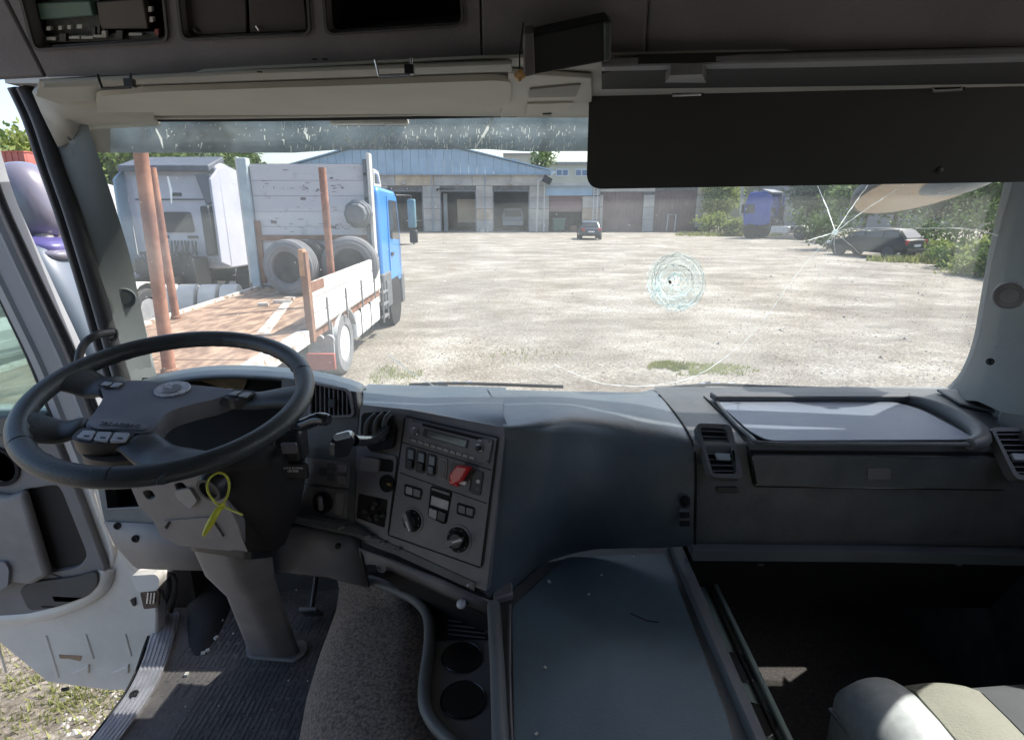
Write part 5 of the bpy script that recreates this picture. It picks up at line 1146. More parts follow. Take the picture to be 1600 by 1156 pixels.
# lower body beneath the pod with its open tray
M().grid([[PT(560, 856, 1.255), PT(610, 874, 1.235), PT(690, 905, 1.19), PT(775, 945, 1.145)], [PT(566, 880, 1.262), PT(612, 885, 1.24), PT(690, 922, 1.195), PT(772, 962, 1.15)], [PT(566, 886, 1.34), PT(612, 892, 1.32), PT(690, 930, 1.28), PT(770, 966, 1.2)]]).build('pod_lower_trim', PANEL, db, smooth=50, solid=.006)
# ------------------------------------------------------------------ POD PANEL
PP = Pl(PT(567, 636, 1.285), PT(790, 672, 1.140), PT(757, 922, 1.145))
pn = PP.n
def pp(pts, h=0): return PP.P(pts, h)
panel(PP, [(564, 632), (640, 640), (790, 668), (786, 700), (760, 924), (650, 878), (553, 842), (557, 700)], -.05, 0, PANEL, 'pod_face', r=.006, bev=.004)
# narrow shift column left: recess with boot, vent-like ring, tray
col = [(570, 700), (625, 712), (618, 770), (609, 838), (556, 818), (562, 740)]
panel(PP, [(566, 704), (622, 712), (607, 832), (553, 812)], .0, .004, PANEL, 'shift_panel', r=.01, holes=[([(568, 712), (617, 718), (616, 738), (566, 732)], .008), ([(562, 770), (608, 780), (603, 824), (558, 808)], .006)])
M().prism(rnd(pp([(568, 712), (617, 718), (616, 738), (566, 732)]), .008), pn, .0005, .0015).build('recess', MATTBLACK, db)
M().prism(rnd(pp([(562, 770), (608, 780), (603, 824), (558, 808)]), .006), pn, .0005, .0015).build('recess', MATTBLACK, db)
panel(PP, [(568, 713), (596, 717), (594, 738), (566, 734)], .002, .009, TRIM, 'coin_holder', r=.005)
R = random.Random(5)
for k in range(7): M().box(PP.p(R.uniform(570, 600), R.uniform(785, 812), .006), (.012, .01, .01), Matrix.Rotation(R.random()*3, 3, 'Y')).build('gaiter_fold', RUBBER, db, bevel=.002)
c = PP.p(605, 755, .005); M().lathe(c, pn, [(0, .019), (.003, .019), (.003, .016), (-.002, .016), (-.002, .001)], 28).build('power_socket', MATTBLACK, db, smooth=30)
M().tube([c + PP.u*.004 + pn*.003, c + PP.u*.013 + pn*.006], .003, 8).build('contact', mat('brass', (.7, .5, .15), .3, metal=.8), bpy.data.objects['power_socket'])
# gear lever gaiter housing at the top of the column
g_ = M(); 
M().prism(rnd(pp([(570, 645), (612, 642), (622, 668), (618, 700), (584, 706), (568, 680)]), .012), pn, .001, .012).build('lever_housing', MATTBLACK, db, bevel=.004)
for k in range(3):
    M().tube(spline([PP.p(572 + k*13, 690 - k*2, .014), PP.p(574 + k*14, 662 - k*3, .028), PP.p(588 + k*12, 647 - k, .018)], 5), .006, 8).build('gaiter_fold', GREYDK, db, smooth=60)
# right sub panel frame, radio and switches
panel(PP, [(636, 652), (778, 684), (752, 884), (610, 834)], .0, .0035, PANEL, 'control_panel', r=.004, bev=.001)
def fr_line(a, b, w=1.2, h=.004):
    d = V((b[0]-a[0], b[1]-a[1])); d.normalize(); nx, ny = -d.y*w/2, d.x*w/2
    return M().prism(pp([(a[0]+nx, a[1]+ny), (b[0]+nx, b[1]+ny), (b[0]-nx, b[1]-ny), (a[0]-nx, a[1]-ny)]), pn, .003, h).build('panel_gap', MATTBLACK, db)
fr_line((628, 690), (770, 734), 1.4); fr_line((626, 738), (762, 786), 1.4); fr_line((634, 652), (608, 836), 1.6); fr_line((610, 836), (752, 886), 1.6); fr_line((778, 686), (753, 884), 1.6); fr_line((636, 650), (780, 684), 1.6)
# radio
rd = thing('radio', 'car radio with a disc slot at the top of the centre panel', 'radio', PP.p(700, 690, 0))
panel(PP, [(642, 657), (772, 688), (765, 724), (637, 690)], .0036, .008, PANEL, 'faceplate', rd, .003, .0012)
panel(PP, [(664, 661), (757, 684), (756, 688), (663, 665)], .0081, .0088, MATTBLACK, 'disc_slot', rd, 0, 0)
panel(PP, [(666, 669), (736, 687), (733, 700), (664, 681)], .0081, .009, BLACK, 'display_frame', rd, .002, 0)
panel(PP, [(673, 672), (733, 688), (730, 698), (671, 681)], .0091, .0098, mat('display_grey', (.13, .135, .13), .15), 'display', rd, 0, 0)
for (x, y, r, m) in ((649, 674, .0085, CHROME), (749, 700, .0085, CHROME)):
    c = PP.p(x, y, .008); k = M().lathe(c, pn, [(0, r), (.003, r), (.004, r*.85), (.002, r*.75), (.002, r*.7)], 24).build('ring', m, rd, smooth=30); M().lathe(c, pn, [(0, r*.72), (.008, r*.66), (.009, r*.4), (.009, .0005)], 24).build('knob', BLACK if x > 700 else PANEL, rd, smooth=30)
first = None
for k in range(10):
    x = 651 + k*10.0; y = 687.5 + k*2.95
    M().prism(rnd(pp([(x - 3.8, y - 2.6), (x + 4, y - .6), (x + 3.6, y + 3.2), (x - 4.2, y + 1.2)]), .001), pn, .0081, .011).build('preset_button', mat('button_grey', (.34, .34, .345), .4), rd, bevel=.0006)
panel(PP, [(751, 685), (757, 686.5), (756, 690), (750, 688.5)], .0081, .0105, mat('button_grey', (.22, .22, .225)), 'eject_button', rd, 0, .0005)
for (x, y) in ((764, 690), (761, 720), (641, 684), (646, 658)): M().lathe(PP.p(x, y, .0081), pn, [(0, .0016), (.0004, .0014), (.0005, .0001)], 8).build('pin_hole', MATTBLACK, rd)
# rocker switches
SW = mat('switch_blue_grey', (.16, .18, .22), .3, .1, 20)
for k, (x, y, on) in enumerate(((643, 716, 1), (659.5, 721, 1), (676, 726, 1), (694, 732, 0))):
    s_ = M().prism(rnd(pp([(x - 6.5, y - 19), (x + 7.5, y - 15.5), (x + 5.0, y + 19), (x - 8.5, y + 15.5)]), .006, 5), pn, .0036, .0055).build('rocker_switch', BLACK if on else TRIM, db, bevel=.001)
    if on:
        a = pp([(x - 4, y - 15), (x + 5, y - 12.5), (x + 4, y + 2), (x - 5, y - .5)], .0055); 
        M().prism(a, pn, 0, .004).build('rocker', SW if k < 3 else BLACK, s_, bevel=.0012)
        M().prism(pp([(x - 5.5, y), (x + 3.8, y + 2.6), (x + 3, y + 15), (x - 6.5, y + 12.5)], .0055), pn, 0, .0065).build('rocker', BLACK if k < 2 else mat('switch_dark_blue', (.07, .085, .13), .3), s_, bevel=.0018)
    else:
        M().prism(rnd(pp([(x - 4.5, y - 14), (x + 5, y - 11.5), (x + 3, y + 14), (x - 6.5, y + 11.5)]), .004), pn, .0056, .0066).build('blank_cover', PANEL, s_, bevel=.0008)
s_ = M().prism(rnd(pp([(706, 722), (722, 726), (717, 761), (703, 757)]), .006, 5), pn, .0036, .0055).build('rocker_switch', GREYDK, db, bevel=.001)
s_ = M().prism(rnd(pp([(722, 745), (738, 748), (735, 768), (720, 763)]), .005, 5), pn, .0036, .0065).build('rocker_switch', PANEL, db, bevel=.001)
s_ = M().prism(rnd(pp([(741, 733), (757, 737), (752, 774), (737, 770)]), .006, 5), pn, .0036, .0055).build('rocker_switch', BLACK, db, bevel=.001)
c = PP.p(747, 752, .0056); M().lathe(c, pn, [(0, .0042), (.0008, .0042), (.0008, .0020), (0, .0020)], 20).build('ring_symbol', mat('print_white', (.8, .8, .78), .5), s_)
text_on(M(), 'OFF', .0045, PP.p(746, 763, .0056), PP.u, PP.w if PP.w.z > 0 else -PP.w, pn, .0004).build('print', mat('print_grey', (.4, .4, .4), .5), s_)
# red covered switch
rc = thing('parking_brake_knob', 'bright red knob on the centre control panel', 'knob', PP.p(720, 742, .006))
RED = mat('signal_red', (.62, .02, .02), .3, .1, 10, coat=.4)
a = pp([(706, 742), (719, 725), (739, 729), (726, 750), (712, 757)], .010); 
M().prism(a, pn, -.002, .016).build('knob_cap', RED, rc, bevel=.004, seg=3)
M().prism(pp([(704, 748), (718, 752), (718, 760), (706, 755)], .008), pn, -.004, .010).build('knob_foot', RED, rc, bevel=.002)
M().prism(pp([(718, 750), (730, 752), (728, 757), (718, 755)], .006), pn, .0, .006).build('arrow_print', mat('print_white', (.8, .8, .78)), rc)
# climate
for (x0, y0, k) in ((647, 768, 0), (729, 797, 1)):
    fr = M().prism(rnd(pp([(x0 - 13, y0 - 13), (x0 + 14, y0 - 5), (x0 + 12, y0 + 13), (x0 - 14, y0 + 5)]), .004), pn, .0036, .0048).build('button_pair', MATTBLACK, db, bevel=.0006)
    for s in (-1, 1):
        xx, yy = x0 + s*6.0, y0 + s*1.8
        M().prism(rnd(pp([(xx - 5, yy - 7), (xx + 5, yy - 4), (xx + 4.4, yy + 7), (xx - 5.6, yy + 4)], .0048), .002), pn, 0, .004).build('push_button', mat('button_pale', (.24, .25, .255), .35) if (k == 0 and s < 0) else PANEL, fr, bevel=.0012)
md = M().prism(rnd(pp([(675, 758), (708, 768), (699, 818), (692, 817), (670, 805)]), .005), pn, .0036, .0052).build('display_unit', MATTBLACK, db, bevel=.0008)
M().prism(pp([(676, 761), (704, 770), (703, 774), (675, 765)], .0052), pn, 0, .003).build('flap', TRIM, md, bevel=.0008)
M().prism(pp([(675, 774), (702, 783), (700, 797), (673, 788)], .0052), pn, 0, .0015).build('display', mat('display_silver', (.34, .33, .34), .25, .2, 30), md, bevel=.0005)
for s in (0, 1):
    M().prism(rnd(pp([(672 + s*14, 793 + s*4), (684 + s*14, 797 + s*4), (682 + s*13, 811 + s*4), (671 + s*13, 805 + s*5)], .0052), .002), pn, 0, .0035).build('push_button', (mat('button_grey', (.22, .22, .225)), BLACK)[s], md, bevel=.001)
for (x, y, r, ang, k) in ((644, 813, .0235, -1.05, 0), (716, 843, .026, .45, 1)):
    c = PP.p(x, y, .0036)
    kn = M().lathe(c, pn, [(0, r*1.22), (.0012, r*1.2), (.0012, r*1.0), (.0005, r*.98), (.0005, .0003)], 40).build('rotary_knob', PANEL, db, smooth=25)
    M().lathe(c, pn, [(.0008, r*.98), (.004, r*.94), (.0045, r*.8), (.0045, .0003)], 40).build('dial_ring', MATTBLACK, kn, smooth=25)
    u = PP.u*cos(ang) + PP.w*sin(ang) if PP.w.z > 0 else PP.u*cos(ang) - PP.w*sin(ang); v_ = u.cross(pn)
    M().lathe(c, pn, [(.004, r*.66), (.011, r*.6), (.013, r*.52), (.013, .0003)], 32).build('dial_cap', BLACK, kn, smooth=25)
    M().prism(rnd([c + u*r*.82 + v_*r*.2, c - u*r*.82 + v_*r*.24, c - u*r*.82 - v_*r*.24, c + u*r*.82 - v_*r*.2], .004), pn, .012, .021).build('grip', mat('grip_grey', (.12, .12, .125), .3), kn, bevel=.0025)
    M().prism([c + u*r*.80 + v_*r*.05, c - u*r*.1 + v_*r*.05, c - u*r*.1 - v_*r*.05, c + u*r*.80 - v_*r*.05], pn, .0212, .0216).build('pointer', mat('print_white', (.8, .8, .78)), kn)
    for j in range(7):
        a = ang + pi*.25 + j*.75; d = PP.u*cos(a) + PP.w*sin(a)
        M().lathe(c + d*r*.85, pn, [(.0045, .0012), (.005, .0010), (.0052, .0001)], 8).build('tick_mark', mat('print_grey', (.4, .4, .4)), kn)
# cigarette lighter and dark cavity under the pod
CV = M().prism([PT(600, 875, 1.31), PT(660, 895, 1.28), PT(765, 945, 1.2), PT(765, 985, 1.22), PT(700, 990, 1.3), PT(600, 900, 1.35)], V((0, -1, 0)), -.03, -.0).build('under_tray', MATTBLACK, db)
c = PT(597, 886, 1.262); M().lathe(c, (-.1, -1, .1), [(-.01, .011), (.003, .011), (.004, .008), (.0, .007), (.0, .0005)], 20).build('key_socket', TRIM, db, smooth=30)
M().prism([PT(574, 872, 1.262), PT(587, 876, 1.257), PT(588, 893, 1.262), PT(577, 890, 1.266)], V((0, -1, 0)), 0, .004).build('slot', MATTBLACK, db)
lt = thing('lighter_knob', 'small white knob in the dark tray below the centre panel', 'knob', PT(721, 943, 1.17)); c = PT(721, 943, 1.17)
M().lathe(c, (-.2, -.6, .8), [(-.008, .004), (-.006, .008), (0, .0105), (.006, .008), (.008, .001)], 20).build('ball', mat('white_knob', (.55, .58, .62), .3), lt, smooth=70); M().tube([c, c + V((.03, .05, -.03))], .004, 6).build('stem', BLACK, lt)
# left end of dash: cubby and lower panels
LE = Pl(PT(155, 755, 1.42), PT(330, 755, 1.34), PT(165, 880, 1.40))
panel(LE, [(150, 748), (345, 748), (345, 830), (165, 822)], -.03, 0, GREYDK, 'left_panel', holes=[([(163, 759), (222, 757), (228, 792), (168, 795)], .004)], bev=0)
q = LE.P([(163, 759), (222, 757), (228, 792), (168, 795)]); M().grid([[p for p in q + q[:1]], [p - LE.n*.07 for p in q + q[:1]]]).add([p - LE.n*.07 for p in q], [(0, 1, 2, 3)]).build('cubby', MATTBLACK, db)
M().tube([LE.p(168, 795, .002), LE.p(226, 792, .002)], .0022, 6).build('cubby_edge', PANEL, db)
M().grid([[PT(162, 815, 1.40), PT(230, 818, 1.37), PT(345, 826, 1.32)], [PT(178, 850, 1.40), PT(235, 852, 1.36), PT(345, 858, 1.31)], [PT(208, 884, 1.42), PT(250, 888, 1.39), PT(350, 890, 1.34)], [PT(215, 888, 1.50), PT(255, 890, 1.48), PT(350, 892, 1.44)]]).build('left_knee_panel', TRIM, db, smooth=60, solid=.005)
for (x, y, t) in ((211, 842, 1.368), (183, 822, 1.385)): M().lathe(PT(x, y, t), (.1, -1, .1), [(-.004, .009), (.0, .009), (.001, .006), (-.002, .001)], 14).build('screw_hole', MATTBLACK, db)
# front top strip from hood to pod: dash top left
tops = [[Z(566, 603, BASE) + V((0, .08, -.02)), PT(566, 606, 1.49), PT(568, 616, 1.38), PT(566, 634, 1.286)], [Z(640, 605, BASE) + V((0, .08, -.02)), Z(640, 608, BASE), PT(655, 628, 1.34), PT(650, 646, 1.232)], [Z(700, 606, BASE) + V((0, .08, -.02)), Z(705, 609, BASE), PT(725, 635, 1.27), PT(722, 656, 1.187)], [Z(790, 608, BASE) + V((0, .08, -.02)), Z(790, 612, BASE + .002), PT(786, 640, 1.22), PT(794, 668, 1.144)]]
M().grid([roundcol(c) for c in densify(tops, 4)]).build('dash_top', DASHTOP, db, smooth=80)
# faint printed lines on the dash top
for a, b_ in ():
    M().tube([Z(a[0], a[1], BASE + .004), Z(b_[0], b_[1], BASE + .004)], .002, 6).build('defrost_slot', mat('slot_pale', (.2, .24, .28), .5), db)
# --- passenger tray on top
TZ = BASE + .006
tray = thing('dash_tray', 'shallow pale blue grey tray recessed in the passenger dash top', 'tray', Z(1300, 660, TZ))
tp = [(1118, 628), (1400, 630), (1440, 642), (1526, 688), (1200, 690), (1172, 676)]
M().prism(rnd([Z(x, y, TZ) for x, y in tp], .02), V((0, 0, 1)), 0, .003).build('tray_floor', mat('tray_rubber', (.17, .205, .27), .5, .1, 4, .2, 300, dust=.25), tray)
M().prism([Z(1108, 621, TZ), Z(1420, 621, TZ), Z(1420, 629, TZ), Z(1118, 629, TZ)], V((0, 0, 1)), 0, .016).build('back_rim', mat('rim_brown_grey', (.10, .10, .105), .5), tray, bevel=.004)
ri = spline([Z(1405, 624, TZ), Z(1445, 632, TZ), Z(1490, 650, TZ), Z(1524, 672, TZ), Z(1532, 688, TZ), Z(1515, 694, TZ)], 6)
M().tube(ri, [.012 + .010*sin(pi*i/(len(ri)-1)) for i in range(len(ri))], 10).build('side_rim', GREYDK, tray, smooth=60)
M().tube(spline([Z(1118, 626, TZ), Z(1142, 655, TZ), Z(1172, 682, TZ), Z(1200, 693, TZ), Z(1350, 694, TZ), Z(1515, 694, TZ)], 6), .005, 8).build('front_rim', GREYDK, tray, smooth=60)
# glovebox lid
M().prism(rnd(FPp.P([(1166, 703), (1566, 706), (1570, 766), (1176, 760)]), .01), FPp.n, .0, .002).build('lid_gap', MATTBLACK, db)
lid = M().prism(rnd(FPp.P([(1171, 708), (1563, 711), (1567, 761), (1181, 755)]), .008), FPp.n, .0022, .010).build('glovebox_lid', GREYDK, db, bevel=.003)
M().tube([fp(1180, 757, .008), fp(1370, 762, .008), fp(1567, 761.5, .008)], .0014, 6).build('lid_edge', mat('edge_pale', (.3, .3, .29), .4), lid)
M().prism(rnd(FPp.P([(1351, 727), (1386, 727), (1386, 744), (1351, 744)]), .004), FPp.n, .0102, .0125).build('latch', PANEL, lid, bevel=.001)
# round-shouldered vents, passenger side
for (fr, hh, nm) in (([(1086, 661), (1142, 663), (1162, 748), (1110, 746)], [(1093, 668), (1134, 670), (1151, 740), (1114, 740)], 0), ([(1546, 668), (1600, 668), (1640, 750), (1586, 750)], [(1554, 674), (1598, 674), (1630, 742), (1590, 742)], 1)):
    VPn = Pl(PT(fr[0][0], fr[0][1], 1.225 if nm == 0 else 1.20), PT(fr[1][0], fr[1][1], 1.225 if nm == 0 else 1.20), PT(fr[3][0], fr[3][1], 1.165 if nm == 0 else 1.155))
    v1 = M().prism(rnd(VPn.P(fr), .015), VPn.n, -.02, .002, [rnd(VPn.P(hh), .008)]).build('air_vent', GREYDK, db, bevel=.002)
    M().prism(rnd(VPn.P(hh), .008), VPn.n, -.03, -.012).build('vent_cavity', MATTBLACK, v1)
    for k in range(8):
        f = (k + .5)/8; L1 = [hh[0][0] + (hh[3][0]-hh[0][0])*f, hh[0][1] + (hh[3][1]-hh[0][1])*f]; R1 = [hh[1][0] + (hh[2][0]-hh[1][0])*f, hh[1][1] + (hh[2][1]-hh[1][1])*f]
        a, b_ = VPn.p(*L1, -.002), VPn.p(*R1, -.002); d = (VPn.w if VPn.w.z > 0 else -VPn.w)
        M().prism([a, b_, b_ - VPn.n*.016 + d*.004, a - VPn.n*.016 + d*.004], d, -.0008, .0008).build('slat', mat('slat_grey', (.16, .17, .175), .4), v1)
    M().prism(rnd(VPn.P([(hh[0][0] + 23, 709), (hh[0][0] + 45, 710), (hh[0][0] + 48, 720), (hh[0][0] + 28, 719)]), .003), VPn.n, -.001, .006).build('slider', mat('slider_pale', (.28, .31, .34), .35), v1, bevel=.0015)
panel(FPp, [(1118, 760), (1152, 760), (1154, 769), (1120, 769)], .0, .004, BLACK, 'thumb_wheel', r=.006, bev=.001)
# sockets on the centre section
SPn = Pl(PT(1060, 775, 1.232), PT(1080, 775, 1.222), PT(1060, 820, 1.25))
c = SPn.p(1070, 785, .006); M().lathe(c, SPn.n, [(-.012, .011), (.003, .011), (.003, .008), (-.002, .008), (-.002, .0005)], 20).build('round_socket', BLACK, db, smooth=30)
for (y) in (802, 815): M().prism(rnd(SPn.P([(1062, y - 4), (1078, y - 4), (1078, y + 5), (1062, y + 5)]), .003), SPn.n, -.006, .006).build('blank_button', BLACK, db, bevel=.001); M().prism(SPn.P([(1062, y - 6), (1078, y - 6), (1078, y - 5), (1062, y - 5)]), SPn.n, -.004, .007).build('chrome_line', PANEL, db)
# grab rail below the glovebox
rl_ = M().prism(rnd([fp(1078, 849), fp(1350, 852), fp(1600, 858), fp(1600, 874), fp(1350, 868), fp(1078, 866)], .004), FPp.n, -.02, .022).build('lower_rail', mat('rail_grey', (.13, .14, .145), .5, .08, 9, .3, 400), db, bevel=.006)
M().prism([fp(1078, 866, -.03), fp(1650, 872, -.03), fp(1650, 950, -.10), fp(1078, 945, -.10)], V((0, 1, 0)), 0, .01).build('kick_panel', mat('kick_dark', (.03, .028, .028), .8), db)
for (x) in (1188, 1497): M().box(fp(x, 880, -.03), (.012, .01, .006)).build('clip', PANEL, db)
# right end cheek of the dash
M().prism([PT(1560, 640, 1.25), PT(1620, 650, 1.18), PT(1640, 700, 1.15), PT(1600, 672, 1.19)], V((0, 0, 1)), -.03, .0).build('right_cheek', GREYDK, db, bevel=.006)
M().prism([Z(1462, 613, BASE), Z(1700, 613, BASE), Z(1700, 662, BASE), Z(1560, 650, BASE), Z(1500, 636, BASE)], V((0, 0, 1)), .003, .010).build('end_cap', GREYDK, db, bevel=.004)
# ================================================================== STEERING WHEEL
swc = EYE + V((-.608, .978, -.328)); ti, ya = radians(14.6), radians(16.1)
swn = V((sin(ya)*sin(ti), -cos(ya)*sin(ti), cos(ti))); su = swn.cross(V((0, 1, 0))).normalized(); su = su if su.x > 0 else -su; sv = swn.cross(su)
SWP = Pl(swc, swc + su, swc + sv)
sw = thing('steering_wheel', 'dark leather four spoke steering wheel at the left of the cab', 'steering wheel', swc)
RR = .2225; segs = 120; rows = []
for i in range(segs + 1):
    a = 2*pi*i/segs; d = su*cos(a) + sv*sin(a); row = []
    c = swc + d*RR
    for j in range(16):
        b_ = 2*pi*j/16; r = .0165 if True else 0
        px_, py_ = cos(b_)*r*1.06, sin(b_)*r*1.0
        if cos(b_) < -.2 and sin(b_) < .6 and sin(a*sv.y if False else a) > -2: r2 = 1 + .09*sin(a*72) * (1 if (abs(math.sin(a)) > .35) else 0); px_ *= r2
        row.append(c + d*px_ + swn*py_)
    rows.append(row)
M().grid(rows, True).build('rim', LEATHER, sw, smooth=80)
def swring(deg):
    a = radians(deg); d = su*cos(a) + sv*sin(a); tg = -su*sin(a) + sv*cos(a); c = swc + d*RR
    M().lathe(c - tg*.0006, tg, [(0, .0171), (.0012, .0171), (.0012, .0160), (0, .0160)], 20).build('rim_seam', MATTBLACK, sw)
def pix_ang(px, py):
    q = SWP.p(px, py) - swc; return math.degrees(math.atan2(q.dot(sv), q.dot(su)))
for (x, y) in ((190, 562), (478, 582), (20, 700), (180, 740)): swring(pix_ang(x, y))
def rim_pt(px, py):
    a = radians(pix_ang(px, py)); return swc + (su*cos(a) + sv*sin(a))*RR
def spoke(rimpx, hubpx, w0, w1, w2, hh=-.016, bow=0):
    a = rim_pt(*rimpx); b_ = SWP.p(hubpx[0], hubpx[1], hh); path = spline([a, a.lerp(b_, .3) + swn*(-.004), a.lerp(b_, .65) + swn*(-.010), b_, b_ + (b_-a).normalized()*.012 - swn*.01], 5); n = len(path); rw = []
    d = (b_ - a).normalized(); s = d.cross(swn).normalized()
    for i, p in enumerate(path):
        f = i/(n-1); r = (w0*(1-f)**2 + w1*2*f*(1-f) + w2*f*f); th_ = .0145 - .004*f
        if i == 0: th_ *= .85
        rw.append([p + s*r*math.copysign(abs(cos(2*pi*k/20))**.8, cos(2*pi*k/20)) + swn*th_*sin(2*pi*k/20) for k in range(20)])
    m = M().grid(rw, True); m.add(rw[-1], [tuple(range(20))]); m.add(rw[0], [tuple(range(20))])
    return m.build('spoke', LEATHER, sw, smooth=50)
spoke((112, 588), (172, 604), .046, .024, .036)
spoke((18, 668), (128, 668), .048, .020, .024)
spoke((474, 618), (350, 620), .036, .014, .026)
spoke((292, 736), (215, 690), .045, .024, .034)
HUBM = mat('hub_vinyl', (.15, .155, .18), .45, .1, 12, .5, 400, dust=.12)
hub = [(160, 602), (210, 594), (262, 598), (360, 608), (340, 622), (300, 632), (262, 645), (236, 672), (205, 676), (160, 670), (134, 664), (150, 640), (161, 620)]
hubm = M().prism(spline(SWP.P(hub, -.004), 4, True), swn, -.035, .0).build('airbag_cover', HUBM, sw, bevel=.006, seg=3)
M().prism(rnd(SWP.P([(137, 664), (145, 657), (185, 656), (234, 666), (228, 673), (150, 672)], -.004), .01), swn, .0002, .0035).build('name_strip', mat('strip_pale', (.17, .17, .19), .4), hubm, bevel=.001)
uu = (SWP.p(220, 668) - SWP.p(165, 664)).normalized(); vv = swn.cross(uu)
text_on(M(), 'SRS AIRBAG', .0125, SWP.p(188, 665, 0), uu, vv, swn, .0018).build('lettering', mat('letter_dark', (.05, .05, .055), .5), hubm)
c = SWP.p(270, 609, -.004); ev_ = (SWP.p(296, 607) - SWP.p(246, 612)).normalized(); ew = swn.cross(ev_)
el = [c + ev_*.030*cos(2*pi*i/32) + ew*.026*sin(2*pi*i/32) for i in range(32)]
M().prism(el, swn, .0, .003).build('emblem', mat('emblem_silver', (.55, .56, .6), .3, .2, 200, metal=.6), hubm, bevel=.001)
gl_ = [(-.6, -.5), (-.2, -.7), (.3, -.6), (.6, -.1), (.5, .35), (.1, .6), (-.1, .3), (.15, .1), (-.1, -.1), (-.4, .2), (-.65, .1), (-.4, -.15)]
M().prism([c + ev_*.026*x + ew*.024*y for x, y in gl_], swn, .0031, .0042).build('emblem_relief', mat('emblem_dark', (.28, .29, .32), .3, metal=.5), hubm)
SBT = mat('wheel_button_silver', (.36, .37, .40), .35, .1, 40)
kp = M().prism(rnd(SWP.P([(110, 690), (128, 672), (216, 676), (205, 692), (160, 698), (130, 697)], -.010), .012), swn, -.02, .006).build('button_pod', BLACK, sw, bevel=.003)
for pts in ([(120, 686), (131, 675), (150, 676), (143, 690)], [(147, 690), (154, 677), (176, 678), (168, 692)], [(172, 692), (181, 678), (204, 679), (196, 692)]):
    M().prism(rnd(SWP.P(pts, -.004), .003), swn, .0, .004).build('push_button', SBT, kp, bevel=.0015)
    cx = sum(p[0] for p in pts)/4; cy = sum(p[1] for p in pts)/4; M().prism(SWP.P([(cx-4, cy-2), (cx+4, cy-1.4), (cx+3, cy+1), (cx-5, cy+.5)], 0), swn, .0001, .0006).build('symbol', BLACK, kp)
k2 = M().prism(rnd(SWP.P([(152, 602), (160, 597), (196, 599), (190, 606), (166, 611)], -.006), .006), swn, -.015, .004).build('button_pod', BLACK, sw, bevel=.002)
for pts in ([(158, 602), (164, 598), (176, 599), (170, 604)], [(172, 606), (180, 599), (192, 600), (184, 606)]): M().prism(SWP.P(pts, -.001), swn, .0, .003).build('push_button', SBT, k2, bevel=.001)
k3 = M().prism(rnd(SWP.P([(345, 622), (366, 610), (402, 614), (392, 624), (368, 630)], -.008), .008), swn, -.015, .004).build('button_pod', BLACK, sw, bevel=.002)
for pts in ([(356, 617), (368, 612), (378, 613), (368, 619)], [(372, 620), (382, 614), (394, 615), (386, 622)]): M().prism(SWP.P(pts, -.003), swn, .0, .003).build('push_button', SBT, k3, bevel=.001)
M().prism(rnd(SWP.P([(118, 690), (215, 690), (225, 712), (180, 724), (130, 716)], -.030), .02), swn, -.05, .0).build('hub_underside', mat('hub_under', (.10, .085, .08), .6), sw, bevel=.01)
# ================================================================== COLUMN
sc = thing('steering_column', 'grey plastic steering column standing on the cab floor', 'steering column', flr(430, 1030))
COLM = mat('column_grey', (.20, .185, .185), .55, .1, 10, .35, 400, dust=.25)
SHP = Pl(PT(215, 765, 1.10), PT(345, 745, 1.02), PT(385, 858, 1.10))
so_ = [(196, 742), (345, 738), (352, 780), (372, 818), (388, 862), (330, 858), (278, 852), (252, 838), (238, 812), (216, 790)]
M().prism(SHP.P(so_), SHP.n, -.06, 0, [rnd(SHP.P([(222, 768), (236, 765), (244, 778), (230, 781)]), .008), rnd(SHP.P([(272, 756), (284, 753), (294, 764), (280, 770)]), .006)]).build('shroud', COLM, sc, bevel=.004)
for c_ in ((233, 773), (283, 761)): M().prism(SHP.circ(*c_, .018, 20, -.012), SHP.n, -.004, .0).build('hole_bottom', MATTBLACK, sc)
M().prism(rnd(SHP.P([(276, 764), (300, 760), (312, 780), (300, 792), (280, 776)], .0), .006), SHP.n, .0, .006).build('lock_plate', mat('lock_pale', (.28, .27, .27), .4), sc, bevel=.002)
M().prism(rnd(SHP.P([(254, 812), (330, 806), (352, 838), (290, 842), (262, 836)]), .01), SHP.n, .0, .004).build('embossed_cover', COLM, sc, bevel=.003)
M().prism(SHP.P([(258, 822), (264, 814), (267, 815), (261, 826)], .004), SHP.n, .0, .002).build('slot', MATTBLACK, sc)
# right half of the shroud and stalk housing, its shade painted near black
M().grid([[PT(318, 735, .99), PT(345, 742, 1.02), PT(352, 782, 1.05), PT(388, 862, 1.10)], [PT(400, 700, 1.04), PT(420, 730, 1.06), PT(430, 780, 1.10), PT(430, 860, 1.15)], [PT(468, 690, 1.14), PT(480, 730, 1.16), PT(470, 790, 1.18), PT(445, 850, 1.22)], [PT(470, 700, 1.30), PT(480, 730, 1.30), PT(470, 790, 1.30), PT(445, 850, 1.32)]]).build('shroud_side', mat('shroud_shade', (.02, .018, .018), .7), sc, smooth=60, solid=.006)
M().lathe(SHP.p(330, 762, .012), SHP.n, [(-.02, .028), (0, .028), (.008, .024), (.008, .018), (.0, .016), (.0, .0005)], 24).build('ignition_barrel', BLACK, sc, smooth=35)
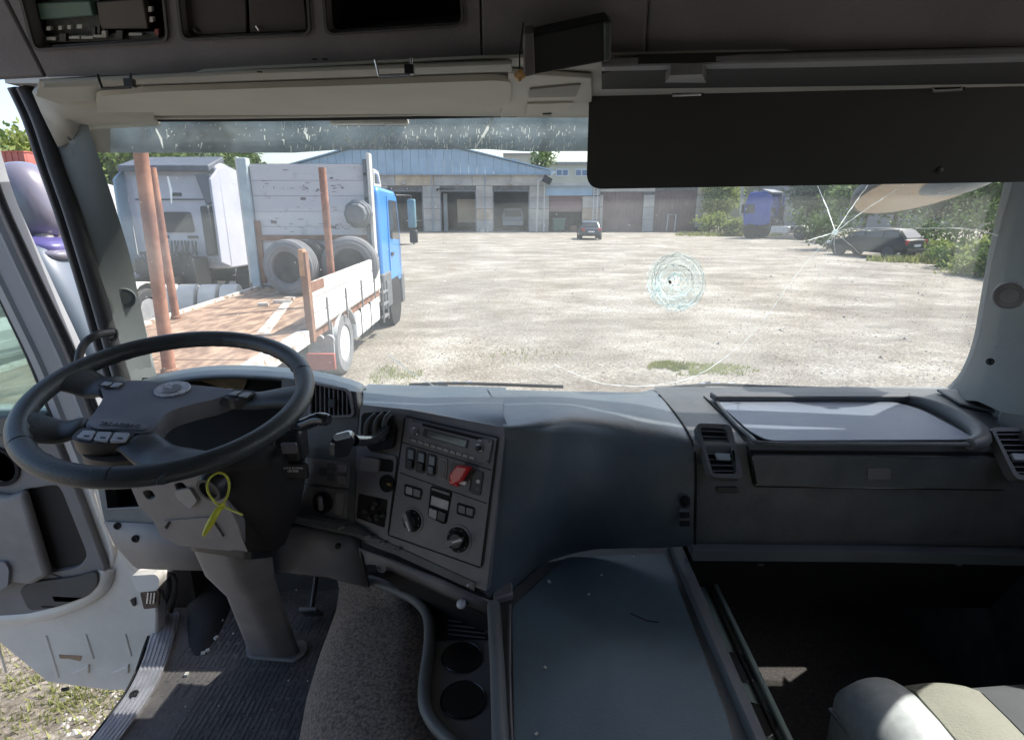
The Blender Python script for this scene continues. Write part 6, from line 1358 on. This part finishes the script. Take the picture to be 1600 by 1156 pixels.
# lower tube
s0 = [PT(300, 860, 1.16), PT(360, 866, 1.12), PT(428, 864, 1.20), PT(400, 858, 1.34), PT(330, 858, 1.32)]
s1 = [PT(318, 900, 1.22), PT(372, 905, 1.18), PT(432, 900, 1.26), PT(410, 896, 1.38), PT(345, 898, 1.36)]
s2 = [PT(352, 932, 1.34), PT(392, 940, 1.30), PT(442, 935, 1.36), PT(430, 930, 1.45), PT(368, 930, 1.44)]
s3 = [flr(386, 1026) + V((0, 0, .012)), flr(430, 1034) + V((0, 0, .012)), flr(472, 1026) + V((0, 0, .012)), flr(462, 1008) + V((0, 0, .012)), flr(398, 1006) + V((0, 0, .012))]
def ringr(q): return rnd(q, .02, 3)
M().grid([ringr(s0), ringr(s1), ringr(s2), [a.lerp(b_, .5) for a, b_ in zip(ringr(s2), ringr(s3))], ringr(s3)], True).build('lower_cover', COLM, sc, smooth=50)
M().prism(rnd([PT(296, 852, 1.15), PT(390, 866, 1.10), PT(430, 862, 1.18), PT(430, 852, 1.34), PT(310, 850, 1.30)], .02), V((0, 0, 1)), -.012, .006).build('collar', BLACK, sc, bevel=.004)
bp_ = M().prism(rnd([flr(384, 1008), flr(480, 1004), flr(480, 1024), flr(462, 1036), flr(386, 1030)], .02), V((0, 0, 1)), .002, .012).build('base_plate', COLM, sc, bevel=.003)
M().lathe(flr(396, 1014) + V((0, 0, .012)), (0, 0, 1), [(0, .010), (.003, .010), (.003, .006), (.0, .005)], 6).build('bolt', BLACK, bp_)
# yellow cable tie looped round the ignition
ct = thing('cable_tie', 'yellow plastic tie looped through the ignition lock', 'cable tie', PT(345, 785, .97))
YEL = mat('yellow_plastic', (.62, .60, .05), .35, .08, 20)
loop = [(346, 792), (334, 782), (324, 765), (327, 748), (340, 739), (352, 742), (358, 756), (355, 775), (347, 789)]
M().tube(spline([PT(x, y, .985 - .012*sin(i)) for i, (x, y) in enumerate(loop)], 6), .0019, 8).build('loop', YEL, ct, smooth=60)
M().tube(spline([PT(345, 790, .985), PT(335, 806, .97), PT(326, 822, .965), PT(317, 838, .96)], 5), [.002, .0035, .005, .0055, .0058, .006, .006, .006, .006, .006, .0058, .005, .0045, .004, .003, .001], 10).build('flag', YEL, ct, smooth=60)
M().tube([PT(347, 790, .985), PT(362, 797, .975), PT(379, 804, .965)], .0016, 8).build('tail', YEL, ct)
M().box(PT(346, 791, .983), (.009, .008, .009), Matrix.Rotation(.5, 3, 'Y')).build('lock_head', YEL, ct, bevel=.001)
# stalks
GLOSSB = mat('gloss_black', (.025, .028, .035), .18, .1, 10, coat=.5)
s1_ = thing('column_stalk', 'black column stalk curving out just right of the wheel rim', 'stalk', PT(470, 665, 1.1))
M().tube(spline([PT(405, 690, 1.12), PT(425, 668, 1.10), PT(445, 659, 1.08), PT(470, 664, 1.08), PT(495, 655, 1.07), PT(514, 656, 1.06)], 5), [.013]*10 + [.012]*6 + [.0125]*6 + [.012, .012, .011, .009], 12).build('lever', GLOSSB, s1_, smooth=60)
M().lathe(PT(498, 655, 1.07), (1, 0, -.05), [(0, .0128), (.003, .0136), (.006, .0128)], 16).build('twist_ring', PANEL, s1_)
M().box(PT(455, 692, 1.13), (.055, .05, .07)).build('mount', BLACK, s1_, bevel=.008)
M().box(PT(452, 700, 1.085), (.03, .008, .022)).build('switch_face', mat('switch_face_grey', (.14, .135, .15), .4), s1_, bevel=.003)
text_on(M(), 'AUTO DOWN\nON RISE', .006, PT(458, 733, 1.10), V((1, 0, 0)), V((0, 0, 1)), V((0, -1, 0)), .002).build('print', mat('print_grey', (.4, .4, .4)), s1_)
M().box(PT(458, 734, 1.12), (.06, .012, .035)).build('lower_cover', BLACK, s1_, bevel=.004)
s2_ = thing('gear_selector', 'black gear selector lever with a silver tip pointing left from the centre panel', 'gear lever', PT(560, 690, 1.1))
p_ = spline([PT(604, 668, 1.24), PT(592, 682, 1.19), PT(575, 688, 1.12), PT(552, 688, 1.07)], 5); nn_ = len(p_)
rw = []
for i, p in enumerate(p_):
    r = .012 + .003*i/nn_; d = (p_[min(i+1, nn_-1)] - p_[max(i-1, 0)]).normalized(); s = d.cross(V((0, 0, 1))).normalized(); u_ = s.cross(d)
    rw.append([p + s*r*.9*cos(2*pi*k/12) + u_*r*.75*sin(2*pi*k/12) for k in range(12)])
M().grid(rw, True).build('lever', GLOSSB, s2_, smooth=60)
M().prism(rnd([PT(517, 684, 1.03), PT(546, 676, 1.05), PT(556, 686, 1.055), PT(545, 712, 1.05), PT(522, 714, 1.035)], .008), V((.15, -1, .1)).normalized(), -.022, .006).build('handle', GLOSSB, s2_, bevel=.006, seg=3)
M().prism(rnd([PT(515, 693, 1.018), PT(522, 692, 1.02), PT(523, 711, 1.02), PT(517, 710, 1.018)], .004), V((.15, -1, .1)).normalized(), -.004, .004).build('release_button', CHROME, s2_, bevel=.002)
M().prism(rnd([PT(520, 683, 1.02), PT(545, 676, 1.035), PT(549, 682, 1.035), PT(524, 688, 1.02)], .004), V((0, -.3, 1)).normalized(), -.002, .004).build('top_insert', mat('insert_silver_blue', (.4, .44, .5), .3, metal=.3), s2_, bevel=.001)
# pedals
for (x, y, lab) in ((489, 976, 'brake pedal, the nearer of the two pedals'), (566, 936, 'accelerator pedal up under the centre panel')):
    pd = thing('pedal', lab, 'pedal', flr(x, y)); c = flr(x, y) + V((0, 0, .05)); Rm = Matrix.Rotation(.7, 3, 'X')
    M().box(c, (.055, .012, .075), Rm).build('pad', PANEL, pd, bevel=.004); M().tube([c, c + V((0, .12, .14))], .008, 8).build('arm', BLACK, pd)
    for k in range(4): M().box(c + Rm @ V((0, -.0075, -.026 + k*.017)), (.048, .003, .006), Rm).build('pad_rib', RUBBER, pd)
# ================================================================== CONSOLE WITH CUP HOLDERS (driver side)
CZ = -.885
cn = thing('cup_console', 'dark floor console with two cup holders left of the big tray', 'console', Z(720, 1060, CZ))
co = [(640, 905), (765, 948), (768, 1100), (772, 1250), (715, 1250), (690, 1160), (668, 1105), (664, 1060), (676, 985), (660, 955)]
C1, C2 = Z(722, 1027, CZ), Z(724, 1093, CZ)
def circz(c, r, n=32): return [c + V((cos(2*pi*i/n)*r, sin(2*pi*i/n)*r, 0)) for i in range(n)]
r1, r2 = .0385, .0395
M().prism([Z(x, y, CZ) for x, y in co], V((0, 0, 1)), -.02, 0, [circz(C1, r1), circz(C2, r2)]).build('top_plate', mat('console_grey', (.14, .14, .145), .5, .1, 10, .3, 400), cn)
for (c, r) in ((C1, r1), (C2, r2)):
    M().lathe(c, (0, 0, -1), [(-.003, r + .004), (-.005, r + .002), (-.003, r), (.07, r*.93), (.07, .0005)], 36).build('cup_holder', mat('cup_black', (.015, .015, .015), .3), cn, smooth=35)
    for a in (.4, 2.5, 4.6): M().box(c + V((cos(a)*r*.86, sin(a)*r*.86, -.02)), (.008, .008, .03), Matrix.Rotation(a, 3, 'Z')).build('grip_tab', PANEL, cn, bevel=.001)
rimp = [(577, 905), (620, 922), (650, 938), (668, 962), (671, 1000), (664, 1060), (664, 1100), (678, 1130), (705, 1158), (760, 1215)]
M().tube(spline([Z(x, y, CZ + .012) for x, y in rimp], 6), .012, 10).build('rim', mat('rail_grey', (.13, .14, .145)), cn, smooth=60)
M().prism([Z(600, 900, CZ), Z(690, 915, CZ - .05), Z(765, 955, CZ - .03), Z(765, 1000, CZ), Z(678, 1000, CZ), Z(668, 962, CZ)], V((0, 0, 1)), .001, .004).build('tray_mat', MATTBLACK, cn)
for k in range(5): M().tube([Z(700, 962 + k*7, CZ + .005), Z(758, 968 + k*7, CZ + .005)], .0015, 5).build('ridge', PANEL, cn)
# ================================================================== BIG CENTRE TRAY
TZ2 = -.78
tr = thing('centre_tray', 'wide flat rubber tray between the driver and passenger seats', 'tray', Z(950, 1000, TZ2))
TM = mat('tray_mat_blue', (.08, .12, .148), .42, .2, 3, .35, 900, dust=.12, dcol=(.3, .32, .33)); 
wn = TM.node_tree; wv = wn.nodes.new('ShaderNodeTexVoronoi'); wv.inputs['Scale'].default_value = 260; tcn = wn.nodes.new('ShaderNodeTexCoord'); wn.links.new(tcn.outputs['Object'], wv.inputs[0]); bpn = [n for n in wn.nodes if n.type == 'BUMP'][0]; wn.links.new(wv.outputs[0], bpn.inputs['Height']); bpn.inputs['Strength'].default_value = .55
o_ = [(776, 940), (870, 858), (1050, 853), (1178, 1160), (1230, 1290), (800, 1290)]
M().prism([Z(x, y, TZ2) for x, y in o_], V((0, 0, 1)), -.12, 0).build('tray_body', GREYDK, tr, bevel=.004)
i_ = [(796, 945), (880, 868), (1046, 862), (1160, 1150), (1210, 1290), (805, 1290)]
M().prism(rnd([Z(x, y, TZ2) for x, y in [(800, 950), (884, 872), (1040, 866), (1135, 1120), (1180, 1290), (806, 1290)]], .01), V((0, 0, 1)), .0005, .003).build('tray_mat', TM, tr)
M().tube([Z(771, 945, TZ2 + .012), Z(777, 1040, TZ2 + .012), Z(782, 1160, TZ2 + .012), Z(788, 1290, TZ2 + .012)], .013, 10).build('side_rail', mat('rail_grey', (.13, .14, .145)), tr, smooth=60)
M().tube(spline([Z(797, 945, TZ2 + .006), Z(796, 1040, TZ2 + .006), Z(799, 1140, TZ2 + .006), Z(803, 1160, TZ2 + .006), Z(830, 1166, TZ2 + .006)], 4), .0028, 8).build('inner_bead', PANEL, tr, smooth=60)
M().prism([Z(1042, 852, TZ2), Z(1062, 852, TZ2), Z(1195, 1160, TZ2), Z(1250, 1290, TZ2), Z(1222, 1290, TZ2), Z(1172, 1160, TZ2)], V((0, 0, 1)), -.05, .016).build('side_rail', mat('rail_grey', (.13, .14, .145)), tr, bevel=.005)
M().prism([Z(768, 930, TZ2), Z(800, 922, TZ2), Z(802, 940, TZ2), Z(772, 950, TZ2)], V((0, 0, 1)), .004, .022).build('corner_block', PANEL, tr, bevel=.004)
dr_ = M()
for (x, y, s) in ((858, 908, .006), (920, 928, .004), (852, 1042, .0035), (838, 1146, .004), (940, 898, .003), (990, 870, .003)): dr_.box(Z(x, y, TZ2 + .005), (s, s*1.5, .002), Matrix.Rotation(x, 3, 'Z'))
tag(stuff(dr_.build('crumbs', mat('pale_crumb', (.6, .58, .52)))), 'a few white crumbs lying on the centre tray', 'crumbs')
for (a, b_) in (((985, 958), (1008, 968)), ((1008, 969), (1030, 972))):
    o = M().tube([Z(a[0], a[1], TZ2 + .0035), Z(b_[0], b_[1], TZ2 + .0035)], .0012, 5).build('scratch_mark', MATTBLACK, tr)
# ================================================================== PASSENGER SIDE
PZ_ = -.90
pcn = thing('side_console', 'narrow pale green console with cup holders right of the centre tray', 'console', Z(1160, 1060, PZ_))
TEAL = mat('console_teal_grey', (.24, .31, .28), .5, .08, 8)
cA, cB = Z(1152, 1043, PZ_), Z(1176, 1125, PZ_)
M().prism([Z(1085, 915, PZ_), Z(1110, 912, PZ_), Z(1228, 1160, PZ_), Z(1290, 1290, PZ_), Z(1150, 1290, PZ_), Z(1120, 1160, PZ_)], V((0, 0, 1)), -.03, 0, [circz(cA, .036), circz(cB, .036)]).build('top_plate', TEAL, pcn)
for c in (cA, cB): M().lathe(c, (0, 0, -1), [(-.003, .040), (-.004, .038), (-.003, .036), (.07, .034), (.07, .0005)], 32).build('cup_holder', mat('cup_black', (.02, .02, .02)), pcn, smooth=35)
M().prism([Z(1110, 912, PZ_), Z(1118, 911, PZ_), Z(1238, 1160, PZ_), Z(1300, 1290, PZ_), Z(1286, 1290, PZ_), Z(1226, 1160, PZ_)], V((0, 0, 1)), -.06, .012).build('outer_rail', TEAL, pcn, bevel=.004)
M().tube([Z(1106, 915, PZ_ + .004), Z(1218, 1160, PZ_ + .004), Z(1270, 1290, PZ_ + .004)], .003, 6).build('groove', MATTBLACK, pcn)
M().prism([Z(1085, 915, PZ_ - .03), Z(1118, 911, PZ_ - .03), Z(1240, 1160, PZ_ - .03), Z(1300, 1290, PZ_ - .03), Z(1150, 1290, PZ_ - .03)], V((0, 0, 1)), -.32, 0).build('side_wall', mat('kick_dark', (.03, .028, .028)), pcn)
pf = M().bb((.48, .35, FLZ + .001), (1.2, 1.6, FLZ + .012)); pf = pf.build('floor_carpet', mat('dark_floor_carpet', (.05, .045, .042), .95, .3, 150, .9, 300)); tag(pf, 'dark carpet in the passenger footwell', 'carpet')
cb_ = M().tube(spline([flr(1460, 950), flr(1488, 985), flr(1510, 1020), flr(1550, 1065)], 5), .006, 8).build('floor_cable', PANEL, None, smooth=60); tag(cb_, 'thin cable lying on the passenger floor ahead of the seat', 'cable')
# seat
st_ = thing('passenger_seat', 'beige passenger seat cushion with a silver grey side bolster', 'seat', V((.95, .6, FLZ)))
SZ = -.83
def sloft(pl_, pr_, crown_, m, nm, y1=.845, y0=.10, drop=.16):
    rows = []
    for (y, dz) in ((y1 + .012, -drop), (y1 + .02, -.07), (y1 + .008, -.02), (y1 - .02, -.003), (y1 - .08, 0), (.55, 0), (.3, -.005), (y0, -.01)):
        r = []
        for k in range(9):
            f = k/8; x = pl_ + (pr_ - pl_)*f; r.append(V((x, y, 2.6 + SZ + dz + crown_*sin(pi*f) - .0)))
        rows.append([V((pl_, y, 2.6 + SZ + dz - .14 if dz > -.1 else 2.6 + SZ + dz - .1))] + r + [V((pr_, y, 2.6 + SZ + dz - .14 if dz > -.1 else 2.6 + SZ + dz - .1))])
    return M().grid(rows).build(nm, m, st_, smooth=60)
SBG = mat('seat_beige', (.25, .26, .215), .85, .1, 8, .8, 260, dust=.25, dcol=(.16, .15, .13)); SSL = mat('seat_silver', (.42, .46, .46), .45, .08, 60, .3, 600); SDK = mat('seat_dark', (.085, .095, .10), .9, .15, 8, .6, 900)
# left bolster rising in a rounded roll
rows = []
for (y, sc_2) in ((.87, .0), (.865, .45), (.85, .75), (.82, .92), (.76, 1), (.6, 1), (.4, 1), (.1, 1)):
    r = []
    for k in range(13):
        a = pi * k/12; xx = .665 - cos(a)*.075*(.6 + .4*sc_2); zz = 2.6 + SZ - .06 + sin(a)*.085*sc_2 - (.0)
        r.append(V((xx + (.85 - y)*-.02, y, zz)))
    rows.append([r[0] + V((0, 0, -.15))] + r + [r[-1] + V((0, 0, -.15))])
M().grid(rows).build('side_bolster', SSL, st_, smooth=60)
sloft(.72, .835, .008, SBG, 'cushion_panel'); sloft(.838, 1.19, .012, SDK, 'cushion_panel', y1=.84)
M().tube(spline([V((.592, .85, 2.6+SZ-.07)), V((.594, .76, 2.6+SZ-.06)), V((.60, .5, 2.6+SZ-.055)), V((.6, .2, 2.6+SZ-.055))], 5), .004, 8).build('edge_trim', CHROME, st_, smooth=60)
M().bb((.60, .12, FLZ + .012), (1.18, .80, 2.6 + SZ - .16)).build('seat_base', BLACK, st_, bevel=.02)
# ================================================================== DRIVER DOOR, OPEN
dd = thing('driver_door', 'open driver door seen from inside, grey trim on white steel', 'door', V((-1.2, 1.42, .95)))
DY = 1.44
DP = Pl(UY(-100, 700, DY), UY(100, 700, DY), UY(0, 900, DY))
DGREY = mat('door_trim_grey', (.16, .155, .16), .6, .1, 8, .4, 400, dust=.25)
skin = [(-260, 640), (104, 640), (128, 700), (158, 790), (198, 875), (240, 905), (246, 960), (242, 1076), (160, 1078), (74, 1066), (30, 1030), (0, 1005), (-260, 900)]
M().prism(DP.P(skin), DP.n, -.05, 0).build('door_skin', WHITEP, dd, bevel=.006)
# pressed steps in the steel: raised roll and ribs
M().tube(spline([DP.p(-260, 975, -.0), DP.p(0, 962, .0), (DP.p(70, 955, .002)), DP.p(130, 935, .002), DP.p(160, 912, .002), DP.p(168, 885, .0)], 6), .024, 14).build('pressed_roll', WHITEP, dd, smooth=60)
M().tube(spline([DP.p(104, 640, 0), DP.p(128, 710, .0), DP.p(152, 785, 0), DP.p(176, 850, 0), DP.p(176, 885, -.01)], 6), .011, 10).build('pressed_roll', WHITEP, dd, smooth=60)
for (x0, y0, x1, y1) in ((-5, 1000, 10, 1050), (72, 992, 92, 1058), (134, 990, 146, 1028), (196, 990, 205, 1024)):
    M().tube([DP.p(x0, y0, 0), DP.p(x1, y1, 0)], .0035, 6).build('pressed_rib', WHITEP, dd)
for (x, y) in ((128, 1040), (190, 1040)): M().prism(DP.P([(x - 16, y + 10), (x + 12, y + 10), (x + 12, y - 4), (x + 2, y + 2)]), DP.n, -.002, .006).build('pressed_step', WHITEP, dd, bevel=.002)
M().prism(rnd(DP.P([(92, 1022), (128, 1024), (126, 1032), (108, 1028), (94, 1028)]), .003), DP.n, .0, .0015).build('rust_spot', mat('brown_stain', (.3, .2, .13), .8), dd)
M().prism(rnd(DP.P([(205, 935), (212, 932), (213, 945), (209, 944)]), .002), DP.n, .0, .006).build('clip', BLACK, dd)
M().prism(rnd(DP.P([(96, 1074), (108, 1072), (108, 1077), (97, 1079)]), .002), DP.n, .0, .003).build('drain_plug', BLACK, dd)
trim = [(-260, 655), (70, 655), (98, 690), (135, 780), (172, 880), (168, 915), (120, 940), (60, 952), (-260, 972)]
M().prism(DP.P(trim, .0), DP.n, .0, .02, [rnd(DP.P([(44, 760), (100, 752), (144, 862), (130, 880), (84, 888)]), .02)]).build('trim_panel', DGREY, dd, bevel=.005)
M().prism(rnd(DP.P([(40, 752), (104, 745), (150, 866), (134, 886), (80, 896)], .0), .02), DP.n, .0005, .003).build('recess_back', mat('recess_speckled', (.03, .025, .022), .8), dd)
M().prism(DP.P([(-260, 740), (20, 770), (48, 762), (86, 890), (60, 905), (20, 900), (-260, 930)], .02), DP.n, .0, .03).build('armrest', TRIM, dd, bevel=.012, seg=3)
M().prism(rnd(DP.P([(34, 916), (60, 905), (120, 898), (155, 888), (158, 908), (140, 928), (90, 945), (50, 950)], .02), .02), DP.n, .0, .012).build('door_pocket', mat('pocket_dark', (.07, .068, .066), .7), dd, bevel=.005)
M().prism(rnd(DP.P([(-260, 868), (22, 868), (28, 880), (26, 905), (8, 915), (-260, 920)], .03), .01), DP.n, .0, .03).build('pull_cup', mat('pull_grey', (.19, .185, .2), .5), dd, bevel=.006)
sp_ = DP.p(-2, 728, .02); M().lathe(sp_, DP.n, [(0, .058), (.006, .058), (.006, .048), (-.01, .045), (-.012, .001)], 36).build('speaker', MATTBLACK, dd, smooth=35)
M().prism(DP.P([(-260, 640), (75, 640), (100, 668), (70, 672), (-260, 668)], .0), DP.n, .0, .05).build('window_ledge', GREYDK, dd, bevel=.008)
# window frame post, seals and glass
DFR = mat('door_frame_grey', (.30, .31, .33), .4, .06, 5)
post = spline([UY(x, y, DY) for x, y in ((-70, 180), (-34, 300), (10, 400), (48, 480), (86, 560), (118, 640), (150, 720))], 5)
rws = []
for i, p in enumerate(post):
    d = (post[min(i+1, len(post)-1)] - post[max(i-1, 0)]).normalized(); s = d.cross(V((0, -1, 0))).normalized(); s = s if s.x > 0 else -s
    pr = [(-.052, 0), (-.05, .018), (-.025, .026), (-.018, .018), (.02, .018), (.036, .028), (.046, .02), (.05, 0), (.05, -.04), (-.052, -.04)]
    rws.append([p + s*a + V((0, -b_, 0)) for a, b_ in pr])
M().grid(rws, True).build('window_post', DFR, dd, smooth=30)
def off(dx, dy): return spline([UY(x + dx, y, DY - dy) for x, y in ((-70, 180), (-34, 300), (10, 400), (48, 480), (86, 560), (118, 640), (135, 680))], 5)
M().tube(off(-38, .01), .009, 8).build('window_seal', RUBBER, dd, smooth=60); M().tube(off(33, .0), .007, 8).build('edge_seal', RUBBER, dd, smooth=60)
DG = glass_mat('door_glass', (.78, .93, .88), .8, .05, (.6, .85, .8), .02, 3)
M().prism([UY(-260, 200, DY), UY(-70, 200, DY), UY(10, 420, DY), UY(90, 648, DY), UY(-260, 648, DY)], V((0, -1, 0)), -.012, -.007).build('window_glass', DG, dd)
# white A-pillar foot with hinge and body step
bf = thing('pillar_foot', 'white painted steel foot of the left pillar with the door hinge', 'body panel', U(230, 950, 1.8))
M().grid([[PT(112, 655, 1.50), PT(130, 655, 1.52), PT(200, 700, 1.55)], [PT(140, 740, 1.52), PT(158, 750, 1.52), PT(200, 760, 1.55)], [PT(160, 810, 1.55), PT(178, 820, 1.54), PT(240, 830, 1.6)], [PT(190, 870, 1.62), PT(218, 885, 1.62), PT(262, 890, 1.66)], [PT(212, 905, 1.70), PT(232, 915, 1.70), PT(262, 915, 1.72)], [PT(224, 960, 1.80), PT(240, 975, 1.80), PT(262, 965, 1.84)]]).build('steel_panel', mat('white_body_beige', (.60, .56, .50), .4, .08, 5), bf, smooth=60, solid=.01)
M().prism(rnd([PT(210, 892, 1.60), PT(250, 890, 1.60), PT(256, 898, 1.60), (PT(254, 915, 1.60)), PT(222, 918, 1.60)], .012), V((0, -1, 0)), -.05, .02).build('hinge', WHITEP, bf, bevel=.006)
M().prism(rnd([PT(222, 922, 1.64), PT(252, 918, 1.64), PT(250, 945, 1.66), PT(228, 948, 1.66)], .006), V((0, -1, 0)), -.0, .01).build('hinge_recess', mat('rust_dark', (.13, .09, .07), .8, .3, 60), bf)
for k in range(3): M().tube([PT(232 + k*5, 925, 1.63), PT(230 + k*5, 942, 1.64)], .0025, 6).build('spring_coil', CHROME, bf)
M().tube(spline([PT(252, 890, 1.62), PT(262, 905, 1.66), PT(260, 930, 1.74), PT(250, 955, 1.80)], 6), .010, 8).build('body_seal', RUBBER, bf, smooth=60)
M().tube(spline([PT(265, 890, 1.62), PT(274, 905, 1.66), PT(273, 930, 1.74), PT(268, 955, 1.80)], 6), .006, 8).build('body_seal', RUBBER, bf, smooth=60)
# ================================================================== EXTERIOR MIRROR (left)
em = thing('exterior_mirror', 'large pale exterior mirror housing left of the front pillar', 'mirror', U(60, 450, 1.9))
MH = mat('mirror_housing', (.16, .15, .19), .25, .08, 3, coat=.5)
def blob(cx, cy, t, rx, rz, ry, tilt, m, nm, pw=2.6):
    c = U(cx, cy, t); rows = []
    for i in range(17):
        ph = -pi/2 + pi*i/16; row = []
        for j in range(28):
            th = 2*pi*j/28
            def sg(v, p): return math.copysign(abs(v)**(2/p), v)
            x, y, z = rx*sg(cos(ph), pw)*sg(cos(th), pw), ry*sg(cos(ph), pw)*sg(sin(th), pw), rz*sg(sin(ph), pw)
            x, z = x*cos(tilt) + z*sin(tilt), -x*sin(tilt) + z*cos(tilt); row.append(c + V((x, y, z)))
        rows.append(row)
    return M().grid(rows, True).build(nm, m, em, smooth=80)
blob(42, 318, 1.85, .105, .125, .09, -.30, MH, 'upper_housing')
blob(74, 386, 1.84, .075, .032, .08, .15, mat('mirror_violet', (.09, .08, .22), .3, .1, 5), 'blue_cap', 3)
blob(86, 396, 1.83, .062, .018, .075, .1, MH, 'pale_cap', 3)
M().tube([U(62, 365, 1.85), U(80, 390, 1.85)], .03, 12).build('neck', TRIM, em, smooth=60)
blob(112, 500, 1.86, .088, .25, .09, -.33, mat('mirror_blue_grey', (.10, .125, .16), .4, .1, 4), 'lower_housing', 3.2)
